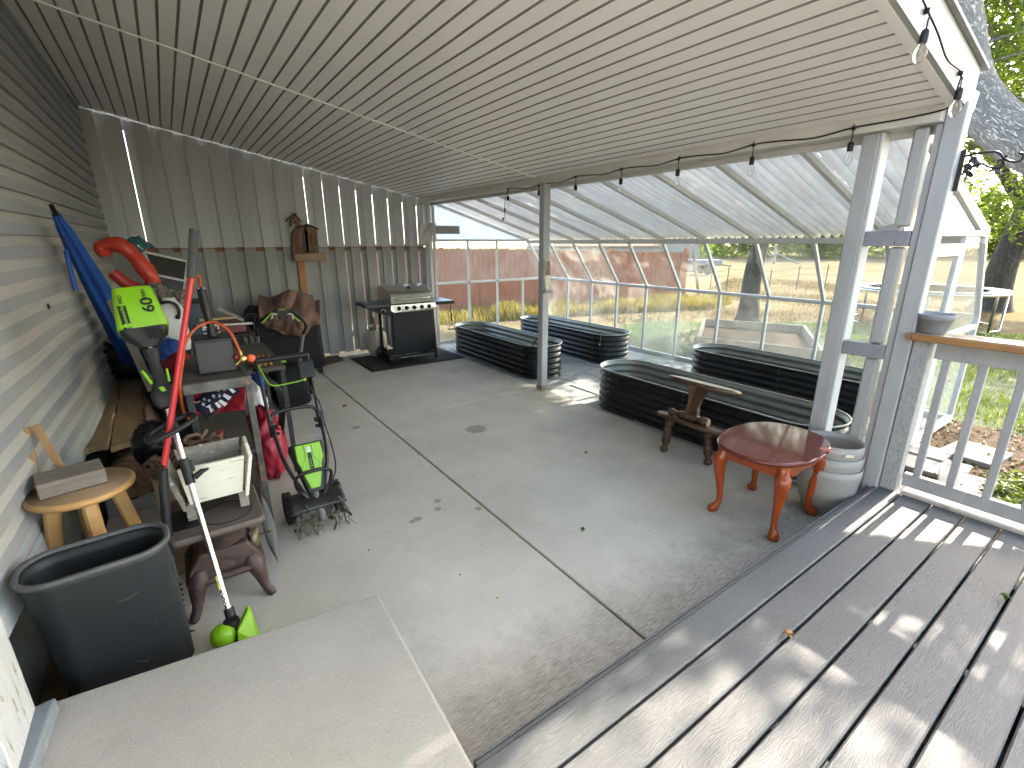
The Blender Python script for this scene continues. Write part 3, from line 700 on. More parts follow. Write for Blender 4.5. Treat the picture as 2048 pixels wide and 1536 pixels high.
sky_block_clumps = []
for _ in range(330):
    p_ = (V((rl.uniform(-1.5, 8.5), rl.uniform(-8.0, .5), rl.uniform(4.3, 7.2))), rl.uniform(.3, .6))
    if not (p_[0].x > 3.2 and p_[0].y > -2.2): sky_block_clumps.append(p_)
for _ in range(34):                                        # outer sprays that reach over the deck side
    cl.append((V((rl.uniform(7.2, 11.2), rl.uniform(-2.2, 2.9), rl.uniform(3.4, 6.4))), rl.uniform(.25, .5)))
leaves('crown', cl, M['leaf'], tr, (.045, .08), 48, 3, keepfn, .35)
leaves('crown', sky_block_clumps, M['leaf'], tr, (.07, .12), 90, 13, keepfn, .35)  # unseen clumps overhead, added to dim the sky light on deck and step

# ---- tree seen through the panes, and the one by the trampoline
def tree(name, label, base, trunk, limbs, crown, r0, seed, per, m='leaf', bark='bark_d', size=(.07, .12), keep=keepfn):
    t_ = thing(name, label, 'tree', base)
    mb = MB(); q = wob(trunk, .03, 6, seed); rs = taper(len(q), r0, r0*.55); rs[0] *= 1.5; rs[1] *= 1.25; rs[2] *= 1.1
    mb.tube(q, rs, 14); mb.obj('trunk', M[bark], t_)
    for i, l_ in enumerate(limbs):
        mb = MB(); q = wob(l_, .15, 6, seed+i); mb.tube(q, taper(len(q), r0*.5, .02), 8); mb.obj('branch', M[bark], t_)
    leaves('crown', crown, M[m], t_, size, per, seed, keep, .3)
    return t_
rt = random.Random(21)
def cloud(c, rx, ry, rz, n, rmin=.35, rmax=.8):
    o = []
    for _ in range(n):
        d = V((rt.gauss(0, 1), rt.gauss(0, 1), rt.gauss(0, 1))).normalized()*(rt.random()**.35)
        o.append((V((c[0]+d.x*rx, c[1]+d.y*ry, c[2]+d.z*rz)), rt.uniform(rmin, rmax)))
    return o
b = (10.4, 5.65, -.06)
tree('shade_tree', 'grey trunked shade tree on the lawn behind the greenhouse panes', b, [b, (10.4, 5.66, 1), (10.45, 5.6, 2), (10.6, 5.6, 3.6), (10.7, 5.7, 5.2)],
     [[(10.45, 5.6, 2.2), (9.8, 4.4, 3.6), (9.2, 3.2, 4.6)], [(10.5, 5.6, 2.6), (10.2, 7, 4.0), (10.0, 8.2, 5.0)], [(10.6, 5.6, 3.4), (12, 5.4, 4.8)]],
     cloud((10.2, 4.9, 4.9), 3.9, 4.4, 2.1, 420, .35, .85), .21, 5, 150, size=(.08, .13), bark='bark_d')
b = Z(1980, 622, -.06); b = (b.x, b.y, -.06)
bx, by = b[0], b[1]
tree('yard_tree', 'broad dark trunked leafy tree standing beside the round trampoline', b, [b, (bx, by, .9), (bx+.1, by-.05, 1.7), (bx+.3, by-.1, 3.0), (bx+.2, by+.2, 5.0), (bx+.3, by, 7)],
     [[(bx+.1, by-.1, 1.6), (bx+.6, by-1.0, 2.1), (bx+1.2, by-2.4, 2.7)], [(bx+.2, by, 2.6), (bx-.4, by+.9, 4.0), (bx-.9, by+1.5, 5.5)], [(bx+.3, by, 3.4), (bx+.4, by-1.4, 4.6), (bx, by-2.4, 5.8)]],
     cloud((bx+.2, by-.5, 4.8), 3.0, 3.2, 3.3, 66, .3, .65)+cloud((bx, by-.8, 2.3), 1.6, 1.6, .8, 26, .2, .4), .33, 8, 110, size=(.09, .15))
# far hedge of trees along the field
cl = []; rr = random.Random(31)
for k in range(150):
    px = rr.uniform(1380, 2160); p = Z(px, 514+rr.uniform(-2, 4), -.1); d = rr.uniform(.92, 1.12)
    for j in range(4): cl.append((V((p.x*d, p.y*d, rr.uniform(.2, 7.5))), rr.uniform(.8, 1.7)))
tag(leaves('tree_line', cl, M['leaf_far'], None, (.32, .6), 80, 4, None, .1, .8), kind='stuff', label='bright green line of trees along the far edge of the field', cat='trees')

# ---- grasses, weeds (nobody could count them)
def blades(name, m, n, region, hgt, wid, seed, label, cat, lean=.5, z0=-.05, dens=None):
    r = random.Random(seed); vs = []; fs = []
    x0 = min(p[0] for p in region); x1 = max(p[0] for p in region); y0 = min(p[1] for p in region); y1 = max(p[1] for p in region)
    k = 0; tries = 0
    while k < n and tries < n*12:
        tries += 1
        x = r.uniform(x0, x1); y = r.uniform(y0, y1)
        if not inpoly(x, y, region): continue
        if dens and r.random() > dens(x, y): continue
        h = r.uniform(*hgt)*(0.6+.8*abs(mnoise.noise(V((x*1.1, y*1.1, seed))))); a = r.uniform(0, 6.28); l_ = r.uniform(.1, lean)*h; w_ = r.uniform(*wid)
        ca, sa = math.cos(a), math.sin(a); a2 = r.uniform(0, 6.28); s = V((math.cos(a2), math.sin(a2), 0))*w_
        p = V((x, y, z0)); i = len(vs)
        vs += [p-s, p+s, p+V((ca*l_*.4, sa*l_*.4, h*.6))+s*.7, p+V((ca*l_, sa*l_, h)), p+V((ca*l_*.4, sa*l_*.4, h*.6))-s*.7]
        fs.append((i, i+1, i+2, i+3, i+4)); k += 1
    me = bpy.data.meshes.new(name); me.from_pydata([tuple(v) for v in vs], [], fs); me.materials.append(m)
    o = bpy.data.objects.new(name, me); COL.objects.link(o); return tag(o, label, cat, kind='stuff')
blades('lawn_grass', M['grass'], 42000, [(6.4, -3), (6.4, 2.2), (7.0, 6.2), (8.1, 7.2), (9.0, 6.9), (9.9, 6.2), (11.7, 4.9), (13.3, 2.2), (14.5, -3)], (.03, .075), (.003, .006), 2, 'short green lawn grass outside the greenhouse', 'grass',
       dens=lambda x, y: max(.06, min(1, .72+1.3*mnoise.noise(V((x*.9, y*.9, 2))))))
blades('dry_field_grass', M['drygrass'], 22000, [(8.0, 7.3), (9.0, 7.0), (9.9, 6.3), (11.7, 5.0), (13.5, 2.2), (24, 4), (24, 14), (13, 9.2), (9, 10)], (.04, .13), (.004, .010), 3, 'dry tan grass growing across the field', 'grass',
       dens=lambda x, y: max(.05, min(1, .5+1.6*mnoise.noise(V((x*.35, y*.35, 7))))))
blades('yellow_weeds', M['weed'], 16000, [(4.6, 9.6), (5.0, 10.7), (8.8, 9.9), (12.7, 8.95), (13.6, 7.9), (12, 7.5), (9, 8.6)], (.10, .42), (.006, .016), 4, 'yellow green weeds along the foot of the red fence', 'weeds', .6,
       dens=lambda x, y: max(.1, min(1, .6+1.6*mnoise.noise(V((x*.8, y*.8, 17))))))
cl = []
rr = random.Random(5)
for k in range(26):
    p = Z(rr.uniform(1985, 2075), rr.uniform(955, 1035), -.02); cl.append((V((p.x, p.y, rr.uniform(-.02, .05))), .07))
gp = thing('ground_cover_plant', 'low bright green leafy plant in the mulch beyond the deck railing', 'plant', (4.9, .1, -.05))
leaves('foliage', cl, M['grass'], gp, (.03, .055), 34, 6, None, -.1, .8)
cl = []
for k in range(420):
    p = Z(rr.uniform(1840, 2060), rr.uniform(850, 1010), -.04)
    cl.append((V((p.x, p.y, -.042)), .03))
tag(leaves('leaf_litter', cl, M['drygrass'], None, (.025, .05), 3, 9, None, .05, .6), 'dry fallen leaves scattered over the mulch beside the path', 'leaf litter', kind='stuff')

M['oldwood'] = mat('pale_weathered_timber_mat', (.28, .24, .195), (.19, .155, .12), 4, .85, stretch=(2, 2, 6), bump=.3, spot=(.5, .36, .26), spot_scale=6, spot_lo=.62, spot_hi=.7)
# ---- red board fence beyond the greenhouse
FA, FB = V((-3.0, 12.9, 0)), V((12.75, 8.93, 0)); fd = (FB-FA).normalized(); fn = V((fd.y, -fd.x, 0))
cf = thing('cedar_fence', 'long red brown board fence with dog ear tops beyond the greenhouse', 'fence', FA)
M['cedar'] = mat('red_cedar_mat', (.31, .10, .05), (.21, .064, .032), 3, .8, stretch=(4, 4, .4), bump=.3, spot=(.20, .10, .07), spot_scale=9, spot_lo=.64, spot_hi=.74)
mb = MB(); L = (FB-FA).length; d = 0; rr = random.Random(9)
while d < L-.1:
    w_ = .138; h_ = 1.60-.17*max(0, (d-8.3)/(L-8.3))+rr.uniform(-.015, .015); o_ = FA+fd*d+fn*rr.uniform(-.006, .006); c_ = .025
    mb.prism([o_+V((0, 0, -.04)), o_+fd*w_+V((0, 0, -.04)), o_+fd*w_+V((0, 0, h_-c_)), o_+fd*(w_-c_)+V((0, 0, h_)), o_+fd*c_+V((0, 0, h_)), o_+V((0, 0, h_-c_))], fn*-.018)
    d += w_+.004
mb.obj('boards', M['cedar'], cf)
mb = MB()
for z in (.25, 1.3): mb.bar(FA-fn*.05+V((0, 0, z)), FB-fn*.05+V((0, 0, z)), .04, .09)
mb.obj('rail', M['cedar'], cf)
for k in range(7):
    mb = MB(); p = FA+fd*(L*k/6-.05*(k == 6))-fn*.12; mb.box((p.x, p.y, .75), (.09, .09, 1.6)); mb.obj('post', M['cedar'], cf)
mb = MB(); p = FB+fd*.02; q = Z(1372, 572, 0)
mb.bar((p.x-.15, p.y-.12, 1.62), (p.x+.28, p.y-.28, -.03), .11, .03); solo(mb, 'plank', M['oldwood'] if 'oldwood' in M else M['cedar'], 'pale plank leaning on the end of the red fence', 'plank', (p.x, p.y, 0))
# ---- shed
A_ = Z(1392, 572, -.05); fwd = A_.dot(V((FW.x, FW.y, 0)).normalized()); kk = 1.5
A_ = V((A_.x*kk, A_.y*kk, -.3)); dv = V((math.cos(rad(125)), math.sin(rad(125)), 0)); lv = V((math.cos(rad(170)), math.sin(rad(170)), 0))
lv = V((RT.x*-.98+FW.x*.12, RT.y*-.98+FW.y*.12, 0)).normalized(); dv = V((FW.x*.9-RT.x*.42, FW.y*.9-RT.y*.42, 0)).normalized()
sh = thing('shed', 'weathered grey board shed with an orange tan roof behind the red fence', 'shed', A_)
M['shedw'] = mat('silvery_shed_board_mat', (.24, .22, .205), (.16, .145, .135), 3, .85, stretch=(5, 5, .4), bump=.3)
M['shedr'] = mat('tan_roof_mat', (.34, .20, .12), (.25, .145, .088), 4, .8, stretch=(1, 1, 6), bump=.2)
gw, ez, pz = 2.3, 1.62, 2.35; long_ = lv; 
B_ = A_+long_*gw; mid = A_+long_*gw*.5
mb = MB(); up_ = lambda p, z: V((p.x, p.y, z))
mb.prism([up_(A_, -.3), up_(B_, -.3), up_(B_, ez), up_(mid, pz), up_(A_, ez)], dv*5); mb.obj('wall', M['shedw'], sh)
side = long_*6.5
mb = MB(); mb.prism([up_(B_, -.3), up_(B_+side, -.3), up_(B_+side, ez-.1), up_(B_, ez-.1)], dv*4); mb.obj('wall', M['shedw'], sh)
mb = MB(); e0 = B_-dv*.25+long_*.15; mb.prism([up_(e0, ez-.18), up_(e0+side, ez-.18), up_(e0+side+dv*2.4, pz+.2), up_(e0+dv*2.4, pz+.2)], (0, 0, .06))
e1 = mid-dv*.2
mb.prism([up_(A_-dv*.2-long_*.2, ez-.1), up_(e1, pz+.02), up_(e1+dv*5, pz+.02), up_(A_+dv*5-long_*.2, ez-.1)], (0, 0, .06))
mb.prism([up_(B_-dv*.2+long_*.2, ez-.1), up_(e1, pz+.02), up_(e1+dv*5, pz+.02), up_(B_+dv*5+long_*.2, ez-.1)], (0, 0, .06)); mb.obj('roof', M['shedr'], sh)
# ---- wire fence across the field
wf = thing('wire_fence', 'sagging wire fence on thin steel posts across the dry field', 'fence', (18, 9, 0))
M['rust'] = mat('rusty_steel_mat', (.16, .12, .10), (.09, .06, .05), 20, .7, .3)
tops = []
for px, yt, yb in ((1452, 534, 582), (1537, 540, 581), (1592, 532, 579), (1420, 545, 578), (1648, 530, 580), (1700, 528, 582)):
    p = Z(px, yb, -.05); mb = MB(); q = Y(px+(.5), yt, p.y); mb.tube([(p.x, p.y, -.2), (p.x+.02, p.y, q.z)], .022, 6); mb.obj('post', M['rust'], wf); tops.append((p, q.z))
tops.sort(key=lambda t: -t[0].y)
for f_ in (.35, .62, .9):
    mb = MB(); mb.tube([V((p.x, p.y, z*f_)) for p, z in tops], .006, 4); mb.obj('wire', M['rust'], wf)
mb = MB(); p = Z(1547, 528, -.05); mb.tube([p, p+V((0, 0, 1.35))], .12, 8); mb.tube([p+V((0, 0, .9)), p+V((1.0, -1.6, 0))], .07, 6)
solo(mb, 'brace_post', M['shedw'], 'white braced wooden post in front of the far trees', 'post', tuple(p))
# ---- low trailer by the shed
p = Z(1408, 548, 0); trl = thing('trailer', 'low dark utility trailer parked beside the grey shed', 'trailer', p)
ax = V((RT.x, RT.y, 0)); mb = MB(); c_ = p+V((0, 0, .62)); mb.bar(c_-ax*.85, c_+ax*.75, 1.0, .30, bev=.02); mb.obj('body', mat('dull_grey_metal_mat', (.16, .17, .18), None, 5, .5, .3), trl)
mb = MB(); mb.bar(c_+ax*.75-V((0, 0, .1)), c_+ax*1.5-V((0, 0, .2)), .06, .06); mb.obj('drawbar', M['rust'], trl)
for s_ in (-1, 1):
    mb = MB(); n_ = V((FW.x, FW.y, 0)).normalized(); mb.lathe([(.1, -.07), (.27, -.06), (.28, 0), (.27, .06), (.1, .07)], p+n_*s_*.5+V((0, 0, .25)), n_, 16); mb.obj('wheel', M['black'], trl)
# ---- trampoline
ca, cb = Z(1705, 574, .70), Z(2014, 584, .70); cc = (ca+cb)/2; rr_ = (cb-ca).length/2
tz = thing('trampoline', 'round grey trampoline on thin steel legs out in the yard', 'trampoline', (cc.x, cc.y, 0))
mb = MB(); mb.ring((cc.x, cc.y, .70), rr_, .035, seg=48); mb.obj('frame', M['steel'], tz)
mb = MB(); mb.lathe([(rr_-.28, .03), (rr_-.27, .05), (rr_+.02, .055), (rr_+.03, .03)], (cc.x, cc.y, .69), seg=48); mb.obj('pad', mat('blue_grey_pad_mat', (.10, .13, .16), None, 5, .5), tz)
mb = MB(); mb.lathe([(0.0, 0), (rr_-.27, .02), (rr_-.27, .024), (0.0, .004)], (cc.x, cc.y, .69), seg=48); mb.obj('mat', M['black'], tz)
for k in range(6):
    a = k*math.pi/3+.33; mb = MB(); pts = [(cc.x+rr_*math.cos(a-.16), cc.y+rr_*math.sin(a-.16), .69), (cc.x+rr_*math.cos(a-.16), cc.y+rr_*math.sin(a-.16), -.02), (cc.x+rr_*math.cos(a+.16), cc.y+rr_*math.sin(a+.16), -.02), (cc.x+rr_*math.cos(a+.16), cc.y+rr_*math.sin(a+.16), .69)]
    mb.tube(pts, .024, 6); mb.obj('leg', M['steel'], tz)
# ---- wooden planter outside, loose pane
wp = thing('wooden_planter', 'weathered timber planter box full of soil just outside the greenhouse', 'planter', (7.8, 3.9, -.05))
c4 = [V((6.62, 4.35, 0)), V((8.3, 5.35, 0)), V((9.0, 3.85, 0)), V((7.1, 2.75, 0))]
for i in range(4):
    a_, b_ = c4[i], c4[(i+1) % 4]; mb = MB()
    for z in (.02, .19): mb.bar(a_+V((0, 0, z+.03)), b_+V((0, 0, z+.03)), .045, .16, bev=.004)
    mb.obj('side', M['oldwood'], wp)
mb = MB(); mb.raw([p+V((0, 0, .17)) for p in c4], [(0, 1, 2, 3)]); mb.obj('soil', M['soil'], wp)
mb = MB(); a_ = Z(1268, 742, -.03); b_ = Z(1332, 738, -.03)
a_ = V((5.62, 4.95, -.02)); b_ = V((5.92, 4.25, -.02))
mb.prism([a_, b_, b_+V((.24, .06, .62)), a_+V((.24, .06, .60))], (.004, .001, 0)); solo(mb, 'loose_pane', M['pane_dirty'], 'hazy loose glass sheet leaning inside the greenhouse between the far beds', 'glass sheet', (5.8, 4.6, 0))
# ================================================================== RAISED BEDS
M['bed'] = mat('black_corrugated_steel_mat', (.020, .021, .024), (.012, .013, .015), 4, .30, .25, bump=.06, spot=(.16, .155, .145), spot_scale=13, spot_lo=.64, spot_hi=.80)
M['soilbed'] = M['soil']
def stadium(L, W, n=14):
    r = W/2; h = L/2-r; o = []
    for i in range(n+1):
        a = math.pi*i/n; o.append((r*math.cos(a), h+r*math.sin(a)))
    for k in range(1, 8): o.append((-r, h-2*h*k/8))
    for i in range(n+1):
        a = math.pi+math.pi*i/n; o.append((r*math.cos(a), -h+r*math.sin(a)))
    for k in range(1, 8): o.append((r, -h+2*h*k/8))
    return o
def bed(loc, L, W, label, rz=0, hgt=.45):
    t = thing('raised_bed', label, 'raised bed', loc, 'corrugated steel raised beds')
    zb = loc[2]
    def wall(scale_off, flip):
        mb = MB(); vs = []; nz = 54; st = stadium(L, W); n = len(st)
        cyc = 6
        for j in range(nz+1):
            z = hgt*j/nz; off = .011*math.cos(2*math.pi*cyc*j/nz)+scale_off
            for x, y in st:
                d = V((x, y-max(-(L-W)/2, min((L-W)/2, y)), 0)); d = d.normalized()
                vs.append(V((loc[0], loc[1], zb+z))+V((x, y, 0))+d*(off-.011)+V((0, 0, .0)))
        mb.raw(vs, [(j*n+i, j*n+(i+1) % n, (j+1)*n+(i+1) % n, (j+1)*n+i) for j in range(nz) for i in range(n)], True)
        return mb
    wall(0, 0).obj('outer_wall', M['bed'], t); wall(-.004, 1).obj('inner_wall', M['galv'], t)
    mb = MB(); st = stadium(L+.002, W+.002); mb.tube([V((loc[0]+x, loc[1]+y, zb+hgt)) for x, y in st+[st[0]]], .008, 6, False); mb.obj('rim', M['galv'], t)
    bolt0 = None
    for ys in (-(L-W)/2, -.02, (L-W)/2):
        for k in range(6):
            z = min(zb+hgt*(k+.5)/6+hgt/12-.002, zb+hgt-.03); p = V((loc[0]-(W/2+.001), loc[1]+ys, z))
            if bolt0 is None:
                mb = MB(); mb.sph(loc, (.003, .0055, .0055), 6, 4); bolt0 = mb.obj('bolt', M['steel'], t); o = bolt0
            else:
                o = bolt0.copy(); COL.objects.link(o); o.parent = t
            o.location = p-V(loc)
    mb = MB(); st = stadium(L-.05, W-.05); mb.raw([V((loc[0]+x, loc[1]+y, zb+.05+.01*mnoise.noise(V((x*5, y*5, 0))))) for x, y in st], [tuple(range(len(st)))]); mb.obj('soil', M['soil'], t)
    return t
bed((3.955, 5.87, -.03), 2.36, .62, 'black corrugated raised bed along the slab edge beside the grill')
bed((5.29, 5.86, -.03), 2.36, .64, 'black corrugated raised bed against the far greenhouse panes, behind the centre post')
bed((3.925, 2.47, -.03), 2.42, .63, 'long black corrugated raised bed behind the brown table')
bed((5.54, 2.43, -.03), 2.40, .62, 'black corrugated raised bed below the panes on the right')
mb = MB(); p0 = X(1038, 725, 3.63); p1 = X(1078, 672, 3.63)
mb.tube(spline([(3.615, p0.y+.1, .0), (3.62, p0.y, p0.z), (3.622, (p0.y+p1.y)/2, (p0.z+p1.z)/2-.03), (3.63, p1.y, p1.z), (3.64, p1.y-.12, p1.z+.10)], 6), .006, 6)
solo(mb, 'drip_hose', M['black'], 'thin black hose hanging over the wall of the bed nearest the grill', 'hose', (3.62, p0.y, 0))
mb = MB(); q = X(1222, 662, 4.97); mb.tube(spline([(5.0, 4.86, .43), (4.985, 4.85, .36), (4.98, 4.86, .29)], 5), .003, 5); mb.sph((4.98, 4.86, .275), .012, 8, 6)
solo(mb, 'twine', M['trimw'], 'pale twine with a knot dangling over the far bed rim', 'twine', (4.98, 4.86, .3))

# ================================================================== RED END TABLE
M['cherry'] = mat('glossy_cherry_wood_mat', (.33, .062, .013), (.22, .037, .010), 3.5, .22, stretch=(2, 2, 2), bump=.02, ndist=1.2)
M['cherry_top'] = mat('worn_cherry_top_mat', (.135, .022, .014), (.095, .016, .012), 3, .075, bump=.02, bscale=30, spot=(.42, .10, .06), spot_scale=9, spot_lo=.74, spot_hi=.78, rvar=.06)
tcx, tcy, tz_ = 2.945, 1.325, .515
et = thing('end_table', 'glossy red brown oval end table with curved cabriole legs', 'table', (tcx, tcy, 0))
def superell(a, b, k=2.35, n=48): return [(a*math.copysign(abs(math.cos(t))**(2/k), math.cos(t)), b*math.copysign(abs(math.sin(t))**(2/k), math.sin(t))) for t in [2*math.pi*i/n for i in range(n)]]
mb = MB(); prof = [(.955, -.030), (.985, -.026), (1.0, -.014), (.992, -.004), (.965, 0)]; n = 48
vs = [V((tcx+x*s, tcy+y*s, tz_+z)) for s, z in prof for x, y in superell(.375, .285)]
mb.raw(vs, [(j*n+i, j*n+(i+1) % n, (j+1)*n+(i+1) % n, (j+1)*n+i) for j in range(len(prof)-1) for i in range(n)], True)
mb.raw(vs[:n], [tuple(range(n))[::-1]]); mb.raw(vs[-n:], [tuple(range(n))]); top = mb.obj('tabletop', M['cherry_top'], et)
mb = MB(); mb.prism([(2.655, 1.175, tz_+.001), (2.68, 1.10, tz_+.001)], (0, 0, .001)) if False else None
mb = MB(); q = Z(1650, 898, tz_+.0008); rr = random.Random(2)
mb.prism([V((q.x-.03, q.y+.02, tz_+.0006)), V((q.x-.015, q.y-.045, tz_+.0006)), V((q.x+.02, q.y-.04, tz_+.0006)), V((q.x+.03, q.y, tz_+.0006)), V((q.x+.01, q.y+.03, tz_+.0006))], (0, 0, .0008)); mb.obj('peeled_patch', mat('peeled_veneer_mat', (.55, .16, .10), (.42, .10, .06), 30, .5), et)
mb = MB()
for s in (-1, 1):
    mb.box((tcx, tcy+s*.195, .440), (.44, .018, .088)); mb.box((tcx+s*.235, tcy, .440), (.018, .36, .088))
for s in (-1, 1):
    mb.prism([(tcx-.20, tcy+s*.203, .41), (tcx-.12, tcy+s*.203, .385), (tcx, tcy+s*.203, .40), (tcx+.12, tcy+s*.203, .385), (tcx+.20, tcy+s*.203, .41)], (0, .003*s, 0))
mb.obj('apron', M['cherry'], et)
for sx in (-1, 1):
    for sy in (-1, 1):
        mb = MB(); d = V((sx, sy*.85, 0)).normalized(); b = V((tcx+sx*.222, tcy+sy*.185, 0))
        sp = [(.0, .49, .031), (.0, .425, .031), (.014, .40, .038), (.022, .365, .037), (.016, .30, .029), (.002, .21, .021), (-.008, .12, .016), (-.006, .065, .0155), (.010, .040, .022), (.026, .020, .030), (.026, .006, .026), (.022, 0, .019)]
        mb.tube([b+d*o+V((0, 0, z)) for o, z, r in sp], [r*1.17 for o, z, r in sp], 14); mb.box((b.x, b.y, .45), (.056, .056, .085), (0, 0, 0), .004); mb.obj('leg', M['cherry'], et)

# ================================================================== BROKEN BROWN TABLE
M['walnut'] = mat('brown_stained_wood_mat', (.075, .036, .021), (.045, .022, .013), 4, .5, stretch=(2, .6, 2), bump=.08, spot=(.30, .17, .10), spot_scale=13, spot_lo=.66, spot_hi=.70)
M['rawpale'] = mat('split_pale_wood_mat', (.56, .40, .24), (.42, .28, .15), 8, .8, bump=.3)
bt = thing('tiered_table', 'brown turned leg table with a lower shelf leaning tilted on the long raised bed', 'table', (3.28, 2.12, 0))
tilt = Matrix.Rotation(rad(14), 3, 'Y')
def bp(x, y, z): return V((3.30, 2.12, .30))+tilt @ V((x, y, z))
def slab_oval(zc, a, b, th):
    mb = MB(); n = 40; prof = [(.96, -th/2), (1, -th/4), (1, th/4), (.955, th/2)]
    vs = [bp(x*s, y*s, zc+z) for s, z in prof for x, y in superell(a, b, 2.6, n)]
    mb.raw(vs, [(j*n+i, j*n+(i+1) % n, (j+1)*n+(i+1) % n, (j+1)*n+i) for j in range(len(prof)-1) for i in range(n)], True)
    mb.raw(vs[:n], [tuple(range(n))[::-1]]); mb.raw(vs[-n:], [tuple(range(n))]); return mb
slab_oval(.32, .165, .30, .036).obj('tabletop', M['walnut'], bt)
slab_oval(.0, .16, .33, .030).obj('shelf', M['walnut'], bt)
def turned(a, b, name, m):
    mb = MB(); a, b = V(a), V(b); L = (b-a).length
    prof = [(.0, 0), (.018, .0), (.030, .035), (.034, .08), (.028, .13), (.018, .17), (.024, .19), (.018, .21), (.033, .29), (.037, .38), (.030, .45), (.036, .48), (.036, .51), (.027, .54), (.031, .62), (.034, .68), (.022, .74), (.027, .78), (.036, .86), (.036, 1.0), (0, 1.0)]
    mb.lathe([(r*1.0, t*L) for r, t in prof], a, b-a, 20); return mb.obj(name, m, bt)
turned((3.205, 2.315, 0), bp(-.075, .17, -.015), 'leg', M['walnut']); turned((3.29, 1.945, 0), bp(-.02, -.145, -.015), 'leg', M['walnut'])
a, b = bp(-.09, .19, .045), bp(-.07, -.16, .045)
turned(a, b, 'spindle', M['walnut'])
mb = MB(); mb.lathe([(.03, 0), (.03, .004)], b+(b-a).normalized()*.001, b-a, 14); mb.obj('split_end', M['rawpale'], bt)
mb = MB()
for x_, s in ((0, 1),):
    pr = [(.085, .305), (.075, .25), (.052, .19), (.05, .13), (.07, .07), (.10, .02), (-.10, .02), (-.055, .07), (-.04, .13), (-.045, .19), (-.07, .25), (-.085, .305)]
    mb.prism([bp(-.035, y+.02, z) for y, z in pr], tilt @ V((.035, 0, 0)))
mb.obj('pedestal', M['walnut'], bt)
mb = MB(); pr = [(.088, .302), (.078, .25), (.055, .19), (.053, .13), (.073, .07), (.098, .025), (.03, .025), (.02, .302)]
mb.prism([bp(-.04, y+.02, z) for y, z in pr], tilt @ V((.004, 0, 0))); mb.obj('pedestal_face', mat('lighter_brown_wood_mat', (.17, .085, .048), (.12, .06, .034), 4, .4, stretch=(1, 1, 3)), bt)
mb = MB(); mb.bar(bp(-.02, .24, -.025), bp(-.02, -.24, -.025), .06, .018); mb.obj('cleat', M['walnut'], bt)

# ================================================================== NESTED PLANTERS
M['taupe'] = mat('taupe_plastic_mat', (.30, .28, .265), (.27, .25, .24), 3, .38, bump=.03, bscale=20, spot=(.36, .32, .29), spot_scale=8, spot_lo=.70, spot_hi=.80)
def pot(z, s, lean, label, sticker=False):
    c = V((3.33, 1.125, z)); t = thing('plastic_planter', label, 'planter', c, 'nested taupe planters')
    pr = [(0, 0), (.105*s, 0), (.118*s, .012), (.150*s, .10), (.172*s, .20), (.182*s, .285), (.182*s, .335), (.176*s, .337), (.174*s, .30), (.165*s, .20), (.14*s, .09), (.10*s, .02), (0, .02)]
    mb = MB(); mb.lathe(pr, c, (lean[0], lean[1], 1), 40); mb.obj('shell', M['taupe'], t)
    if sticker:
        q = V((-.62, -.78, 0)); mb = MB(); o_ = c+q*(.1835*s)+V((0, 0, .30)); mb.box(o_, (.05, .002, .018), (0, 0, math.atan2(q.y, q.x)+math.pi/2)); mb.obj('sticker', mat('yellowed_sticker_mat', (.72, .66, .50), (.6, .52, .36), 40, .6), t)
    return t
pot(0, 1.0, (0, 0), 'large taupe plastic planter standing on the slab, lowest of the nested three')
pot(.075, .985, (.015, .02), 'taupe planter sitting inside the lowest one, middle of the nested three')
pot(.155, .93, (.02, .015), 'taupe planter with a small yellowed sticker, topmost of the nested three', True)

# ================================================================== DECK RAILING AND POT
rl_ = thing('deck_railing', 'grey painted deck railing with an orange brown wooden handrail', 'railing', (3.63, 0, .18))
M['rail'] = mat('grey_railing_paint_mat', (.36, .36, .37), (.28, .28, .29), 6, .6, stretch=(2, 2, .6), bump=.25, bscale=40, spot=(.13, .12, .11), spot_scale=24, spot_lo=.66, spot_hi=.72)
M['handrail'] = mat('stained_handrail_mat', (.36, .17, .06), (.24, .105, .035), 5, .5, stretch=(5, .5, 5), bump=.2, spot=(.16, .09, .05), spot_scale=12, spot_lo=.66, spot_hi=.72)
mb = MB(); mb.bb(3.505, 3.70, -3.2, .908, 1.162, 1.200, .005); mb.bb(3.506, 3.546, .908, .935, 1.163, 1.199, .003); hr_ = mb.obj('handrail', M['handrail'], rl_)
mb = MB(); mb.bb(3.512, 3.694, -3.2, .904, 1.2005, 1.2035, .001); mb.obj('weathered_top', mat('weathered_rail_top_mat', (.27, .215, .16), (.19, .15, .115), 5, .75, stretch=(6, .5, 5), bump=.3), hr_)
mb = MB(); mb.bb(3.60, 3.64, -3.2, .805, 1.055, 1.148, .003); mb.bb(3.57, 3.68, -3.2, .905, 1.149, 1.161, .002); mb.obj('top_rail', M['rail'], rl_)
mb = MB(); mb.bb(3.602, 3.642, -3.2, .805, .225, .31, .003); mb.obj('bottom_rail', M['rail'], rl_)
mb = MB(); mb.bb(3.56, 3.70, -3.2, .79, .181, .20, .003); mb.obj('kerb_board', mat('scuffed_board_mat', (.40, .36, .34), (.32, .29, .27), 6, .7, spot=(.20, .14, .11), spot_scale=12, spot_lo=.58, spot_hi=.66, bump=.3), rl_)
y = .745
while y > -3.1:
    mb = MB(); mb.bb(3.603, 3.641, y-.019, y+.019, .31, 1.055, .003); mb.obj('baluster', M['rail'], rl_); y -= .16
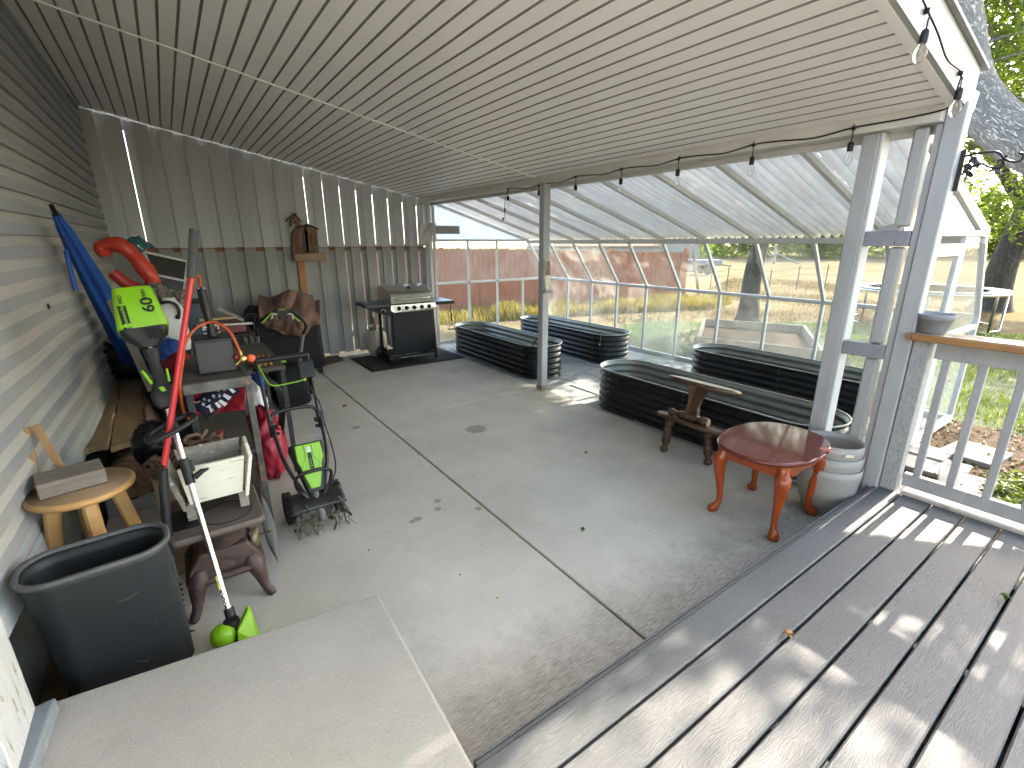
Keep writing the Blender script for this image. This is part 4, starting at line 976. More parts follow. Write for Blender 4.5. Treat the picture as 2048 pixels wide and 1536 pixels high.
def m_incised():
    t = NT('incised_post_mat'); v = t.tc((1, 1, .55), (rad(0), 0, 0))
    w1 = t.n('ShaderNodeTexVoronoi'); w1.inputs['Scale'].default_value = 75; t.l(v, w1.inputs['Vector'])
    h = t.ramp(w1.outputs['Distance'], [(.12, 0.0), (.4, 1.0)])
    c = t.ramp(t.noise(t.tc(), 8, 5), [(.3, (.27, .275, .285)), (.7, (.35, .355, .36))])
    return t.done(t.bsdf(t.mix(h, (.25, .25, .26), c), .65, 0, t.bump(h, .7, .004)))
mb = MB(); mb.bb(3.572, 3.665, .822, .907, .18, 1.148, .004); mb.obj('post', m_incised(), rl_)
c = V((3.615, .845, 1.2036)); gp_ = thing('clay_pot', 'grey painted bowl shaped flower pot on the end of the handrail', 'flower pot', c)
M['greypot'] = mat('grey_painted_pot_mat', (.23, .235, .245), (.17, .175, .18), 8, .8, bump=.3, bscale=60)
mb = MB(); mb.lathe([(0, 0), (.060, 0), (.064, .006), (.082, .075), (.089, .078), (.094, .108), (.089, .111), (.078, .085), (.056, .02), (0, .018)], c, seg=32); mb.obj('bowl', M['greypot'], gp_)

# ---- iron plant bracket on the corner post
br = thing('iron_bracket', 'black scrolled iron plant hanger with leaf shapes on the corner post', 'plant hanger', (3.66, .86, 2.05))
def hk(px, py): return Y(px, py, .80)
bx_ = 3.62
def hb(px, py):
    p = X(px, py, 3.62); return V((3.62, p.y-.045, p.z))
mb = MB(); p, q = hb(1907, 303), hb(1897, 372); mb.bar((bx_, .900, p.z), (bx_, .900, q.z-.03), .018, .022); mb.obj('plate', M['blackm'], br)
def arm(pts, r):
    mb = MB(); mb.tube(spline([hb(*p) for p in pts], 6), r, 8); return mb
arm([(1908, 315), (1940, 308), (1972, 307), (1985, 320), (2003, 326), (2018, 322), (2022, 312), (2014, 308)], .006).obj('arm', M['blackm'], br)
arm([(1902, 352), (1915, 340), (1940, 330), (1955, 336), (1975, 338), (1985, 330), (1978, 322), (1970, 328)], .006).obj('scroll', M['blackm'], br)
arm([(1905, 345), (1918, 325), (1930, 318), (1924, 334), (1912, 352), (1908, 362)], .005).obj('scroll', M['blackm'], br)
rb = random.Random(4)
for (px, py, s) in ((1925, 322, .035), (1932, 330, .03), (1915, 335, .03), (1916, 350, .032), (1968, 337, .03), (1978, 333, .028), (1972, 342, .025), (1985, 318, .02)):
    mb = MB(); c_ = hb(px, py); d = V((0, rb.uniform(-1, 1), rb.uniform(-1, 1))).normalized(); s_ = V((.25, d.z, -d.y)).normalized()
    mb.prism([c_-d*s, c_+s_*s*.45, c_+d*s*1.1, c_-s_*s*.45], (.004, 0, 0)); mb.obj('leaf', M['blackm'], br)

# ================================================================== STRING LIGHTS
sg = thing('string_lights', 'black outdoor string light cord with clear bulbs along the beam and fascia', 'string lights', (3.49, 3, 2.36))
def m_bulb():
    t = NT('clear_bulb_mat'); g = t.n('ShaderNodeBsdfGlass'); g.inputs['IOR'].default_value = 1.25; g.inputs['Roughness'].default_value = .03
    tr = t.n('ShaderNodeBsdfTransparent'); a = t.n('ShaderNodeMixShader'); a.inputs[0].default_value = .55; t.l(g.outputs[0], a.inputs[1]); t.l(tr.outputs[0], a.inputs[2]); return t.done(a.outputs[0])
M['bulb'] = m_bulb(); M['filament'] = mat('filament_mat', (.55, .42, .22), None, 5, .4, .5)
bx2 = 3.488
top_px = [(1016, 378), (1078, 370), (1152, 353), (1243, 338), (1358, 317), (1508, 289), (1708, 255)]
anch = [X(px, py, bx2) for px, py in top_px]
fasc = [Y(1922, 145, .915), Y(1855, 20, .915)]
cord = [anch[0]]
for a, b in zip(anch[:-1], anch[1:]): cord += [lerp(a, b, .3)+V((0, 0, -.006)), lerp(a, b, .65)+V((0, 0, -.022)), b]
cn = X(1900, 212, bx2); cord += [lerp(anch[-1], cn, .5)+V((-.004, 0, -.012)), V((3.49, 1.0, 2.385)), V((3.42, .93, 2.40)), Y(1915, 178, .905), fasc[0], lerp(fasc[0], fasc[1], .35)+V((-.02, 0, -.03)), lerp(fasc[0], fasc[1], .7)+V((0, 0, -.01)), fasc[1], Y(1835, -25, .905), Y(1800, -90, .9)]
mb = MB(); mb.tube(spline(cord, 6), .0048, 6); mb.obj('cord', M['black'], sg)
mb = MB()
for p in anch+fasc:
    mb.box(p+V((-.003, 0, -.004)), (.016, .022, .022), None, .004); mb.tube([p+V((-.004, 0, -.012)), p+V((.01, .006, .022))], .003, 5)
mb.obj('clips', M['black'], sg)
def bulb(a, drop, d=V((0, 0, -1)), s=1.0):
    d = d.normalized(); e = a+d*drop
    mb = MB(); mb.tube([a, lerp(a, e, .5)+V((.002, .002, 0)), e], .0035, 6); mb.lathe([(.006*s, 0), (.013*s, .006*s), (.0165*s, .014*s), (.0165*s, .050*s), (.014*s, .056*s)], e, d, 16)
    so_ = mb.obj('socket', M['black'], sg)
    mb = MB(); mb.lathe([(.012*s, .056*s), (.016*s, .068*s), (.0225*s, .086*s), (.0235*s, .100*s), (.019*s, .118*s), (.010*s, .130*s), (0, .133*s)], e, d, 18); mb.obj('bulb', M['bulb'], so_)
    mb = MB(); mb.tube([e+d*.06*s, e+d*.085*s+V((.004, 0, 0)), e+d*.105*s+V((-.004, .003, 0)), e+d*.085*s+V((0, -.004, 0))], .0012, 4); mb.obj('filament', M['filament'], so_)
for a, k in zip(anch, (.075, .055, .075, .075, .075, .075, .075)): bulb(a, k)
bulb(fasc[1]+V((0, -.012, -.02)), .05, V((-.12, 0, -1)), 1.0); bulb(fasc[0]+V((0, -.012, -.02)), .045, V((-.05, 0, -1)), 1.0)
a = anch[0]; e = X(1010, 440, bx2); mb = MB(); mb.tube(spline([a, a+V((-.004, .035, -.08)), X(1009, 412, bx2), e], 6), .0035, 6); mb.box(X(1010, 420, bx2), (.02, .012, .05), (.1, 0, 0), .004); mb.box(X(1006, 435, bx2)+V((0, 0, -.02)), (.02, .016, .045), (.5, 0, 0), .004); mb.obj('plug_end', M['black'], sg)

# ================================================================== THINGS ON POSTS AND FENCE
mb = MB(); a = [V((3.452, 4.292, 1.535)), V((3.535, 4.292, 1.525)), V((3.54, 4.290, 1.30)), V((3.452, 4.290, 1.29))]
cal = thing('paper_notice', 'torn and curled printed paper calendar stapled to the centre post', 'calendar', (3.49, 4.29, 1.35))
M['paper'] = mat('yellowed_paper_mat', (.62, .57, .49), (.50, .45, .37), 14, .8, bump=.3, spot=(.20, .16, .13), spot_scale=26, spot_lo=.60, spot_hi=.66)
M['paper_dark'] = mat('faded_print_mat', (.26, .17, .13), (.16, .12, .10), 26, .7, spot=(.5, .42, .34), spot_scale=30, spot_lo=.58, spot_hi=.64)
def cf(u, v):
    z = 1.535-.345*v; return V((3.452+.085*u+.010*v*u+.02*max(0, v-.8), 4.287-.008-.05*max(0, v-.72)**1.3*3.2-.006*math.sin(u*5+v*9), z+.06*max(0, v-.85)))
mb = MB(); mb.slab(cf, 8, 16, .002); mb.obj('page', M['paper'], cal)
def cf2(u, v): return cf(.15+u*.75, .04+v*.46)+V((0, -.004, 0))
mb = MB(); mb.slab(cf2, 6, 8, .001); mb.obj('picture', M['paper_dark'], cal)
mb = MB(); mb.bb(3.448, 3.56, 4.255, 4.288, 1.165, 1.195, .002); mb.obj('ledge', M['block'], cal)

bh = thing('bird_house', 'rustic double bird house of reclaimed wood on a small shelf on the fence', 'bird house', (1.68, 7.55, 1.5))
M['barnwood'] = mat('reclaimed_brown_wood_mat', (.225, .125, .075), (.12, .065, .04), 5, .85, stretch=(4, 4, .6), bump=.5, bscale=40, spot=(.34, .24, .16), spot_scale=14, spot_lo=.64, spot_hi=.7)
M['barnroof'] = mat('dark_shingle_mat', (.12, .075, .05), (.07, .045, .03), 9, .85, bump=.4)
fy = 7.47
def bhp(px, py, d=0): p = Y(px, py, fy); return V((p.x, fy+d, p.z))
mb = MB(); mb.prism([bhp(585, 506), bhp(618, 504), bhp(615, 462), bhp(603, 450), bhp(594, 458), bhp(585, 461)], (0, .11, 0))
mb.prism([bhp(582, 452), bhp(602, 452), bhp(599, 442), bhp(592, 432), bhp(582, 441)], (0, .10, 0)); mb.obj('tower', M['barnwood'], bh)
mb = MB(); mb.prism([bhp(612, 506), bhp(638, 506), bhp(634, 458), bhp(616, 452), bhp(608, 460)], (0, .12, 0)); mb.obj('house_box', M['barnwood'], bh)
mb = MB()
for a, b in (((574, 443), (590, 428)), ((589, 428), (603, 443)), ((586, 460), (616, 450)), ((615, 449), (638, 459))):
    p, q = bhp(*a), bhp(*b); mb.prism([p, q, q+V((0, 0, .014)), p+V((0, 0, .014))], (0, .14, 0)) if a[0] != 589 else mb.prism([p, q, q+V((0, 0, .014)), p+V((0, 0, .014))], (0, .13, 0))
mb.obj('roof', M['barnroof'], bh)
mb = MB(); p, q = bhp(588, 449, -.012), bhp(578, 467, -.02); mb.bar(p, q, .03, .014); mb.obj('perch_slat', M['trimw'], bh)
mb = MB()
for px, py, r in ((591, 444, .016), (621, 473, .013), (622, 480, .013)): mb.lathe([(0, 0), (r, 0), (r, .004), (0, .004)], bhp(px, py, -.0045), (0, 1, 0), 14)
mb.obj('entry_holes', M['black'], bh)
mb = MB(); mb.prism([bhp(606, 505, -.003), bhp(613, 505, -.003), bhp(609, 462, -.003), bhp(604, 462, -.003)], (0, .003, 0)); mb.obj('gap', M['black'], bh)
mb = MB(); p, q = bhp(588, 522), bhp(651, 520); mb.bb(p.x, q.x, fy-.035, 7.59, p.z-.005, p.z+.10, .004); mb.bb(p.x+.015, q.x-.01, fy-.036, fy-.030, p.z+.001, p.z+.09); mb.obj('shelf', mat('tan_shelf_wood_mat', (.36, .25, .155), (.25, .165, .10), 5, .8, stretch=(.6, 4, 4), bump=.3), bh)
pc = bhp(633, 507, -.01); bk = thing('tin_pail', 'small galvanised tin pail on the bird house shelf', 'pail', (pc.x, pc.y, p.z+.10))
mb = MB(); mb.lathe([(0, .0), (.036, 0), (.050, .10), (.053, .103), (.048, .10), (.034, .006), (0, .006)], (pc.x, fy+.02, p.z+.10), seg=20); mb.obj('body', M['galv'], bk)
mb = MB(); mb.ring((pc.x+.03, fy+.02, p.z+.15), .055, .003, (.7, -.7, 0), 16, 5, 0, math.pi); mb.obj('handle', M['steel'], bk)

# plank on the end post, wrapped in plastic film
a, b = Y(862, 451, 7.42), Y(918, 452, 7.42); b2 = Y(918, 468, 7.42)
mb = MB(); mb.bb(a.x-.12, b.x, 7.40, 7.425, b2.z, b.z, .003); solo(mb, 'shelf_plank', M['fence_lo'], 'grey board nailed across the post at the end of the fence', 'board', (a.x, 7.41, b.z))
def pf(u, v):
    p = Y(838+34*u, 446+34*v+10*v*math.sin(u*7), 7.385); return V((p.x, 7.385-.02*math.sin(u*9+v*5)-.015*v, p.z))
mb = MB(); mb.slab(pf, 16, 12, .002); solo(mb, 'plastic_film', m_transl('torn_plastic_film_mat', (.74, .72, .68), .5), 'torn crumpled clear plastic film hanging on the grey board', 'plastic film', tuple(pf(.5, .5)))

# ================================================================== GRILL
mb = MB(); q = 26
def mf(u, v): return V((2.06+1.47*u, 6.31+.99*v, .007+.002*mnoise.noise(V((u*9, v*9, 2)))))
mb.slab(mf, 20, 14, .008); solo(mb, 'grill_mat', mat('dark_brown_mat_mat', (.032, .026, .023), (.02, .017, .015), 12, .95, bump=.8, bscale=200, spot=(.20, .16, .12), spot_scale=70, spot_lo=.72, spot_hi=.76), 'dark rectangular mat with crumbs and leaf bits under the gas grill', 'mat', (2.8, 6.8, 0))
g = thing('gas_grill', 'black gas grill with a stainless steel lid and five burner knobs', 'grill', (2.8, 6.8, 0))
M['lid'] = mat('smoked_stainless_mat', (.60, .57, .52), (.42, .39, .35), 5, .30, 1.0, bump=.04, stretch=(.5, 3, 3), spot=(.16, .11, .07), spot_scale=6, spot_lo=.64, spot_hi=.76)
M['gpanel'] = mat('black_enamel_mat', (.009, .0095, .012), (.006, .007, .009), 6, .38, bump=.03, Specular_IOR_Level=.3)
GX0, GX1, GY0, GY1 = 2.475, 3.125, 6.50, 7.05
lp = [(6.50, .885), (6.492, .985), (6.505, 1.02), (6.56, 1.055), (6.72, 1.105), (6.86, 1.125), (6.98, 1.11), (7.04, 1.05), (7.05, .885)]
mb = MB(); mb.prism([(GX0, y, z) for y, z in lp], (GX1-GX0, 0, 0)); lid = mb.obj('lid', M['lid'], g, .006)
mb = MB(); hz = .955; mb.tube([(GX0+.07, 6.49, hz), (GX0+.075, 6.455, hz), (GX0+.10, 6.445, hz), (GX1-.10, 6.445, hz), (GX1-.075, 6.455, hz), (GX1-.07, 6.49, hz)], .012, 10); mb.obj('handle', M['steel'], lid)
mb = MB(); mb.lathe([(0, 0), (.03, .001), (.03, .012), (0, .014)], ((GX0+GX1)/2+.02, 6.655, 1.088), (0, -.3, 1), 16); mb.obj('thermometer', M['gpanel'], lid)
mb = MB(); mb.prism([(GX0-.01, 6.475, .875), (GX0-.015, 6.465, .80), (GX0+.03, 6.47, .765), (GX1-.02, 6.47, .765), (GX1+.035, 6.465, .80), (GX1+.03, 6.475, .875)], (0, .03, 0)); pan = mb.obj('control_panel', M['steel'], g, .004)
for k in range(5):
    kx = GX0+.105+k*.117; mb = MB(); mb.lathe([(.030, 0), (.029, .006), (.024, .009), (.022, .026), (0, .028)], (kx, 6.467, .822), (0, -1, .08), 18); mb.box((kx, 6.438, .822), (.009, .016, .044), (0, .15*(k % 2), 0), .002); mb.obj('knob', M['black'], pan)
mb = MB(); mb.lathe([(.009, 0), (.009, .012), (0, .013)], (GX0+.16, 6.468, .797), (0, -1, 0), 10); mb.obj('igniter', M['black'], pan)
mb = MB(); mb.bb(GX0+.01, GX1-.02, 6.495, 6.51, .15, .765, .006); mb.obj('front_panel', M['gpanel'], g)
mb = MB(); mb.bb(GX0, GX1, 6.51, 7.05, .80, .884, .004); mb.bb(GX0, GX1, 6.515, 7.03, .10, .13); mb.obj('firebox', M['gpanel'], g)
for x in (GX0+.01, GX1-.01):
    for y in (6.525, 7.02):
        mb = MB(); r_ = x > 2.8; mb.bar((x, y, .80), (x+(.03 if r_ else 0), y, .02 if r_ else .10), .035, .035, up=(0, 1, 0)); mb.obj('leg', M['gpanel'], g)
        if r_:
            pass
mb = MB(); mb.bb(GX1-.015, GX1, 6.56, 7.0, .15, .40); mb.obj('side_panel', M['gpanel'], g)
mb = MB(); mb.hexa([(GX1+.01, 6.50, .825), (3.49, 6.50, .825), (3.49, 6.98, .825), (GX1+.01, 6.98, .825), (GX1+.01, 6.50, .878), (3.49, 6.50, .872), (3.49, 6.98, .885), (GX1+.01, 6.98, .888)]); mb.obj('side_shelf', M['gpanel'], g, .006)
mb = MB(); mb.hexa([(2.13, 6.52, .845), (GX0-.01, 6.50, .835), (GX0-.01, 6.98, .85), (2.13, 6.98, .85), (2.13, 6.52, .885), (GX0-.01, 6.50, .885), (GX0-.01, 6.98, .90), (2.13, 6.98, .90)]); ss = mb.obj('side_shelf', mat('dusty_black_shelf_mat', (.07, .068, .065), (.03, .03, .03), 6, .5, spot=(.2, .18, .16), spot_scale=20, spot_lo=.66, spot_hi=.74), g, .006)
mb = MB(); mb.prism([(2.13, 6.515, .86), (GX0, 6.495, .86), (GX0, 6.495, .72), (2.36, 6.505, .745), (2.22, 6.51, .80)], (0, .012, 0)); mb.obj('burner_face', M['gpanel'], ss)
mb = MB(); kx = 2.36; mb.lathe([(.036, 0), (.035, .006), (.027, .007), (.024, .028), (0, .03)], (kx, 6.503, .79), (0, -1, .1), 18); mb.obj('knob', M['black'], ss)
mb = MB(); mb.ring((kx, 6.500, .79), .033, .005, (0, 1, .1), 20, 6); mb.obj('bezel', M['steel'], ss)
mb = MB(); mb.bar((GX0, 6.53, .72), (GX0, 7.02, .78), .006, .06); mb.obj('brace', M['steel'], g)
for y, x in ((6.50, GX0+.0), (7.0, GX0-.0)):
    mb = MB(); mb.lathe([(.02, -.03), (.05, -.028), (.085, -.024), (.092, -.012), (.092, .012), (.085, .024), (.05, .028), (.02, .03)], (x-.0, y, .095), (0, 1, 0), 28)
    for k in range(6):
        a = k*math.pi/3; mb.box((x+.04*math.cos(a), y-.03, .095+.04*math.sin(a)), (.05, .006, .012), (0, -a, 0))
    mb.obj('wheel', M['gpanel'], g)
mb = MB(); mb.tube([(GX0+.1, 6.55, .09), (GX1, 6.55, .09)], .012, 8); mb.bar((GX0+.02, 6.56, .12), (GX0+.02, 7.0, .12), .05, .02); mb.obj('bottom_rail', M['steel'], g)
# gas bottle and tools
c = V((2.50, 7.28, .0)); gb = thing('gas_bottle', 'pale beige gas cylinder standing behind the grill by the fence', 'gas bottle', c)
mb = MB(); mb.lathe([(0, .03), (.10, .03), (.13, .05), (.152, .10), (.155, .20), (.155, .30), (.14, .36), (.10, .395), (.04, .41), (0, .41)], c, seg=28); mb.obj('tank', mat('beige_tank_mat', (.44, .40, .34), (.36, .33, .28), 5, .5), gb)
mb = MB(); mb.lathe([(.10, 0), (.10, .04)], c, seg=24); mb.lathe([(.025, .40), (.025, .46), (.05, .46), (.05, .48), (0, .48)], c, seg=14); mb.ring(c+V((0, 0, .47)), .10, .012, seg=20, a0=.6, a1=5.6); mb.obj('collar', M['trimw'], gb)
fk = thing('grill_fork', 'grill fork with a red handle hanging from the left grill shelf', 'grill tool', (2.22, 6.49, .8))
mb = MB(); mb.tube([(2.20, 6.485, .79), (2.205, 6.485, .70)], .012, 8); mb.obj('handle', mat('white_band_mat', (.5, .46, .44), None, 5, .5), fk)
mb = MB(); mb.tube([(2.203, 6.485, .735), (2.225, 6.485, .545)], .014, 8); mb.obj('grip', mat('dark_red_grip_mat', (.20, .018, .02), (.13, .012, .015), 5, .4), fk)
mb = MB()
for s in (-1, 1): mb.tube(spline([(2.225, 6.485, .55), (2.228+s*.012, 6.485, .50), (2.232+s*.013, 6.485, .36)], 4), .004, 6)
mb.obj('tines', M['steel'], fk)
bsx = 3.42; bsh = thing('grill_brush', 'wire grill brush with a dark handle hanging under the right grill shelf', 'grill brush', (bsx, 6.49, .6))
mb = MB(); mb.tube([(bsx-.01, 6.49, .82), (bsx, 6.49, .60)], [.006, .014], 8); mb.tube([(bsx-.002, 6.49, .70), (bsx+.003, 6.49, .57)], .013, 8); mb.obj('handle', mat('dark_brown_handle_mat', (.09, .03, .02), None, 5, .5), bsh)
mb = MB(); mb.tube([(bsx, 6.49, .58), (bsx, 6.49, .53), (bsx-.06, 6.49, .45)], .004, 6); mb.tube([(bsx, 6.49, .53), (bsx+.06, 6.49, .45)], .004, 6); mb.tube(spline([(bsx-.065, 6.49, .45), (bsx, 6.485, .437), (bsx+.065, 6.49, .45)], 4), .011, 8); mb.obj('brush_head', M['blackm'], bsh)
# ================================================================== CLUTTER ALONG THE HOUSE WALL
def seg_at(A, B, py):
    lo_, hi_ = -.3, 1.4
    def f(t):
        p = lerp(A, B, t)-EYE if False else (V(A)+(V(B)-V(A))*t)-EYE; return 768-F*p.dot(UP)/p.dot(FW)
    s = 1 if f(hi_) > f(lo_) else -1
    for _ in range(50):
        mid = (lo_+hi_)/2
        if (f(mid)-py)*s > 0: hi_ = mid
        else: lo_ = mid
    return V(A)+(V(B)-V(A))*lo_
def lump(c, r, amp=.15, fr=3.0, seg=40, rings=26, seed=0, fold=(1, 1, 1), flat=None):
    """crumpled cloth or bag: ellipsoid with folded, ridged relief"""
    mb = MB(); b2 = bmesh.new(); bmesh.ops.create_uvsphere(b2, u_segments=seg, v_segments=rings, radius=1)
    for v in b2.verts:
        q = V((v.co.x*fold[0], v.co.y*fold[1], v.co.z*fold[2]))*fr+V((seed*3.1, seed, 0))
        k = 1+amp*(1-2*abs(mnoise.noise(q)))+amp*.5*(1-2*abs(mnoise.noise(q*2.3)))-amp*.4
        p = V((v.co.x*r[0]*k, v.co.y*r[1]*k, v.co.z*r[2]*k))
        if flat is not None and p.z < -flat: p.z = -flat+.1*(p.z+flat)
        v.co = p+V(c)
    return mb.add(b2, None, True)
def cloth_mat(name, col, col2=None, rough=.75, sc=6): return mat(name, col, col2, sc, rough, bump=.25, bscale=240, dist=.002, Specular_IOR_Level=.2)

# ---- grey bin
M['bin'] = mat('scuffed_charcoal_plastic_mat', (.013, .0165, .020), (.008, .0105, .013), 3, .55, bump=.12, bscale=60, spot=(.20, .21, .22), spot_scale=5, spot_lo=.74, spot_hi=.90, stretch=(1, 1, 1))
bc = V((-.40, 2.135, 0)); bn = thing('waste_bin', 'scuffed charcoal plastic waste bin standing open beside the concrete step', 'bin', bc)
def rrect(a, b, r, n=8):
    o = []
    for cx_, cy_, a0 in ((a-r, b-r, 0), (-a+r, b-r, 90), (-a+r, -b+r, 180), (a-r, -b+r, 270)):
        for i in range(n+1): t = rad(a0+90*i/n); o.append((cx_+r*math.cos(t), cy_+r*math.sin(t)))
    return o
def loft(levels, m_rot=None, c=(0, 0, 0), cap0=True, cap1=False):
    """levels [(z, a, b, r, dy)] rounded-rectangle sections"""
    mb = MB(); vs = []; n = None
    for (z, a, b, r, dx, dy) in levels:
        s = rrect(a, b, r); n = len(s)
        for x, y in s:
            p = V((x+dx, y+dy, z)); p = m_rot @ p if m_rot else p; vs.append(p+V(c))
    k = len(levels)
    mb.raw(vs, [(j*n+i, j*n+(i+1) % n, (j+1)*n+(i+1) % n, (j+1)*n+i) for j in range(k-1) for i in range(n)], True)
    if cap0: mb.raw(vs[:n], [tuple(range(n))[::-1]])
    if cap1: mb.raw(vs[-n:], [tuple(range(n))])
    return mb
loft([(0, .185, .085, .06, .02, .05), (.015, .195, .095, .06, .02, .05), (.585, .213, .119, .10, 0, 0), (.600, .214, .120, .10, 0, 0), (.600, .207, .113, .095, 0, 0), (.56, .203, .109, .095, 0, 0), (.03, .188, .088, .05, .02, .05)], Matrix.Rotation(rad(4), 3, 'Z'), bc, True, True).obj('shell', M['bin'], bn)
loft([(.602, .210, .116, .098, 0, 0), (.602, .222, .128, .108, 0, 0), (.604, .226, .132, .112, 0, 0), (.617, .226, .132, .112, 0, 0), (.621, .222, .128, .108, 0, 0), (.6215, .210, .116, .098, 0, 0), (.610, .206, .112, .095, 0, 0)], Matrix.Rotation(rad(4), 3, 'Z'), bc, False, False).obj('rim', mat('worn_rim_mat', (.085, .088, .09), (.05, .053, .057), 9, .6, bump=.3, spot=(.2, .2, .2), spot_scale=18, spot_lo=.62, spot_hi=.7), bn)
rs = random.Random(3)
mb = MB()
for k in range(9):
    x = rs.uniform(-.16, .18); z = rs.uniform(.1, .5); f_ = z/.6; y = -(.095+(.118-.095)*f_)-.0012+.05*(1-f_); a = rs.uniform(-.6, .9); L = rs.uniform(.008, .05)
    p = bc+V((x, y, z)); mb.bar(p-V((math.cos(a)*L/2, 0, math.sin(a)*L/2)), p+V((math.cos(a)*L/2, 0, math.sin(a)*L/2)), .0010, .0016)
mb.obj('scratches', mat('pale_scratch_mat', (.11, .115, .12), None, 40, .6), bn)
# ---- stool with timber block
sc_ = V((-.475, 2.62, 0)); st = thing('wooden_stool', 'round pale wooden stool between the bin and the house wall', 'stool', sc_)
M['pine'] = mat('varnished_pine_mat', (.52, .30, .115), (.42, .23, .08), 3, .35, stretch=(2, 2, 5), bump=.04, ndist=1.0, spot=(.30, .15, .05), spot_scale=6, spot_lo=.70, spot_hi=.78)
M['pinetop'] = mat('worn_stool_top_mat', (.30, .20, .12), (.24, .155, .09), 3, .45, stretch=(1, 6, 1), bump=.05)
mb = MB(); mb.lathe([(0, .668), (.165, .668), (.183, .674), (.190, .686), (.188, .697), (.178, .703)], sc_, seg=40); mb.obj('seat', M['pine'], st)
mb = MB(); mb.lathe([(.176, .702), (.1755, .7042), (.0, .7045)], sc_, seg=40); mb.obj('seat_face', M['pinetop'], st)
for k, a in enumerate((-62, 28, 118, 208)):
    a = rad(a-14); d = V((math.cos(a), math.sin(a), 0)); mb = MB(); mb.bar(sc_+d*.105+V((0, 0, .67)), sc_+d*.205, .055, .055, up=tuple(d), bev=.01); mb.obj('leg', M['pine'], st)
mb = MB()
for z, k0 in ((.30, 0), (.36, 1), (.30, 2), (.36, 3)):
    a0, a1 = rad(-76+90*k0), rad(14+90*k0); rr_2 = .105+.1*(1-z/.67)
    mb.tube([sc_+V((math.cos(a0)*rr_2, math.sin(a0)*rr_2, z)), sc_+V((math.cos(a1)*rr_2, math.sin(a1)*rr_2, z))], .012, 10)
mb.obj('rung', M['pine'], st)
mb = MB(); p0, p1 = Z(80, 1003, .705), Z(217, 965, .705); mid = (p0+p1)/2; dr_ = (p1-p0).normalized(); nd = V((-dr_.y, dr_.x, 0))
mb.box(mid+nd*.078+V((0, 0, .036)), ((p1-p0).length, .155, .065), (0, 0, math.atan2(dr_.y, dr_.x)), .003)
solo(mb, 'timber_block', mat('grey_weathered_timber_mat', (.24, .205, .175), (.15, .125, .105), 4, .85, stretch=(1, 8, 8), bump=.5, bscale=30, dist=.004), 'grey weathered timber offcut lying on the round stool', 'timber block', tuple(mid))
for nm, a, b, w_, lab in (('wooden_stake', (66, 960), (45, 856), .045, 'stout rough sawn wooden stake poking up behind the stool, nearer the wall'), ('wooden_stake', (122, 935), (70, 850), .028, 'thin wooden stake poking up behind the timber block, further from the wall')):
    p, q = Y(*a, 2.80), Y(*b, 2.86); p = p+(p-q)*2.5; mb = MB(); mb.bar(p, q, w_, w_*.6, up=(0, 1, 0), bev=.002)
    solo(mb, nm, mat('rough_stake_mat', (.40, .24, .12), (.26, .14, .065), 9, .8, stretch=(2, 2, .6), bump=.5, spot=(.16, .09, .04), spot_scale=20), lab, 'stake', (p.x, p.y, 0), 'wooden stakes')
# ---- slabs of live edge timber on a stack
M['slab'] = mat('rough_sawn_slab_mat', (.42, .285, .15), (.31, .205, .105), 3, .8, stretch=(4, .7, 4), bump=.35, bscale=30, spot=(.30, .21, .12), spot_scale=5, spot_lo=.64, spot_hi=.74)
M['barkedge'] = mat('torn_bark_mat', (.22, .14, .10), (.09, .05, .035), 8, .95, bump=1.0, bscale=18, dist=.02, spot=(.42, .33, .27), spot_scale=9, spot_lo=.58, spot_hi=.66)
for i, (c0_, c1_, lab) in enumerate((((-.655, -.49), (-.70, -.55), 'long rough sawn brown timber slab lying next to the house wall'), ((-.48, -.30), (-.54, -.39), 'long rough sawn timber slab with a torn bark edge, away from the wall'))):
    y0_, y1_2 = 3.62, 5.75; mb = MB()
    def sf(u, v, c0_=c0_, c1_=c1_):
        y = y0_+(y1_2-y0_)*v+.05*math.sin(u*3)*(v < .01); xa = c0_[0]+(c1_[0]-c0_[0])*v; xb = c0_[1]+(c1_[1]-c0_[1])*v
        e_ = .012*mnoise.noise(V((y*6, i*9, 2))); return V((xa+(xb+e_-xa)*u, y, .50-.03*v+.004*mnoise.noise(V((u*4, v*9, i)))+.02*u*(i == 0)))
    mb.slab(sf, 8, 40, .035, False); sb = thing('timber_slab', lab, 'timber slab', ((c0_[0]+c0_[1])/2, 3.62, 0), 'timber slabs'); mb.obj('plank', M['slab'], sb)
    if i == 1:
        mb = MB()
        def bf(u, v):
            y = 3.62+2.0*v; return V((-.295+(-.095)*v+.020*mnoise.noise(V((u*6, v*14, 3)))+.035*math.sin(u*3.1), y, .515-.15*u+.012*mnoise.noise(V((u*9, v*20, 8)))))
        mb.slab(bf, 8, 60, .022); mb.obj('bark', M['barkedge'], sb)
mb = MB(); rs = random.Random(8)
def lg(u, v): 
    a = u*2*math.pi; r_ = .13+.018*mnoise.noise(V((math.cos(a)*2, math.sin(a)*2, v*4))); return V((-.40+r_*math.cos(a)*1.05, 3.55+2.1*v, .31+r_*math.sin(a)))
mb.grid(lg, 30, 14, True, True); mb.lathe([(0, 0), (.128, 0)], (-.40, 3.551, .31), (0, 1, 0), 24); solo(mb, 'log', M['barkedge'], 'dark bark covered log lying under the timber slabs', 'log', (-.4, 3.6, 0))
mb = MB(); mb.bb(-.60, -.22, 3.75, 4.0, .0, .16, .01); solo(mb, 'block', M['paver'], 'concrete block propping up the log', 'block', (-.4, 3.85, 0))
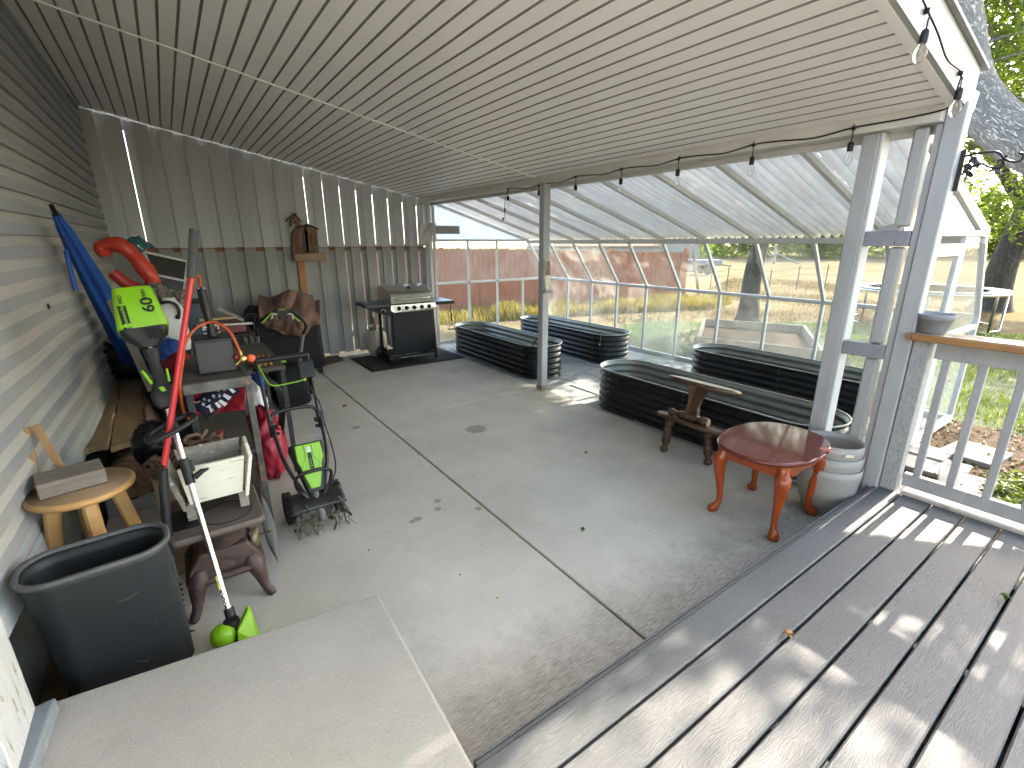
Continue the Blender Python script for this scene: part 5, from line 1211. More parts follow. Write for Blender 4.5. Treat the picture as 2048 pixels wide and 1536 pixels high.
mb = MB(); p, q = Z(150, 1000, .45), V((-.42, 3.1, .0)); mb.bar((-.50, 3.25, .52), (-.33, 2.98, .0), .04, .02, bev=.002); solo(mb, 'batten', mat('thin_batten_mat', (.30, .19, .10), None, 6, .8), 'thin wooden batten leaning behind the stool legs', 'batten', (-.4, 3.1, 0))

# ---- string trimmer leaning in front of everything
A_, B_ = V((-.028, 2.135, .055)), X(274, 612, -.15)
d = (B_-A_).normalized(); tc_ = (EYE-(A_+B_)/2).normalized(); rt_ = d.cross(tc_).normalized(); ft = rt_.cross(d).normalized()   # rt_: image-left/right, ft towards viewer
if rt_.dot(RT) < 0: rt_ = -rt_
RM = Matrix((rt_, ft, d)).transposed()     # local x right, y towards the viewer, z up the shaft
if RM.determinant() < 0: ft = -ft; RM = Matrix((rt_, ft, d)).transposed()
sgn = 1 if ft.dot(tc_) > 0 else -1
tm = thing('string_trimmer', 'battery string trimmer with green housing and aluminium shaft leaning over the stove', 'string trimmer', (-.03, 2.13, 0))
M['lime'] = mat('lime_green_plastic_mat', (.20, .45, .010), (.17, .40, .009), 5, .38, bump=.02)
M['dplast'] = mat('charcoal_plastic_mat', (.014, .0145, .016), (.009, .0095, .011), 5, .5, bump=.1, bscale=200, Specular_IOR_Level=.35)
S_ = lambda py: seg_at(A_, B_, py)
mb = MB(); mb.tube([S_(1222), S_(818)], .0125, 16); mb.tube([S_(725), S_(690)], .0125, 14); mb.obj('shaft', M['alu'], tm)
def tl(p, x, y, z): return p+rt_*x+ft*(y*sgn)+d*z
def tloft(p, levels): return loft(levels, RM, p, True, True)
L_ = lambda a, b: (b-a).length
pt, pb, pm = S_(583), S_(696), S_(662)
h1 = L_(pm, pt); wid = .092
tloft(pm, [(0, wid, .066, .03, 0, 0), (.01, wid+.003, .068, .03, 0, 0), (h1*.97, wid*.80, .06, .028, 0, 0), (h1, wid*.77, .056, .026, 0, 0)])
mb = tloft(pm, [(0, wid, .066, .03, 0, 0), (.008, wid+.004, .069, .03, 0, 0), (h1*.96, wid*.82, .062, .028, 0, 0), (h1, wid*.79, .058, .026, 0, 0)]); hs = mb.obj('battery_housing', M['lime'], tm)
h2 = L_(pb, pm)
mb = tloft(pb, [(0, .032, .03, .02, 0, 0), (h2*.2, .045, .036, .022, 0, 0), (h2*.75, wid*.93, .060, .03, 0, 0), (h2-.002, wid*.97, .064, .03, 0, 0)]); mt_ = mb.obj('motor_housing', M['dplast'], tm)
mb = MB()
for i in range(5):
    for j in range(3):
        q = tl(pb, .012+i*.0135-.004*j, .052+.012*(j), h2*(.42+.17*j)); mb.box(q, (.006, .006, .017), RM)
mb.obj('vent_slots', M['black'], mt_)
yf_ = .0685
def tmat(x, z, y=yf_): return frame_m(tl(pm, x, y-.001, z), d, -rt_)
text('60', .062, M['black'], 'lettering', hs, tmat(.040, h1*.32), 1.15, .0012, 'LEFT', .0012)
text('SERIES', .020, M['black'], 'lettering', hs, tmat(.036, h1*.62), 1.0, .0012, 'LEFT')
mb = MB(); mb.box(tl(pm, -.055, .0665, h1*.27), (.030, .004, h1*.56), RM); mb.obj('label_band', M['black'], hs)
text('greenworks', .022, M['lime'], 'lettering', hs, frame_m(tl(pm, -.055, .0692, h1*.27), d, -rt_), 1.0, .0008, 'CENTER')
text('PRO', .021, M['black'], 'lettering', hs, frame_m(tl(pm, -.052, .0672, h1*.70), d, -rt_), 1.0, .0012, 'CENTER')
p1_, p2_ = S_(700), S_(815); hh = L_(p2_, p1_)
mb = tloft(p2_, [(0, .030, .028, .02, 0, 0), (hh*.10, .045, .036, .022, 0, 0), (hh*.22, .050, .040, .025, 0, 0), (hh*.34, .038, .034, .022, 0, 0), (hh*.45, .024, .027, .018, 0, 0), (hh*.80, .022, .026, .017, 0, 0), (hh*.90, .029, .03, .02, 0, 0), (hh, .030, .031, .02, 0, 0)]); hd = mb.obj('rear_grip', M['dplast'], tm)
mb = MB(); mb.bar(tl(p2_, -.030, .02, hh*.42), tl(p2_, -.052, .03, hh*.66), .012, .012, bev=.003); mb.obj('trigger', M['lime'], hd)
mb = MB(); mb.bar(tl(p2_, .034, .02, hh*.40), tl(p2_, .038, .03, hh*.62), .010, .012, bev=.003); mb.obj('trigger', M['lime'], hd)
mb = MB(); mb.prism([tl(p2_, x, .042, hh*.28+z) for x, z in ((-.012, .012), (.006, .014), (.014, -.008), (-.002, -.010))], ft*sgn*.002); mb.obj('badge', M['lime'], hd)
q = S_(845); mb = MB(); lp_ = [tl(q, .012, 0, .01), tl(q, .06, -.005, .018), tl(q, .085, .03, .01), tl(q, .078, .07, -.02), tl(q, 0, .095, -.055), tl(q, -.08, .09, -.075), tl(q, -.105, .05, -.06), tl(q, -.09, .01, -.03), tl(q, -.02, 0, .0), tl(q, .012, 0, .01)]
mb.tube(spline(lp_, 6), .0115, 10); fg = mb.obj('front_handle', M['dplast'], tm); mb = MB(); mb.tube([S_(833), S_(858)], .020, 14); mb.obj('handle_clamp', M['dplast'], tm)
mb = MB(); mb.tube([S_(918), S_(968)], [.021, .020], 14); mb.box(tl(S_(935), .022, .0, 0), (.02, .022, .05), RM, .004); mb.tube([tl(S_(958), .02, .01, 0), tl(S_(952), .055, .02, .004), tl(S_(952), .082, .02, .006)], [.014, .012, .004], 10); mb.obj('coupler', M['dplast'], tm)
mb = MB(); e1_, e2_ = S_(1150), S_(1178); mb.bar(tl(e1_, -.0105, .006, 0), tl(e2_, -.0105, .006, 0), .006, .010); mb.obj('warning_sticker', mat('yellow_sticker_mat', (.62, .48, .02), (.05, .05, .03), 60, .5), tm)
mb = MB()
for py in (1186, 1196, 1205): mb.lathe([(.007, 0), (.007, .0014)], tl(S_(py), -.006, .0112, 0), ft*sgn-rt_*.5, 14)
mb.obj('sticker', mat('white_sticker_mat', (.6, .6, .6), (.1, .1, .1), 50, .5), tm)
q = S_(1222); mb = MB(); mb.tube([S_(1216), S_(1238), S_(1262)], [.021, .022, .030], 14); mb.obj('neck', M['dplast'], tm)
hd_c = V((-.035, 2.10, .055))
mb = MB(); b2 = lump(hd_c+V((-.035, .0, .02)), (.050, .052, .050), .10, 3, 24, 16, 1); hh_ = b2.obj('motor_cover', M['lime'], tm)
mb = MB()
def gf(u, v): a = rad(-65+150*u); return hd_c+V((.02+.10*math.sin(a)*(.75+.25*v), .02-.09*math.cos(a)*v*.8+.03*(1-v), .075-.075*v+.055*math.sin(u*math.pi)*(1-v)))
gp0 = hd_c
mb.prism([hd_c+V(p) for p in ((.005, -.02, -.05), (.085, -.01, -.05), (.095, .05, -.05), (.08, .075, .07), (.07, .06, .085), (.015, .0, .04))], (.0, -.05, .01)); mb.obj('guard', M['lime'], tm, .006)
mb = MB(); mb.tube([hd_c+V((0, .02, .07)), hd_c+V((.0, 0, -.03)), hd_c+V((.0, -.01, -.05))], [.032, .038, .036], 14); mb.obj('gear_head', M['dplast'], tm)
mb = MB(); mb.tube(spline([hd_c+V((-.02, -.03, -.045)), hd_c+V((-.08, -.08, -.045)), hd_c+V((-.11, -.05, -.046)), hd_c+V((-.07, -.02, -.046))], 5), .0014, 5); mb.obj('line', M['black'], tm)

# ---- red handled weed cutter
rp0, rp1, rp2, rp3 = Y(388, 458, 2.62), Y(383, 556, 2.60), Y(326, 945, 2.47), Y(362, 1262, 2.33)
wc = thing('weed_cutter', 'long red handled weed cutter with a foam grip and toothed black blade', 'garden tool', (rp3.x, rp3.y, 0))
mb = MB(); mb.tube([rp1, rp2], .0125, 14); mb.obj('handle', mat('red_fibreglass_mat', (.50, .022, .028), (.42, .016, .02), 4, .32, bump=.02), wc)
mb = MB(); mb.tube([lerp(rp1, rp0, -.0), lerp(rp1, rp0, .97), rp0], [.019, .0185, .014], 14); mb.obj('grip', mat('grey_foam_mat', (.060, .058, .055), (.04, .039, .037), 12, .9, bump=.3), wc)
rpm = Y(338, 1110, 2.40); mb = MB(); mb.tube(spline([rp2+(rp1-rp2).normalized()*.02, rp2, lerp(rp2, rpm, .6), rpm], 4), taper(13, .020, .018), 12); mb.obj('socket', M['dplast'], wc)
mb = MB(); t3 = [Y(330, 1090, 2.40), Y(350, 1160, 2.37), Y(356, 1215, 2.35), Y(361, 1255, 2.33), Y(375, 1265, 2.31), Y(392, 1268, 2.30)]
tq = spline(t3, 4)
for a, b in zip(tq[:-1], tq[1:]): mb.bar(a, b, .030, .005, up=(.3, -1, .2))
tb_ = mb.obj('blade', mat('dark_blade_mat', (.085, .085, .095), (.05, .05, .055), 6, .35, .6), wc)
mb = MB()
for k in range(8):
    p = lerp(Y(354, 1168, 2.36), Y(362, 1242, 2.335), k/7); mb.prism([p, p+V((.004, 0, -.012)), p+V((.020, -.004, -.010)), p+V((.020, -.004, -.004))], (0, .003, 0))
mb.obj('teeth', M['blackm'], wc)

# ---- cast iron stove
M['castiron'] = mat('rusty_cast_iron_mat', (.085, .046, .038), (.046, .029, .026), 4, .55, .25, bump=.25, bscale=70, spot=(.20, .135, .105), spot_scale=10, spot_lo=.60, spot_hi=.72)
M['irontop'] = mat('dusty_iron_top_mat', (.125, .098, .084), (.08, .062, .055), 4, .6, .2, bump=.2, spot=(.10, .075, .065), spot_scale=8)
sv = thing('cast_iron_stove', 'small rusty brown cast iron stove with curved legs beneath the white wooden box', 'stove', (-.01, 2.52, 0))
sx, sy, szt = -.012, 2.555, .452
mb = loft([(szt-.034, .185, .205, .03, 0, 0), (szt-.030, .195, .215, .035, 0, 0), (szt-.012, .195, .215, .035, 0, 0), (szt, .188, .208, .03, 0, 0)], None, (sx, sy, 0), True, True); tp_ = mb.obj('top_plate', M['irontop'], sv)
for cx_, cy_, r_ in ((.045, -.06, .108), (-.03, .11, .085)):
    mb = MB(); mb.lathe([(r_-.003, szt+.0005), (r_-.002, szt+.003), (r_+.002, szt+.003), (r_+.003, szt+.0005)], (sx+cx_, sy+cy_, 0), seg=36, cap=False); mb.obj('lid_ring', M['black'], tp_)
mb = MB(); mb.box((sx-.125, sy-.02, szt+.0012), (.11, .20, .002)); mb.obj('open_hole', M['black'], tp_)
mb = MB(); mb.box((sx-.13, sy-.18, szt+.002), (.035, .03, .003), None, .001); mb.obj('cast_mark', M['irontop'], tp_)
mb = MB(); mb.lathe([(.10, .16), (.135, .17), (.14, .21), (.125, .25), (.115, .30), (.12, .36), (.145, .405), (.155, .42)], (sx, sy+.0, 0), seg=28, sy=1.05); mb.obj('firebox', M['castiron'], sv)
mb = MB(); mb.prism([(sx-.13, sy-.135, .17), (sx+.13, sy-.135, .17), (sx+.155, sy-.145, .215), (sx+.10, sy-.125, .30), (sx-.10, sy-.125, .30), (sx-.155, sy-.145, .215)], (0, .05, 0)); mb.obj('ash_door', M['castiron'], sv, .008)
mb = loft([(.145, .13, .13, .03, 0, 0), (.155, .165, .165, .03, 0, 0), (.178, .17, .17, .03, 0, 0), (.185, .15, .15, .03, 0, 0)], None, (sx, sy, 0), True, True); mb.obj('base', M['castiron'], sv)
for lx, ly in ((-1, -1), (1, -1), (-1, 1), (1, 1)):
    b = V((sx+lx*.115, sy+ly*.125, 0)); dd = V((lx*.75, ly*1.0, 0)).normalized(); mb = MB()
    sp = [(-.01, .22, .03), (.0, .185, .046), (.020, .150, .042), (.036, .11, .032), (.046, .07, .024), (.060, .04, .022), (.085, .018, .022), (.10, .010, .014)]
    mb.tube([b+dd*o+V((0, 0, z)) for o, z, r in sp], [r for o, z, r in sp], 14); mb.obj('leg', M['castiron'], sv)
mb = MB(); q = V((sx+.135, sy-.03, .255)); mb.lathe([(.05, 0), (.055, .012), (.04, .03), (0, .032)], q, (1, -.3, 0), 18); mb.tube([q+V((.03, -.01, .01)), q+V((.075, -.025, .02)), q+V((.085, -.03, .035))], [.006, .007, .012], 8); mb.obj('damper_knob', mat('dull_brass_mat', (.20, .15, .10), (.12, .09, .06), 8, .5, .6), sv)
mb = MB(); mb.lathe([(0, .425), (.1, .425), (.1, .435), (0, .437)], (sx+.21, sy+.10, 0), (.25, 0, 1), 20, sx=.5, sy=1.2) if False else None
mb = MB()
def trowel(u, v): w_ = .034*math.sin(math.pi*min(1, v*1.05+.02))**.7; return V((.22+w_*(u*2-1)*.9, 2.86-.30*v, .30-.27*v+.012*math.cos((u-.5)*3)))
mb.slab(trowel, 6, 12, .003); solo(mb, 'scoop', mat('dull_grey_scoop_mat', (.15, .145, .135), (.10, .095, .09), 6, .6, .2), 'grey metal scoop blade leaning against the side of the stove', 'scoop', (.22, 2.7, 0))
# wood block standing behind the stove
mb = MB(); mb.bb(-.205, -.06, 2.83, 2.93, 0, .30, .008); mb.bb(-.055, -.02, 2.80, 2.9, 0, .30, .006)
solo(mb, 'split_post', mat('split_grey_wood_mat', (.27, .24, .20), (.15, .13, .105), 3, .9, stretch=(5, 5, .6), bump=.7, bscale=24, dist=.006), 'cracked grey wooden post piece standing behind the stove', 'wood piece', (-.13, 2.88, 0))
# ---- white weathered wooden box on the stove
M['chipbox'] = mat('crackled_white_paint_mat', (.72, .69, .58), (.63, .60, .50), 5, .75, stretch=(.8, 5, 11), bump=.4, bscale=30, spot=(.20, .17, .14), spot_scale=4, spot_lo=.60, spot_hi=.645)
M['boxwood'] = mat('grey_box_wood_mat', (.27, .25, .22), (.16, .145, .125), 6, .85, stretch=(2, 2, 4), bump=.5, spot=(.60, .57, .48), spot_scale=15, spot_lo=.60, spot_hi=.66)
wb = thing('planter_box', 'weathered wooden planter box with flaking white paint standing on the cast iron stove', 'planter box', (0, 2.6, .455))
zb0, zt0 = .535, .725; yF, yB = 2.50, 2.66
mb = MB(); mb.prism([(-.105, yF, zb0), (.115, yF, zb0), (.148, yF-.01, zt0), (-.125, yF-.01, zt0)], (0, .018, 0)); mb.obj('front_board', M['chipbox'], wb, .002)
mb = MB(); mb.prism([(-.10, yB, zb0), (.11, yB, zb0), (.150, yB+.01, zt0+.035), (-.13, yB+.01, zt0+.035)], (0, .016, 0)); mb.obj('back_board', M['boxwood'], wb, .002)
for s, xb, xt in ((-1, -.118, -.160), (1, .122, .165)):
    mb = MB(); mb.prism([(xb, yF-.015, zb0-.02), (xb, yB+.02, zb0-.02), (xt, yB+.03, zt0+.03), (xt-s*.004, yF+.05, zt0+.04), (xt, yF-.03, zt0-.0)], (s*.016, 0, 0)); mb.obj('side_board', M['chipbox'] if s > 0 else M['boxwood'], wb, .002)
mb = MB(); mb.bb(-.105, .115, yF+.018, yB, zb0, zb0+.016); mb.obj('bottom_board', M['boxwood'], wb)
for x in (-.105, .115):
    mb = MB(); mb.bb(x-.02, x+.02, yF-.005, yF+.035, .4555, .535, .003); mb.obj('foot', M['boxwood'], wb); mb = MB(); mb.bb(x-.018, x+.018, yB-.03, yB+.01, .4555, .535, .003); mb.obj('foot', M['boxwood'], wb)
    mb = MB(); mb.bar((x, yF-.0, .525), (x, yB, .525), .022, .03); mb.obj('bearer', M['boxwood'], wb)

# ---- crate with rusty chain
M['crate'] = mat('worn_plywood_mat', (.30, .225, .155), (.20, .15, .10), 4, .8, stretch=(2, 2, 4), bump=.3, spot=(.10, .07, .05), spot_scale=8, spot_lo=.64, spot_hi=.7)
ct = thing('wooden_crate', 'upright worn plywood crate under the rusty chain', 'crate', (-.09, 2.93, 0))
mb = MB(); mb.bb(-.25, .055, 2.805, 2.825, .0, .575, .002); mb.bb(-.25, .055, 3.05, 3.07, .0, .575, .002); mb.bb(-.25, -.232, 2.827, 3.048, .0, .575); mb.bb(.037, .055, 2.827, 3.048, .0, .575); mb.obj('sides', M['crate'], ct)
mb = MB(); mb.bb(-.253, .058, 2.803, 3.072, .576, .592, .002); mb.obj('top_board', M['crate'], ct)
M['chain'] = mat('rusted_chain_mat', (.20, .115, .075), (.115, .062, .04), 16, .85, .25, bump=.6, bscale=90, spot=(.28, .18, .12), spot_scale=30)
ch = thing('rusty_chain', 'heap of heavy rusty chain piled on the plywood crate', 'chain', (-.09, 2.93, .592))
rc = random.Random(12)
def link(c, Rm):
    mb = MB(); pts = []
    for k in range(17):
        a = 2*math.pi*k/16; pts.append(V(c)+Rm @ V((.026*math.cos(a)+(.012 if math.cos(a) > 0 else -.012), .021*math.sin(a), 0)))
    mb.tube(pts, .0088, 7, False); return mb
path = []
for k in range(96):
    t = k/95; a = k*.43
    if t < .55: p = V((-.24+.27*abs(((t/.55)*3 % 2)-1), 2.83+.16*((t*9) % 1)*0+.05*math.sin(k*1.1)+.08*(t/.55), .603+.012*(k % 3)))
    else: p = V((-.005+.05*math.cos(a), 2.90+.055*math.sin(a), .603+.095*(t-.55)/.45))
    path.append(p)
for k, p in enumerate(path):
    Rm = Euler((rc.uniform(-.5, .5)+(math.pi/2)*(k % 2), rc.uniform(-.5, .5), k*.43+rc.uniform(-.6, .6))).to_matrix()
    link(p+V((rc.uniform(-.012, .012), rc.uniform(-.012, .012), rc.uniform(0, .02))), Rm).obj('link', M['chain'], ch)
# ---- red tool body lying between crate and cart
mb = MB(); mb.prism([Y(415, 880, 3.0), Y(447, 862, 3.0), Y(447, 878, 3.0), Y(425, 885, 3.0)], (0, .05, 0)); solo(mb, 'hand_saw', mat('red_tool_mat', (.42, .03, .035), None, 5, .4), 'red handled tool poking out beside the chain', 'hand tool', (0, 3, .6))
# ---- steel work cart
M['cart'] = mat('scuffed_cart_steel_mat', (.045, .047, .050), (.027, .029, .032), 6, .55, .4, bump=.2, spot=(.22, .17, .12), spot_scale=11, spot_lo=.58, spot_hi=.68)
M['cart_edge'] = mat('flaking_cart_paint_mat', (.17, .165, .145), (.045, .047, .05), 9, .65, .3, bump=.5, spot=(.30, .15, .08), spot_scale=16, spot_lo=.56, spot_hi=.64)
M['carttop'] = mat('dirty_bench_top_mat', (.10, .088, .074), (.06, .053, .046), 4, .75, bump=.3, spot=(.25, .18, .12), spot_scale=10, spot_lo=.62, spot_hi=.7)
kx0, kx1, ky0, ky1, kz = -.045, .285, 3.10, 3.92, .965
cart = thing('work_cart', 'scuffed black steel work cart with mesh panel and plywood lower shelf', 'cart', (.12, 3.5, 0))
mb = MB(); mb.bb(kx0, kx1, ky0, ky1, kz-.008, kz, .002); mb.obj('top', M['carttop'], cart)
mb = MB(); mb.bb(kx0-.006, kx1+.006, ky0-.006, ky0+.03, kz-.055, kz+.004, .003); mb.bb(kx1-.028, kx1+.006, ky0+.03, ky1, kz-.055, kz+.004, .003); mb.obj('top_frame', M['cart_edge'], cart)
for x in (kx0, kx1-.035):
    for y in (ky0, ky1-.035):
        mb = MB(); mb.bb(x, x+.035, y, y+.035, .0, kz-.055, .003); mb.obj('leg', M['cart_edge'] if (y == ky0 and x > 0) else M['cart'], cart)
mb = MB(); mb.hexa([(kx0+.02, ky0+.035, .515), (kx1-.036, ky0+.035, .515), (kx1-.02, ky1-.04, .60), (kx0+.02, ky1-.04, .60), (kx0+.02, ky0+.035, .53), (kx1-.036, ky0+.035, .53), (kx1-.02, ky1-.04, .615), (kx0+.02, ky1-.04, .615)])
mb.obj('lower_shelf', mat('oily_plywood_mat', (.10, .09, .072), (.06, .055, .048), 3, .6, stretch=(1, 4, 1), bump=.2, spot=(.22, .17, .11), spot_scale=7, spot_lo=.60, spot_hi=.72), cart)
mb = MB(); mb.bb(kx0+.035, kx1-.036, ky0, ky0+.034, .485, .514, .002); mb.obj('shelf_rail', M['cart'], cart)
mb = MB()
nxm, nzm = 11, 22; wz = (.48-.05)/nzm; wx = (kx1-kx0-.07)/nxm
for i in range(nxm):
    for j in range(nzm):
        x = kx0+.035+i*wx; z = .05+j*wz
        mb.tube([(x, ky0+.016, z+wz*.5), (x+wx*.5, ky0+.012, z+wz)], .0016, 4, False); mb.tube([(x+wx*.5, ky0+.012, z+wz), (x+wx, ky0+.016, z+wz*.5)], .0016, 4, False)
        mb.tube([(x, ky0+.016, z+wz*.5), (x+wx*.5, ky0+.012, z)], .0016, 4, False); mb.tube([(x+wx*.5, ky0+.012, z), (x+wx, ky0+.016, z+wz*.5)], .0016, 4, False)
mb.obj('mesh_panel', mat('rusty_mesh_mat', (.13, .095, .075), None, 20, .7, .4), cart)
mb = MB(); mb.bb(kx0+.04, kx1-.04, ky0+.06, ky0+.065, .03, .47); mb.obj('back_sheet', mat('rust_brown_sheet_mat', (.10, .055, .04), (.06, .035, .028), 6, .8), cart)
# ---- grey box with pump cylinder and hoses on the cart
fy_ = 3.27
pb_ = thing('vacuum_pump', 'grey steel box with a black cylinder and orange hose on top of the work cart', 'pump', (.14, 3.37, kz))
p_bl, p_br, p_tr, p_tl = Y(400, 752, fy_), Y(473, 740, fy_), Y(463, 677, fy_), Y(383, 690, fy_)
zb_, zt_ = kz+.012, kz+.012+(p_tl.z-p_bl.z)
M['pumpbox'] = mat('matt_grey_steel_mat', (.052, .054, .058), (.044, .046, .049), 4, .45, .3, bump=.03)
x0, x1 = p_bl.x, p_br.x
mb = MB(); mb.bb(x0, x1, fy_, fy_+.25, zb_, zt_, .004); mb.bb(x0-.004, x1+.004, fy_-.004, fy_+.255, zt_, zt_+.010, .002); mb.obj('case', M['pumpbox'], pb_)
mb = MB(); mb.bb(x0+.05, x1-.03, fy_-.006, fy_+.02, zt_+.010, zt_+.013); mb.obj('slot', M['black'], pb_)
mb = MB()
for x in (x0+.03, x0+.08, x1-.03): mb.lathe([(.008, kz+.0005), (.008, zb_)], (x, fy_+.03, 0), seg=8)
mb.obj('feet', M['black'], pb_)
c0_, c1_ = Y(425, 672, fy_+.12), Y(402, 575, fy_+.16); c0_.z = zt_+.01
ax_ = (c1_-c0_); mb = MB(); mb.tube([c0_, lerp(c0_, c1_, .55)], .0215, 14); mb.tube([lerp(c0_, c1_, .5), lerp(c0_, c1_, .85), c1_], [.026, .026, .024], 14); mb.tube([c0_, lerp(c0_, c1_, .16)], .027, 14); mb.obj('cylinder', M['black'], pb_)
mb = MB()
for f_ in (.08, .16, .2):
    q = lerp(c0_, c1_, f_)
    for s in (-1, 1): mb.tube([q, q+V((s*.038, -.015, 0))], .004, 6); mb.sph(q+V((s*.038, -.015, 0)), .007, 8, 6)
q = c1_
for s in (-1, 0, 1): mb.sph(q+V((s*.014, -.018, -.004)), .006, 8, 6)
mb.obj('fittings', M['steel'], pb_)
M['orange'] = mat('orange_rubber_hose_mat', (.52, .085, .018), (.42, .06, .014), 6, .4, bump=.03)
hy = fy_+.05
def hp_(px, py, yy=None): return Y(px, py, hy if yy is None else yy)
mb = MB(); mb.tube(spline([c1_+V((0, 0, .0)), hp_(399, 556, fy_+.14), hp_(392, 552, fy_+.12), hp_(384, 575, fy_+.06), hp_(374, 640, fy_+.0), hp_(366, 720, fy_-.1), hp_(360, 770, fy_-.18), hp_(366, 820, fy_-.12), hp_(378, 840, fy_-.1)], 8), .0075, 8); mb.obj('hose', M['orange'], pb_)
mb = MB(); mb.tube(spline([hp_(358, 730, fy_-.1), hp_(368, 690, fy_-.03), hp_(388, 660, fy_+.02), hp_(410, 647, fy_+.04), hp_(432, 645, fy_+.03), hp_(458, 662, fy_-.0), hp_(476, 695, fy_-.03), hp_(481, 710, fy_-.03)], 8), .0085, 8); mb.obj('hose', M['orange'], pb_)
M['brass'] = mat('brass_mat', (.62, .44, .17), (.5, .34, .12), 8, .3, 1.0, bump=.02)
mb = MB(); q = hp_(484, 718, fy_-.03); mb.tube([hp_(480, 702, fy_-.03), q], .010, 8); mb.tube([hp_(472, 730, fy_-.03), q, hp_(497, 716, fy_-.03)], .008, 8); mb.lathe([(0, 0), (.019, 0), (.020, .008), (.016, .011), (0, .012)], hp_(486, 717, fy_-.04), tuple(EYE-q), 20); mb.obj('valve', M['brass'], pb_)
mb = MB(); mb.lathe([(0, -.012), (.022, -.012), (.024, .0), (.022, .010), (0, .011)], hp_(502, 716, fy_-.04), tuple(EYE-q), 22); mb.obj('gauge', mat('orange_gauge_mat', (.85, .13, .05), (.75, .10, .04), 30, .4), pb_)
mb = MB(); mb.lathe([(0, -.012), (.02, -.012), (.02, .010), (0, .011)], hp_(475, 714, fy_-.02), (.6, -.8, 0), 20); mb.obj('gauge', mat('dark_red_gauge_mat', (.22, .02, .015), None, 5, .4), pb_)
# ---- star spangled bunting hanging behind the lower shelf opening
fl = thing('stars_stripes_bag', 'folded red cloth bag with navy stars and white stripes inside the work cart', 'cloth bag', (.13, 3.45, .56))
def flp(px, py): return Y(px, py, 3.42+.002*(py-800)*-1)
M['redcloth'] = cloth_mat('dark_red_cloth_mat', (.30, .016, .024), (.20, .010, .016), .55)
M['navy'] = cloth_mat('navy_cloth_mat', (.012, .014, .035)); M['whitecloth'] = cloth_mat('white_cloth_mat', (.68, .68, .70), (.58, .58, .61))
def fsheet(u, v):
    p = Y(388+102*u, 764+66*v-(10*u), 3.43-.09*v+.018*math.sin(u*8+v*4)*(.4+v)+.01*mnoise.noise(V((u*7, v*7, 1)))); return p
mb = MB(); mb.slab(fsheet, 30, 20, .004); mb.obj('cloth', M['redcloth'], fl)
def fq(px, py): 
    u = (px-388)/102; v = (py-764+10*u)/66; return fsheet(u, v)+V((0, -.006, 0))
mb = MB()
def fnav(u, v): a = V((398, 822, 0)).lerp(V((466, 768, 0)), u)+V((-9+18*v, -14+30*v, 0))*(1); return fq(a.x-8+14*v, a.y-2)
mb.slab(fnav, 14, 6, .002); nv = mb.obj('navy_band', M['navy'], fl)
mb = MB()
for (px, py, s) in ((434, 779, 6), (448, 777, 6), (426, 792, 6), (438, 791, 5), (406, 808, 6), (418, 800, 4), (408, 798, 4)):
    c_ = fq(px, py)+V((0, -.004, 0)); k_ = .0032*s/3.3
    pts = []
    for i in range(10):
        a = math.pi/2+i*math.pi/5+.2; r_ = (s*.0030)*(1 if i % 2 == 0 else .42); pts.append(c_+RT*r_*math.cos(a)+UP*r_*math.sin(a))
    mb.prism(pts, (0, -.001, 0))
mb.obj('stars', M['whitecloth'], nv)
for quad in (((459, 773), (471, 782), (466, 786), (456, 777)), ((448, 786), (463, 793), (457, 800), (445, 791)), ((441, 798), (455, 806), (449, 812), (436, 802)), ((411, 813), (420, 808), (428, 820), (421, 824)), ((429, 806), (434, 803), (443, 812), (437, 816))):
    mb = MB(); mb.prism([fq(*q)+V((0, -.003, 0)) for q in quad], (0, -.0015, 0)); mb.obj('stripe', M['whitecloth'], fl)
mb = MB(); mb.ring(Y(392, 795, 3.36), .030, .006, tuple(EYE-Y(392, 795, 3.36)), 16, 6, -1.6, 1.4); mb.obj('cord_loop', mat('pink_cord_mat', (.55, .20, .14), None, 5, .6), fl)
# ---- red tarp bag, blue and white bags on the floor beyond the cart
lump((.40, 3.95, .20), (.145, .30, .24), .16, 2.2, 48, 30, 3, (1, 1, 1.6), .20)
mb = lump((.385, 3.85, .25), (.13, .28, .27), .13, 2.0, 56, 36, 3, (1.2, .8, 1.4), .25); solo(mb, 'red_bag', mat('red_nylon_mat', (.42, .018, .045), (.34, .013, .035), 4, .45, bump=.15, bscale=120), 'bulging red nylon bag slumped on the floor behind the work cart', 'bag', (.385, 3.85, 0))
mb = lump((.40, 4.35, .42), (.09, .14, .22), .16, 2.2, 40, 26, 9); solo(mb, 'white_sack', M['whitecloth'], 'white sack standing behind the red nylon bag', 'sack', (.40, 4.35, 0))
mb = MB()
def bt_(u, v): return V((.30+.18*u, 4.2+.05*math.sin(u*6), .74-.16*v*u+.02*math.sin(u*9+v*3)))
mb.slab(bt_, 12, 8, .004); solo(mb, 'blue_cloth', cloth_mat('blue_cloth_mat', (.02, .07, .32), (.014, .05, .25)), 'blue cloth corner drooping behind the cart leg', 'cloth', (.4, 4.2, .6))
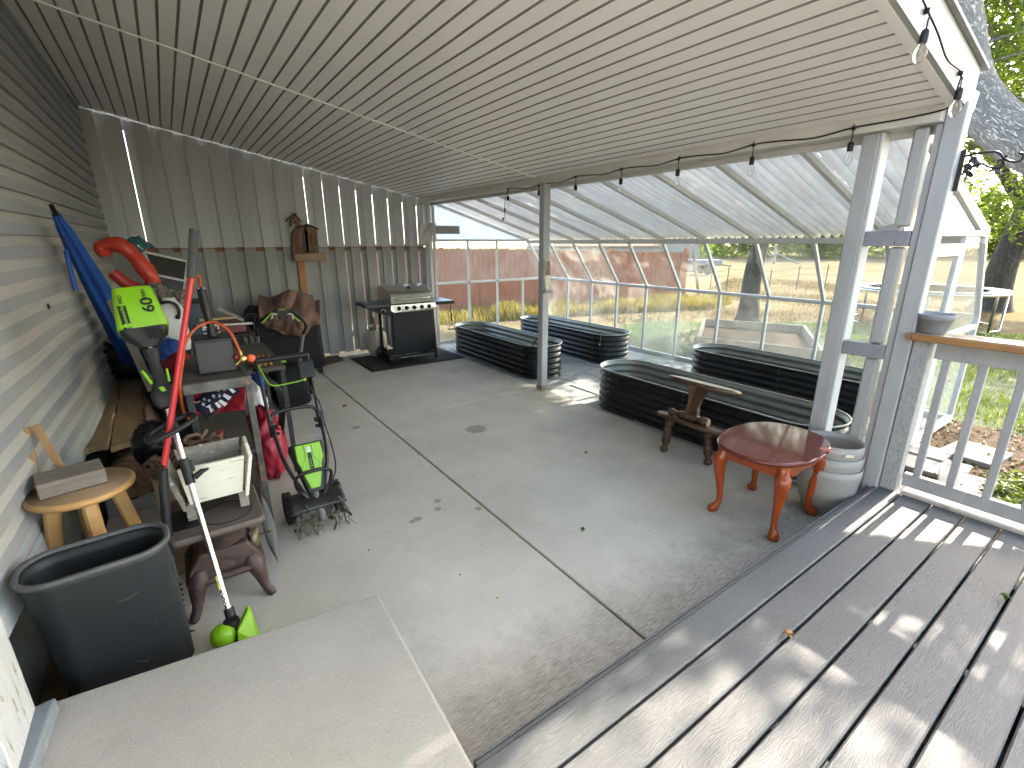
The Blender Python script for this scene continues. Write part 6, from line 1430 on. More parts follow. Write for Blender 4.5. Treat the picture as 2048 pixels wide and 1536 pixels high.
# ---- bench behind the cart with glove and cables
bz = .86; wb2 = thing('low_bench', 'low grey bench behind the work cart holding the leather glove', 'bench', (.42, 4.2, 0))
mb = MB(); mb.bb(.30, .58, 3.72, 4.75, bz-.03, bz, .004); mb.obj('top', M['carttop'], wb2)
for x in (.31, .545):
    for y in (3.74, 4.70):
        mb = MB(); mb.bb(x, x+.03, y, y+.03, 0, bz-.03); mb.obj('leg', M['cart'], wb2)
gv = thing('leather_glove', 'tan leather work glove lying palm up on the bench edge', 'glove', (.45, 3.82, bz))
M['leather'] = mat('tan_suede_mat', (.30, .15, .055), (.20, .095, .035), 9, .9, bump=.4, spot=(.13, .06, .03), spot_scale=12)
def gvp(px, py): return Y(px, py, 3.80)
gq = gvp(523, 730); mb = lump(V((gq.x-.035, 3.86, bz+.04)), (.055, .07, .035), .06, 3, 24, 16, 2); mb.obj('palm', M['leather'], gv)
for k, px in enumerate((511, 520, 529, 540)):
    p = gvp(px, 735-k*2); mb = MB(); q0 = V((p.x, 3.83, bz+.042)); mb.tube(spline([q0+V((0, .05, .012)), q0+V((0, .01, .018)), q0+V((.003, -.025, .004)), q0+V((.005, -.035, -.03))], 4), taper(13, .019, .014), 10); mb.sph(q0+V((.005, -.036, -.032)), .0135, 10, 8); mb.obj('finger', M['leather'], gv)
cb = thing('cable_bundle', 'bundle of black cables hanging down from the bench end', 'cables', (.56, 3.8, .5))
for k in range(4):
    o_ = k*5; mb = MB(); mb.tube(spline([Y(505+o_, 738+k, 3.72), Y(530+o_*.8, 752+k*2, 3.66), Y(552+o_*.6, 780, 3.64), Y(560+o_*.6, 815, 3.66), Y(558+o_*.5, 850+k*5, 3.72), Y(556+o_*.5, 875, 3.8)], 6), .0085, 8); mb.obj('cable', M['black'], cb)

# ---- tiller
T0 = V((.52, 2.95, 0)); tl_ = thing('garden_tiller', 'green and black electric garden tiller with soil caked tines facing the camera', 'tiller', T0)
M['tyre'] = mat('dusty_rubber_mat', (.028, .027, .026), (.018, .018, .018), 9, .85, bump=.5, bscale=60, spot=(.12, .11, .09), spot_scale=20)
for s in (-1, 1):
    c_ = T0+V((s*.150, .06, .098)); mb = MB(); mb.lathe([(.06, -.024), (.088, -.024), (.097, -.016), (.098, 0), (.097, .016), (.088, .024), (.06, .024)], c_, (1, 0, 0), 30)
    for k in range(22):
        a = 2*math.pi*k/22; mb.box(c_+V((0, .097*math.cos(a), .097*math.sin(a))), (.044, .012, .010), (a, 0, .35*(1 if k % 2 else -1)))
    w_ = mb.obj('wheel', M['tyre'], tl_)
    mb = MB(); mb.lathe([(0, -.02), (.058, -.02), (.06, 0), (.058, .02), (0, .02)], c_, (1, 0, 0), 20); mb.obj('rim', M['dplast'], w_)
mb = MB(); mb.tube([T0+V((-.15, .06, .098)), T0+V((.15, .06, .098))], .010, 8); mb.obj('axle', M['blackm'], tl_)
def shroud(u, v):
    x = -.155+.31*u; a = rad(200-150*v); return T0+V((x, -.06+.12*math.cos(a)*-1*-1, .135+.085*math.sin(a)*.8))
mb = MB()
def sh2(u, v): a = rad(20+130*v); return T0+V((-.16+.32*u, -.02-.13*math.cos(a)*-1*(-1), .12+.075*math.sin(a)+.006*mnoise.noise(V((u*5, v*5, 2)))))
mb.slab(sh2, 16, 10, .006); mb.obj('shroud', mat('scratched_black_shroud_mat', (.028, .028, .028), (.016, .016, .016), 4, .35, stretch=(1, 6, 6), bump=.3, spot=(.10, .10, .10), spot_scale=12, spot_lo=.62, spot_hi=.72), tl_)
mb = MB(); mb.tube([T0+V((.0, -.02, .20)), T0+V((.0, -.20, .085))], [.024, .022], 16); mb.tube([T0+V((0, -.185, .095)), T0+V((0, -.20, .085))], [.027, .027], 16); mb.obj('gearbox', mat('dirty_cast_alloy_mat', (.40, .39, .37), (.25, .24, .22), 9, .45, .7, bump=.2, spot=(.12, .10, .08), spot_scale=16), tl_)
mb = MB(); mb.tube([T0+V((-.15, -.165, .10)), T0+V((.15, -.165, .10))], .011, 8); mb.obj('tine_shaft', M['rust'], tl_)
rq = random.Random(6)
M['mud'] = mat('muddy_root_mat', (.22, .175, .125), (.11, .085, .06), 14, .95, bump=.6)
for x in (-.135, -.062, .068, .130):
    mb = MB(); c_ = T0+V((x, -.165, .10))
    for k in range(4):
        a = k*math.pi/2+x*9; e_ = V((0, math.cos(a), math.sin(a))); f_ = V((0, -math.sin(a), math.cos(a)))
        mb.bar(c_, c_+e_*.07, .022, .005, up=(1, 0, 0)); mb.bar(c_+e_*.066, c_+e_*.092+f_*.03+V((rq.choice([-.022, .022]), 0, 0)), .024, .005, up=(1, 0, 0))
    tn = mb.obj('tine', mat('muddy_tine_mat', (.16, .14, .12), (.07, .06, .05), 9, .7, .5, bump=.4), tl_)
    mb = MB()
    for k in range(9 if x < 0 else 5):
        a = rq.uniform(0, 6.28); p = c_+V((rq.uniform(-.03, .03), -.03+.03*math.cos(a), .03*math.sin(a)))
        mb.tube(spline([p, p+V((rq.uniform(-.03, .03), rq.uniform(-.05, .0), rq.uniform(-.05, .05))), p+V((rq.uniform(-.05, .05), rq.uniform(-.06, .02), rq.uniform(-.085, .04)))], 3), [.005, .005, .004, .004, .003, .002, .001], 5)
    mb.obj('roots', M['mud'], tn)
# motor cover: plate leaning back, green panel
ua = T0+V((0, -.075, .235)); ub = T0+V((0, .075, .50)); dz_ = (ub-ua).normalized(); nf = V((0, -dz_.z, dz_.y)); fxm = Matrix((V((1, 0, 0)), nf*-1, dz_)).transposed()
if fxm.determinant() < 0: fxm = Matrix((V((1, 0, 0)), nf, dz_)).transposed()
L2 = (ub-ua).length; sg2 = 1 if (fxm @ V((0, 1, 0))).dot(nf) > 0 else -1
mb = loft([(0, .05, .03, .015, 0, 0), (L2*.25, .065, .045, .02, 0, 0), (L2*.9, .105, .055, .03, 0, 0), (L2, .10, .045, .03, 0, 0)], fxm, ua, True, True); mh = mb.obj('motor_housing', M['dplast'], tl_)
def onm(x, t, e_=.0): return ua+V((x, 0, 0))+dz_*(L2*t)+nf*((.032+.026*min(1, t*1.1))+e_)
mb = MB(); mb.prism([onm(-.030, .06), onm(.024, .06), onm(.052, .38), onm(.058, .52), onm(.078, .66), onm(.074, .97), onm(-.074, .97), onm(-.078, .66), onm(-.062, .52), onm(-.056, .38)], nf*.012); gc = mb.obj('cover', M['lime'], tl_, .006)
mb = MB()
for s in (-1, 1): mb.tube([onm(s*.022, .95, .013), onm(s*.024, .70, .013), onm(s*.05, .55, .011), onm(s*.045, .42, .010)], .004, 6)
mb.obj('ribs', M['lime'], gc)
mb = MB(); mb.prism([onm(-.012, .45, .0125), onm(.012, .45, .0125), onm(.012, .78, .0125), onm(-.012, .78, .0125)], nf*.002); mb.obj('label_band', M['black'], gc)
text('greenworks', .017, M['lime'], 'lettering', gc, frame_m(onm(0, .61, .0152), -dz_, V((1, 0, 0))), 1.0, .0006)
mb = MB(); mb.prism([onm(-.012, .80, .0125), onm(.012, .80, .0125), onm(.012, .90, .0125), onm(-.012, .90, .0125)], nf*.002); mb.obj('badge', M['whitecloth'], gc)
text('60', .018, M['lime'], 'lettering', gc, frame_m(onm(0, .85, .0152), V((1, 0, 0)), dz_), 1.0, .0006)
def bartube(pts, r, n=5): q = MB(); q.tube(spline(pts, n), r, 10); return q
for s in (-1, 1):
    lowp = [T0+V((s*.045, -.03, .185)), T0+V((s*.085, .02, .27)), T0+V((s*.128, .10, .40)), T0+V((s*.145, .22, .54)), T0+V((s*.150, .29, .60))]
    bartube(lowp, .012).obj('lower_handle', M['blackm'], tl_)
    e0, e1 = T0+V((s*.150, .28, .56)), T0+V((s*.158, .47, .99)); mb = MB(); mb.tube([e0, e1], .0115, 10); mb.obj('handle_bar', M['blackm'], tl_)
    mb = MB(); mb.bar(T0+V((s*.150, .25, .52)), T0+V((s*.150, .30, .62)), .032, .04, bev=.005); mb.box(T0+V((s*.125, .27, .58)), (.03, .02, .03), None, .004); mb.box(T0+V((s*.125, .255, .54)), (.03, .02, .02), None, .004); mb.obj('clamp', M['black'], tl_)
mb = MB(); mb.box(T0+V((-.112, .262, .575)), (.022, .03, .028), (.3, 0, .3), .006); mb.obj('red_lever', mat('red_plastic_mat', (.42, .012, .03), None, 5, .4), tl_)
bartube([T0+V((-.145, .29, .565)), T0+V((-.14, .32, .625)), T0+V((-.11, .33, .655)), T0+V((0, .335, .665)), T0+V((.11, .33, .655)), T0+V((.14, .32, .625)), T0+V((.145, .29, .565))], .0115, 5).obj('cross_bar', M['blackm'], tl_)
bartube([T0+V((-.045, -.05, .185)), T0+V((-.095, -.04, .26)), T0+V((-.105, -.06, .335)), T0+V((-.07, -.075, .37)), T0+V((0, -.08, .378)), T0+V((.07, -.075, .37)), T0+V((.105, -.06, .335)), T0+V((.095, -.04, .26)), T0+V((.045, -.05, .185))], .011, 5).obj('guard_hoop', M['blackm'], tl_)
mb = MB(); mb.tube([T0+V((-.158, .47, .985)), T0+V((.158, .47, .985))], .020, 12); mb.obj('top_grip', M['dplast'], tl_)
mb = MB(); bxp = T0+V((.125, .40, .90)); mb.box(bxp, (.10, .055, .115), (-.4, 0, 0), .012, 2); mb.obj('switch_box', M['black'], tl_)
bartube([T0+V((-.15, .45, .96)), T0+V((-.135, .41, .90)), T0+V((-.11, .38, .84)), T0+V((-.06, .375, .825)), T0+V((.06, .38, .83)), T0+V((.10, .385, .835))], .0042, 5).obj('bail_bar', M['lime'], tl_)
mb = MB(); mb.sph(T0+V((.105, .385, .835)), .011, 8, 6); mb.obj('bail_tip', mat('yellow_cap_mat', (.6, .48, .02), None, 5, .4), tl_)
bartube([bxp+V((0, -.01, -.06)), T0+V((.125, .34, .78)), T0+V((.165, .30, .68)), T0+V((.17, .26, .55)), T0+V((.17, .14, .44)), T0+V((.155, .02, .32)), T0+V((.10, -.03, .22))], .0045, 6).obj('cable', M['black'], tl_)

# ---- mower with grass bag, covered box and brown tarp
mw = thing('lawn_mower', 'battery lawn mower with an arched black handle, grey tubes and black grass bag', 'lawn mower', (.85, 5.7, 0))
def mp(px, py, yy): return Y(px, py, yy)
tl0, tr0 = mp(515, 672, 5.45), mp(606, 668, 5.45)
ar = [tl0, mp(513, 655, 5.42), mp(524, 640, 5.40), mp(552, 622, 5.38), mp(580, 622, 5.38), mp(602, 636, 5.40), mp(612, 652, 5.42), tr0]
bartube(ar, .016).obj('handle', M['black'], mw)
for a, b in ((tl0, mp(518, 735, 5.75)), (tr0, mp(597, 738, 5.75))):
    b = V((b.x, b.y, b.z)); mb = MB(); mb.tube([a, b], .019, 12); mb.obj('handle_tube', mat('dull_silver_mat', (.36, .36, .35), (.27, .27, .26), 6, .4, .6), mw)
mb = MB(); c_ = mp(564, 624, 5.36); mb.box(c_, (.13, .05, .045), None, .012, 2); mb.box(c_+V((0, -.01, -.045)), (.09, .04, .06), None, .014, 2); mb.obj('control_pod', M['black'], mw)
mb = MB(); mb.box(c_+V((0, 0, .027)), (.07, .04, .014), None, .005); mb.obj('start_button', M['lime'], mw)
for a, b in (((523, 647), (545, 624)), ((578, 626), (599, 643))):
    mb = MB(); mb.bar(mp(*a, 5.36), mp(*b, 5.35), .022, .014, bev=.004); mb.obj('drive_lever', M['lime'], mw)
for a, b, c2 in (((543, 638), (546, 628), (554, 629)), ((586, 638), (583, 628), (575, 629))):
    mb = MB(); mb.tube(spline([mp(*a, 5.34), mp(*b, 5.33), mp(*c2, 5.33)], 4), .008, 8); mb.obj('bail_hook', M['trimw'], mw)
mb = loft([(.02, .15, .16, .05, 0, 0), (.06, .175, .20, .06, 0, 0), (.30, .165, .19, .06, 0, .03), (.40, .15, .17, .05, 0, .05), (.43, .14, .15, .05, 0, .06)], None, (.88, 5.52, 0), True, True)
mb.obj('grass_bag', cloth_mat('black_bag_fabric_mat', (.014, .014, .015), (.009, .009, .010)), mw)
mb = loft([(.08, .24, .28, .08, 0, 0), (.22, .23, .27, .08, 0, 0), (.30, .12, .16, .05, 0, 0)], None, (.90, 6.10, 0), True, True); mb.obj('deck', M['black'], mw)
mb = loft([(.30, .10, .13, .04, 0, 0), (.38, .09, .12, .04, 0, 0), (.40, .07, .10, .03, 0, 0)], None, (.86, 6.08, 0), True, True); mb.obj('motor_cover', M['lime'], mw)
for s in (-1, 1):
    for yy, r_ in ((5.80, .115), (6.32, .09)):
        mb = MB(); c_ = V((.90+s*.25, yy, r_)); mb.lathe([(.04, -.02), (r_-.008, -.022), (r_, -.012), (r_, .012), (r_-.008, .022), (.04, .02)], c_, (1, 0, 0), 26)
        for k in range(20):
            a = 2*math.pi*k/20; mb.box(c_+V((0, (r_-.001)*math.cos(a), (r_-.001)*math.sin(a))), (.038, .010, .008), (a, 0, 0))
        mb.obj('wheel', M['tyre'], mw)
cbx = thing('covered_box', 'large box under a dusty black fabric cover in front of the fence', 'covered box', (1.12, 7.0, 0))
M['cover'] = cloth_mat('black_cover_mat', (.010, .010, .012), (.006, .006, .007), .6)
def cvf(lv):
    return loft(lv, None, (1.12, 6.95, 0), True, True)
mb = cvf([(.10, .42, .33, .06, 0, 0), (.16, .43, .34, .06, 0, 0), (.70, .42, .33, .07, 0, 0), (.86, .40, .30, .08, 0, .01), (.92, .34, .24, .09, 0, .02), (.93, .2, .12, .08, 0, .02)])
bmesh.ops.subdivide_edges(mb.b, edges=mb.b.edges[:], cuts=2, use_grid_fill=True)
for v in mb.b.verts: v.co += V((mnoise.noise(v.co*4), mnoise.noise(v.co*4+V((9, 0, 0))), 0))*.028
for f_ in mb.b.faces: f_.smooth = True
mb.obj('cover', M['cover'], cbx)
mb = MB()
for x in (.76, 1.46):
    for y in (6.7, 7.2): mb.bb(x, x+.05, y, y+.05, 0, .12)
mb.obj('feet', M['black'], cbx)
mb = MB()
def tpf(u, v):
    th_ = u*math.pi*1.0; px = 517+123*u; top = 590+6*math.sin(u*9)-6*u+(12 if u > .9 else 0); bot = 640+32*math.sin(u*math.pi*.9)+18*mnoise.noise(V((u*5, 0, 3)))
    py = top+(bot-top)*v; q = V((u*5, v*3.2, 1)); dd = .13*(1-2*abs(mnoise.noise(q*.55)))+.035*(1-2*abs(mnoise.noise(q*1.3)))
    yy = 6.78-.42*math.sin(min(1, v*1.25)*math.pi*.5)+.3*(1-math.sin(math.pi*min(1, max(0, u))))*.5+dd*.9
    return Y(px, py, yy)
mb.slab(tpf, 56, 30, .006); solo(mb, 'brown_tarp', cloth_mat('dusty_brown_tarp_mat', (.20, .115, .095), (.15, .085, .07), .8, 4), 'crumpled dusty brown tarp thrown over the black covered box', 'tarp', (1.15, 6.6, .9))
mb = MB(); a, b, c2, d2 = Z(640, 741), Z(690, 722), Z(686, 716), Z(650, 722)
a, b, c2, d2 = [Z(*q, .0) for q in ((632, 738), (688, 722), (676, 716), (635, 722))]
mb.prism([a+V((0, 0, .002)), b+V((0, 0, .002)), c2+V((0, 0, .03)), d2+V((0, 0, .03))], (0, 0, .022)); solo(mb, 'floor_plank', mat('reddish_plank_mat', (.14, .085, .07), (.09, .055, .045), 5, .8), 'short reddish board lying on the slab in front of the fence', 'board', tuple((a+b)/2))
# ---- table with red toolbox and wood scraps
tb = thing('side_table', 'dark folding table behind the cart stacked with wood scraps', 'table', (.33, 5.3, 0))
mb = MB(); mb.bb(.12, .56, 5.05, 5.7, .88, .91, .004); mb.obj('top', M['black'], tb)
for x in (.14, .53):
    for y in (5.08, 5.66):
        mb = MB(); mb.bar((x, y, .88), (x+(.04 if x > .3 else -.04), y, 0), .035, .02, up=(0, 1, 0)); mb.obj('leg', M['cart'], tb)
mb = MB(); mb.bb(.26, .50, 5.10, 5.35, .911, 1.005, .008); tbx = thing('tool_box', 'dark red metal tool box on the dark folding table', 'tool box', (.38, 5.2, .911)); mb.obj('case', mat('dark_red_enamel_mat', (.15, .018, .022), (.10, .012, .016), 5, .45), tbx)
mb = MB(); mb.tube([(.30, 5.22, 1.006), (.30, 5.22, 1.03), (.46, 5.22, 1.03), (.46, 5.22, 1.006)], .006, 6); mb.obj('handle', M['black'], tbx)
for k, (a, b, w_, h_, yy, lab) in enumerate((((398, 640), (470, 634), .07, .022, 5.05, 'dark brown wood scrap lying across the table'), ((392, 652), (505, 646), .05, .016, 5.02, 'thin pale wood strip along the table front'), ((432, 615), (486, 640), .075, .03, 5.12, 'grey tapered wood wedge on top of the scrap pile'))):
    mb = MB(); mb.bar(Y(*a, yy), Y(*b, yy), w_, h_, bev=.003); solo(mb, 'wood_scrap', [M['slab'], M['trimw'], M['split'] if 'split' in M else M['boxwood']][k], lab, 'wood scrap', tuple((Y(*a, yy)+Y(*b, yy))/2), 'wood scraps')
mb = MB(); wq = [Y(480, 650, 5.3), Y(508, 648, 5.3), Y(512, 628, 5.4), Y(492, 628, 5.4)]
for a, b in zip(wq, wq[1:]+wq[:1]): mb.tube([a, b], .006, 6)
for k in range(5): mb.tube([lerp(wq[0], wq[1], k/4), lerp(wq[3], wq[2], k/4)], .003, 5)
mb.tube([wq[0], wq[0]+V((.02, 0, -.35))], .006, 6); mb.tube([wq[1], wq[1]+V((-.03, 0, -.38))], .006, 6); mb.tube([Y(474, 645, 5.3), Y(475, 605, 5.35)], .005, 6)
solo(mb, 'wire_basket', M['blackm'], 'black wire basket hanging at the end of the dark folding table', 'basket', tuple(wq[0]))
# ---- storage chest, tote, jug, screens, ring, bag and cloth piled by the wall
mb = MB(); mb.bb(-.215, .05, 4.55, 6.6, .0, .95, .02); mb.bb(-.225, .06, 4.53, 6.62, .951, 1.0, .015); solo(mb, 'storage_chest', M['dplast'], 'dark plastic storage chest beneath the pile by the wall', 'chest', (-.2, 5.4, 0))
tt = thing('blue_tote', 'slate blue plastic tote standing beside the storage chest', 'tote', (.13, 5.2, .3))
mb = loft([(.35, .085, .16, .03, 0, 0), (1.18, .10, .19, .03, 0, 0)], None, (.135, 5.25, 0), True, True); mb.obj('body', mat('slate_blue_plastic_mat', (.040, .065, .095), (.030, .05, .075), 4, .45), tt)
mb = loft([(1.18, .108, .20, .03, 0, 0), (1.215, .112, .205, .03, 0, 0), (1.222, .10, .19, .03, 0, 0)], None, (.135, 5.25, 0), True, True); mb.obj('rim', mat('navy_rim_mat', (.02, .03, .045), None, 4, .45), tt)
jg = thing('white_jug', 'large white plastic water container with a black hose handle', 'water container', (-.03, 4.35, .95))
mb = loft([(.95, .075, .10, .04, 0, 0), (1.0, .085, .11, .045, 0, 0), (1.22, .085, .11, .045, 0, 0), (1.27, .07, .09, .04, 0, 0), (1.31, .045, .05, .03, 0, 0), (1.335, .04, .045, .03, 0, 0)], None, (-.04, 4.38, 0), True, True); mb.obj('body', mat('milky_plastic_mat', (.58, .57, .55), (.48, .47, .45), 4, .4), jg)
mb = MB(); mb.tube(spline([Y(322, 606, 4.28), Y(338, 604, 4.26), Y(352, 610, 4.26), Y(358, 622, 4.26), Y(357, 636, 4.26)], 5), .011, 8); mb.sph(Y(356, 634, 4.26), .017, 10, 8); mb.obj('spout', M['black'], jg)
sc1 = thing('window_screen', 'dark window screen with a white aluminium frame leaning at the fence corner', 'window screen', (0, 6.4, 1.2))
q = [Y(289, 504, 6.35), Y(375, 523, 6.45), Y(370, 562, 6.38), Y(308, 549, 6.3)]
mb = MB()
for a, b in zip(q, q[1:]+q[:1]): mb.bar(a, b, .022, .012, up=(0, -1, .2))
mb.bar(lerp(q[3], q[0], -.5), q[3], .018, .012, up=(0, -1, .2)); mb.bar(lerp(q[2], q[1], -.9), q[2], .018, .012, up=(0, -1, .2)); mb.obj('frame', mat('dull_white_frame_mat', (.50, .50, .49), None, 6, .45), sc1)
mb = MB(); mb.prism(q, (0, .004, 0)); mb.obj('mesh', mat('brown_screen_mesh_mat', (.030, .027, .024), None, 6, .8), sc1)
mb = MB(); q2 = [q[3], q[2], lerp(q[1], q[2], 1.8), lerp(q[0], q[3], 1.8)]; mb.prism([p+V((0, .01, 0)) for p in q2], (0, .004, 0)); mb.obj('mesh', mat('blue_grey_screen_mat', (.045, .05, .06), None, 6, .7), sc1)
rg = thing('ring_float', 'deflated orange red ring float slung over the pile by the wall', 'ring float', (-.25, 5.0, 1.5))
mb = MB(); rp = [Y(px, py, yy) for px, py, yy in ((212, 512, 5.0), (206, 497, 5.0), (222, 489, 4.98), (245, 493, 4.96), (272, 516, 4.94), (292, 541, 4.92), (306, 563, 4.92), (300, 585, 4.95))]
sp_ = spline(rp, 8); mb.tube(sp_, [.058+.004*math.sin(i*.35)-.016*(i < 8)*(1-i/8) for i in range(len(sp_))], 16)
for v in mb.b.verts: v.co += V((mnoise.noise(v.co*16), mnoise.noise(v.co*16+V((5, 0, 0))), mnoise.noise(v.co*16+V((0, 5, 0)))))*.006
mb.obj('tube', mat('orange_red_vinyl_mat', (.50, .045, .022), (.40, .03, .016), 5, .42, bump=.06), rg)
mb = MB(); mb.tube(spline([Y(225, 545, 4.97), Y(250, 565, 4.96), Y(275, 577, 4.95), Y(300, 585, 4.95)], 6), .045, 12); mb.obj('lower_tube', mat('red_vinyl_mat', (.36, .03, .018), None, 5, .45), rg)
bg_ = thing('soil_bag', 'teal and white plastic bag lying on top of the window screen', 'bag', (-.15, 6.2, 1.6))
q = [Y(252, 492, 6.0), Y(278, 475, 6.0), Y(306, 496, 6.1), Y(277, 515, 5.9)]
def sbf(u, v): p = lerp(lerp(q[0], q[1], u), lerp(q[3], q[2], u), v); return p+V((0, -.03*math.sin(u*3.1)*math.sin(v*3.1)+.006*math.sin(u*14+v*5), .035*math.sin(u*3.1)))
mb = MB(); mb.slab(sbf, 14, 14, .05); mb.obj('body', mat('teal_bag_mat', (.03, .14, .14), (.015, .07, .08), 4, .35, bump=.2, spot=(.012, .035, .055), spot_scale=5, spot_lo=.52, spot_hi=.58), bg_)
def sbq(u, v): return sbf(u, v)+V((0, -.033, .0))
mb = MB(); mb.prism([sbq(.35, .55), sbq(.75, .45), sbq(.80, .85), sbq(.4, .95)], (0, -.003, 0)); mb.obj('label', M['whitecloth'], bg_)
mb = MB(); mb.prism([sbq(.45, .60)+V((0, -.004, 0)), sbq(.68, .52)+V((0, -.004, 0)), sbq(.70, .74)+V((0, -.004, 0)), sbq(.56, .88)+V((0, -.004, 0)), sbq(.48, .78)+V((0, -.004, 0))], (0, -.002, 0)); mb.obj('print', mat('green_print_mat', (.03, .20, .14), None, 9, .5), bg_)
mb = MB()
def gcf(u, v):
    px = 296+74*u; py = 566+16*u+(36+6*math.sin(u*4))*v-4*math.sin(u*7); q_ = V((u*4, v*3, 5)); return Y(px, py, 4.55-.12*v+.05*(1-2*abs(mnoise.noise(q_)))+.03*(1-2*abs(mnoise.noise(q_*2.4))))
mb.slab(gcf, 36, 20, .006); solo(mb, 'grey_cloth', cloth_mat('taupe_cloth_mat', (.19, .165, .14), (.13, .112, .095)), 'folded taupe cloth draped over the water container', 'cloth', (0, 4.5, 1.3))
mb = lump(V((Y(335, 700, 4.0).x, 4.05, Y(335, 700, 4.0).z-.02)), (.085, .16, .085), .16, 2.4, 40, 26, 4); solo(mb, 'blue_bag', cloth_mat('royal_blue_cloth_mat', (.02, .06, .24), (.014, .042, .18)), 'royal blue cloth bundle beside the red handle', 'bag', (-.1, 4.0, .95))
mb = lump(V((Y(355, 722, 3.9).x, 3.92, Y(355, 722, 3.9).z-.02)), (.085, .13, .075), .14, 2.4, 40, 26, 7); solo(mb, 'red_bundle', cloth_mat('dull_red_cloth_mat', (.20, .018, .022), (.14, .012, .016)), 'dull red cloth bundle squeezed behind the red handle', 'bag', (-.08, 3.9, .8))
bk_ = thing('black_backpack', 'black padded bag slumped on the timber slabs against the wall', 'bag', (-.45, 5.6, .5))
c_ = Y(250, 735, 3.8); mb = lump(V((-.455, 5.62, .66)), (.185, .25, .15), .12, 2.2, 48, 30, 5); mb.obj('body', cloth_mat('black_nylon_mat', (.012, .012, .014), (.008, .008, .009), .6), bk_)
mb = lump(V((-.44, 5.42, .79)), (.165, .13, .06), .18, 2.6, 40, 24, 11); mb.obj('flap', cloth_mat('slate_nylon_mat', (.035, .038, .046), (.022, .024, .03), .6), bk_)
mb = MB(); mb.tube(spline([V((-.60, 5.45, .74)), V((-.615, 5.40, .86)), V((-.56, 5.36, .88)), V((-.52, 5.38, .82))], 5), .022, 8); mb.obj('strap', M['black'], bk_)
mb = lump(V((-.24, 3.28, .60)), (.10, .14, .13), .14, 2.6, 40, 26, 15); solo(mb, 'black_sack', cloth_mat('glossy_black_plastic_mat', (.010, .010, .011), (.007, .007, .008), .35), 'crumpled black plastic sack behind the trimmer shaft', 'sack', (-.24, 3.28, .45))
mb = MB(); a, b = Y(222, 600, 4.2), Y(268, 700, 4.0); mb.bar(a, b+(b-a)*.8, .05, .02, up=(0, -1, 0), bev=.002); solo(mb, 'trim_board', mat('grey_brown_board_mat', (.14, .115, .095), None, 6, .8), 'narrow grey brown board leaning behind the green housing', 'board', tuple(b))
# ---- furled blue umbrella
um = thing('blue_umbrella', 'furled blue patio umbrella leaning against the siding with its storage pouch', 'umbrella', (-.45, 4.9, .9))
ua_, ub_ = X(112, 428, -.49), X(285, 735, -.36)
dd = (ub_-ua_); LL = dd.length; du = dd.normalized(); n1 = du.cross(V((0, 0, 1))).normalized(); n2 = du.cross(n1)
M['bluecan'] = cloth_mat('blue_canopy_mat', (.020, .085, .32), (.014, .06, .24), .65, 4)
mb = MB(); vs = []; seg = 48; nl = 34
for j in range(nl+1):
    t = j/nl; r_ = .022+.072*min(1, t*1.25)**.8
    for k in range(seg):
        a = 2*math.pi*k/seg; rr2 = r_*(1+.20*math.cos(6*a+t*2.2+.8*mnoise.noise(V((t*3, a, 0)))))*(1 if t > .04 else .8); vs.append(ua_+dd*t+(n1*math.cos(a)+n2*math.sin(a))*rr2)
mb.raw(vs, [(j*seg+k, j*seg+(k+1) % seg, (j+1)*seg+(k+1) % seg, (j+1)*seg+k) for j in range(nl) for k in range(seg)], True); mb.raw(vs[-seg:], [tuple(range(seg))]); mb.obj('canopy', M['bluecan'], um)
mb = MB(); mb.tube([ua_-du*.07, ua_+du*.03], [.012, .016], 10); mb.obj('finial', M['black'], um)
mb = MB(); mb.tube([lerp(ua_, ub_, .9), ub_+du*.5], .018, 10); mb.obj('pole', M['steel'], um)
pa, pb2 = X(131, 500, -.50), X(152, 580, -.50)
mb = MB(); mb.tube(spline([lerp(ua_, ub_, .12), X(122, 470, -.495), pa], 5), .003, 5); pch = mb.obj('cord', M['black'], um)
mb = MB()
def pf2(u, v): w_ = .010+.030*min(1, v*3); q_ = lerp(pa, pb2, v); return q_+V((.012*math.sin(u*6.28), (.8*math.cos(u*6.28))*w_*1.2, .004*math.sin(v*9+u*6)))
mb.grid(pf2, 16, 12, True, True); mb.raw([pf2(k/16, 1) for k in range(16)], [tuple(range(16))]); mb.obj('pouch', M['bluecan'], um)
# ---- small leftovers on the slab
rl2 = random.Random(14)
for (px, py, s, a, lab) in ((690, 815, .036, .3, 'curled brown dead leaf on the slab near the joint'), (1172, 908, .02, .5, 'brown leaf scrap in the middle of the slab'), (1165, 1062, .022, .9, 'small green sprig on the slab left of the red table'), (1575, 1272, .028, 1.2, 'dry tan leaf lying on the deck boards'), (2008, 1198, .026, .4, 'small olive leaf sprig on the deck by the right edge'), (678, 700, .03, .2, 'brown twig piece on the slab before the fence')):
    zz = .184 if py > 1190 else .002; p = Z(px, py, zz); mb = MB()
    for k in range(2 if s < .035 else 3):
        an = a+k*1.3
        def lf(u, v, an=an, k=k):
            l_ = (v-.5)*s*1.5; w_ = math.sin(math.pi*(.05+.9*v))*s*.42*(u*2-1); return p+V((math.cos(an)*l_-math.sin(an)*w_, math.sin(an)*l_+math.cos(an)*w_, .006+.5*abs(w_)*.6+.006*k+.01*math.sin(v*3)))
        mb.slab(lf, 4, 6, .0012)
    solo(mb, 'dead_leaf', M['leaf'] if 'green' in lab or 'olive' in lab else M['leather'], lab, 'leaf', tuple(p), 'leaves dropped on the slab and deck')
cl = []
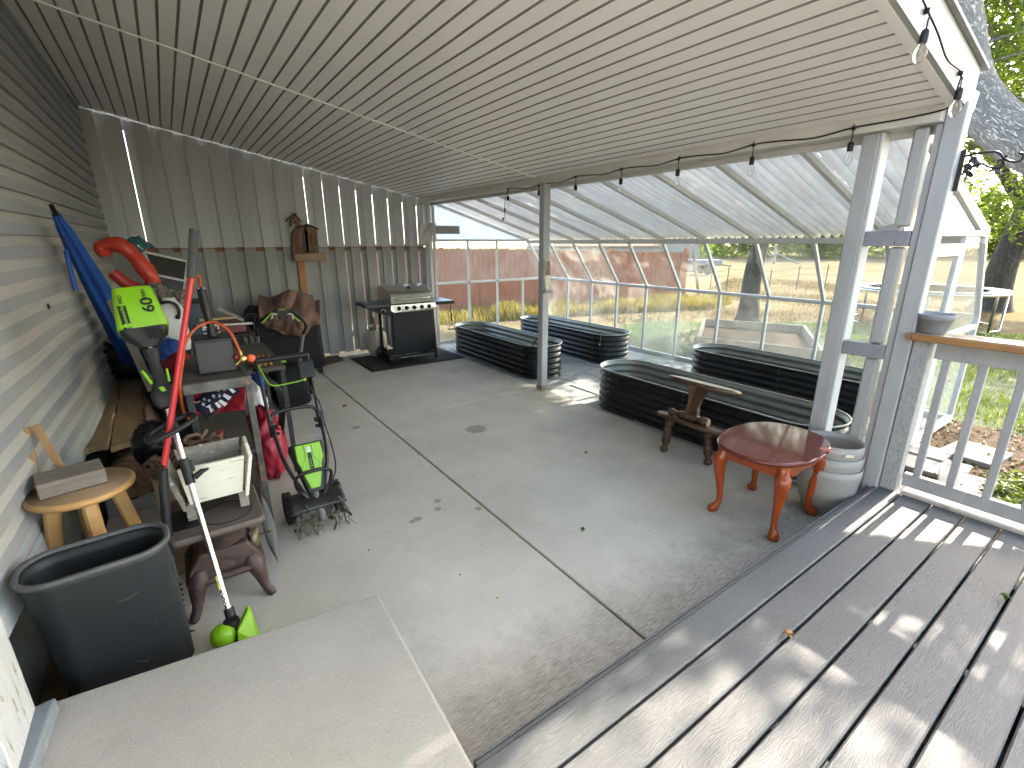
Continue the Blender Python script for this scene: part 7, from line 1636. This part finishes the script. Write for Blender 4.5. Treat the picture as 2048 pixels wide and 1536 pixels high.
for k in range(240):
    x = rl2.uniform(.3, 3.45); y = rl2.uniform(1.0, 7.4); cl.append((V((x, y, .003)), .002))
for k in range(70):
    px, py = rl2.choice([(1000, 740), (1080, 770), (1200, 725), (930, 720), (1230, 850), (1500, 1050)]); p = Z(px+rl2.uniform(-60, 60), py+rl2.uniform(-18, 18)); cl.append((V((p.x, p.y, .003)), .002))
o = leaves('floor_debris', cl, M['leather'], None, (.006, .018), 1, 12, None, .02, .6); tag(o, 'tiny dry leaf bits scattered over the concrete slab', 'debris', kind='stuff')
# ================================================================== LIGHT, SKY, RENDER SETTINGS
w = bpy.data.worlds.new('World'); S.world = w; w.use_nodes = True
nt = w.node_tree; bg = nt.nodes['Background']
sky = nt.nodes.new('ShaderNodeTexSky'); sky.sky_type = 'NISHITA'; sky.sun_disc = False
SUN_EL, SUN_AZ = rad(31), rad(90)          # the sun stands over +X
sky.sun_elevation = SUN_EL; sky.sun_rotation = SUN_AZ; sky.dust_density = 1.5; sky.air_density = 1.0; sky.ozone_density = 1.0
nt.links.new(sky.outputs[0], bg.inputs[0]); bg.inputs[1].default_value = .15
sl_ = bpy.data.lights.new('sun', 'SUN'); sl_.energy = 2.0; sl_.angle = rad(.53); sl_.color = (1, .95, .87)
so = bpy.data.objects.new('sun', sl_); COL.objects.link(so)
so.rotation_euler = (V((-math.cos(SUN_EL), 0, -math.sin(SUN_EL)))).to_track_quat('-Z', 'Y').to_euler()
S.view_settings.view_transform = 'Standard'; S.view_settings.look = 'None'; S.view_settings.gamma = 1
S.view_settings.exposure = 3.45
S.view_settings.use_white_balance = True; S.view_settings.white_balance_temperature = 7400; S.view_settings.white_balance_tint = 11
S.render.engine = 'CYCLES'
cy = S.cycles; cy.max_bounces = 14; cy.diffuse_bounces = 7; cy.glossy_bounces = 4; cy.transmission_bounces = 8; cy.transparent_max_bounces = 32
cy.caustics_reflective = False; cy.caustics_refractive = False; cy.use_denoising = True; cy.sample_clamp_indirect = 8
cy.use_adaptive_sampling = True; cy.adaptive_threshold = .015
for o in list(bpy.data.objects):
    if '_o' in o: del o['_o']
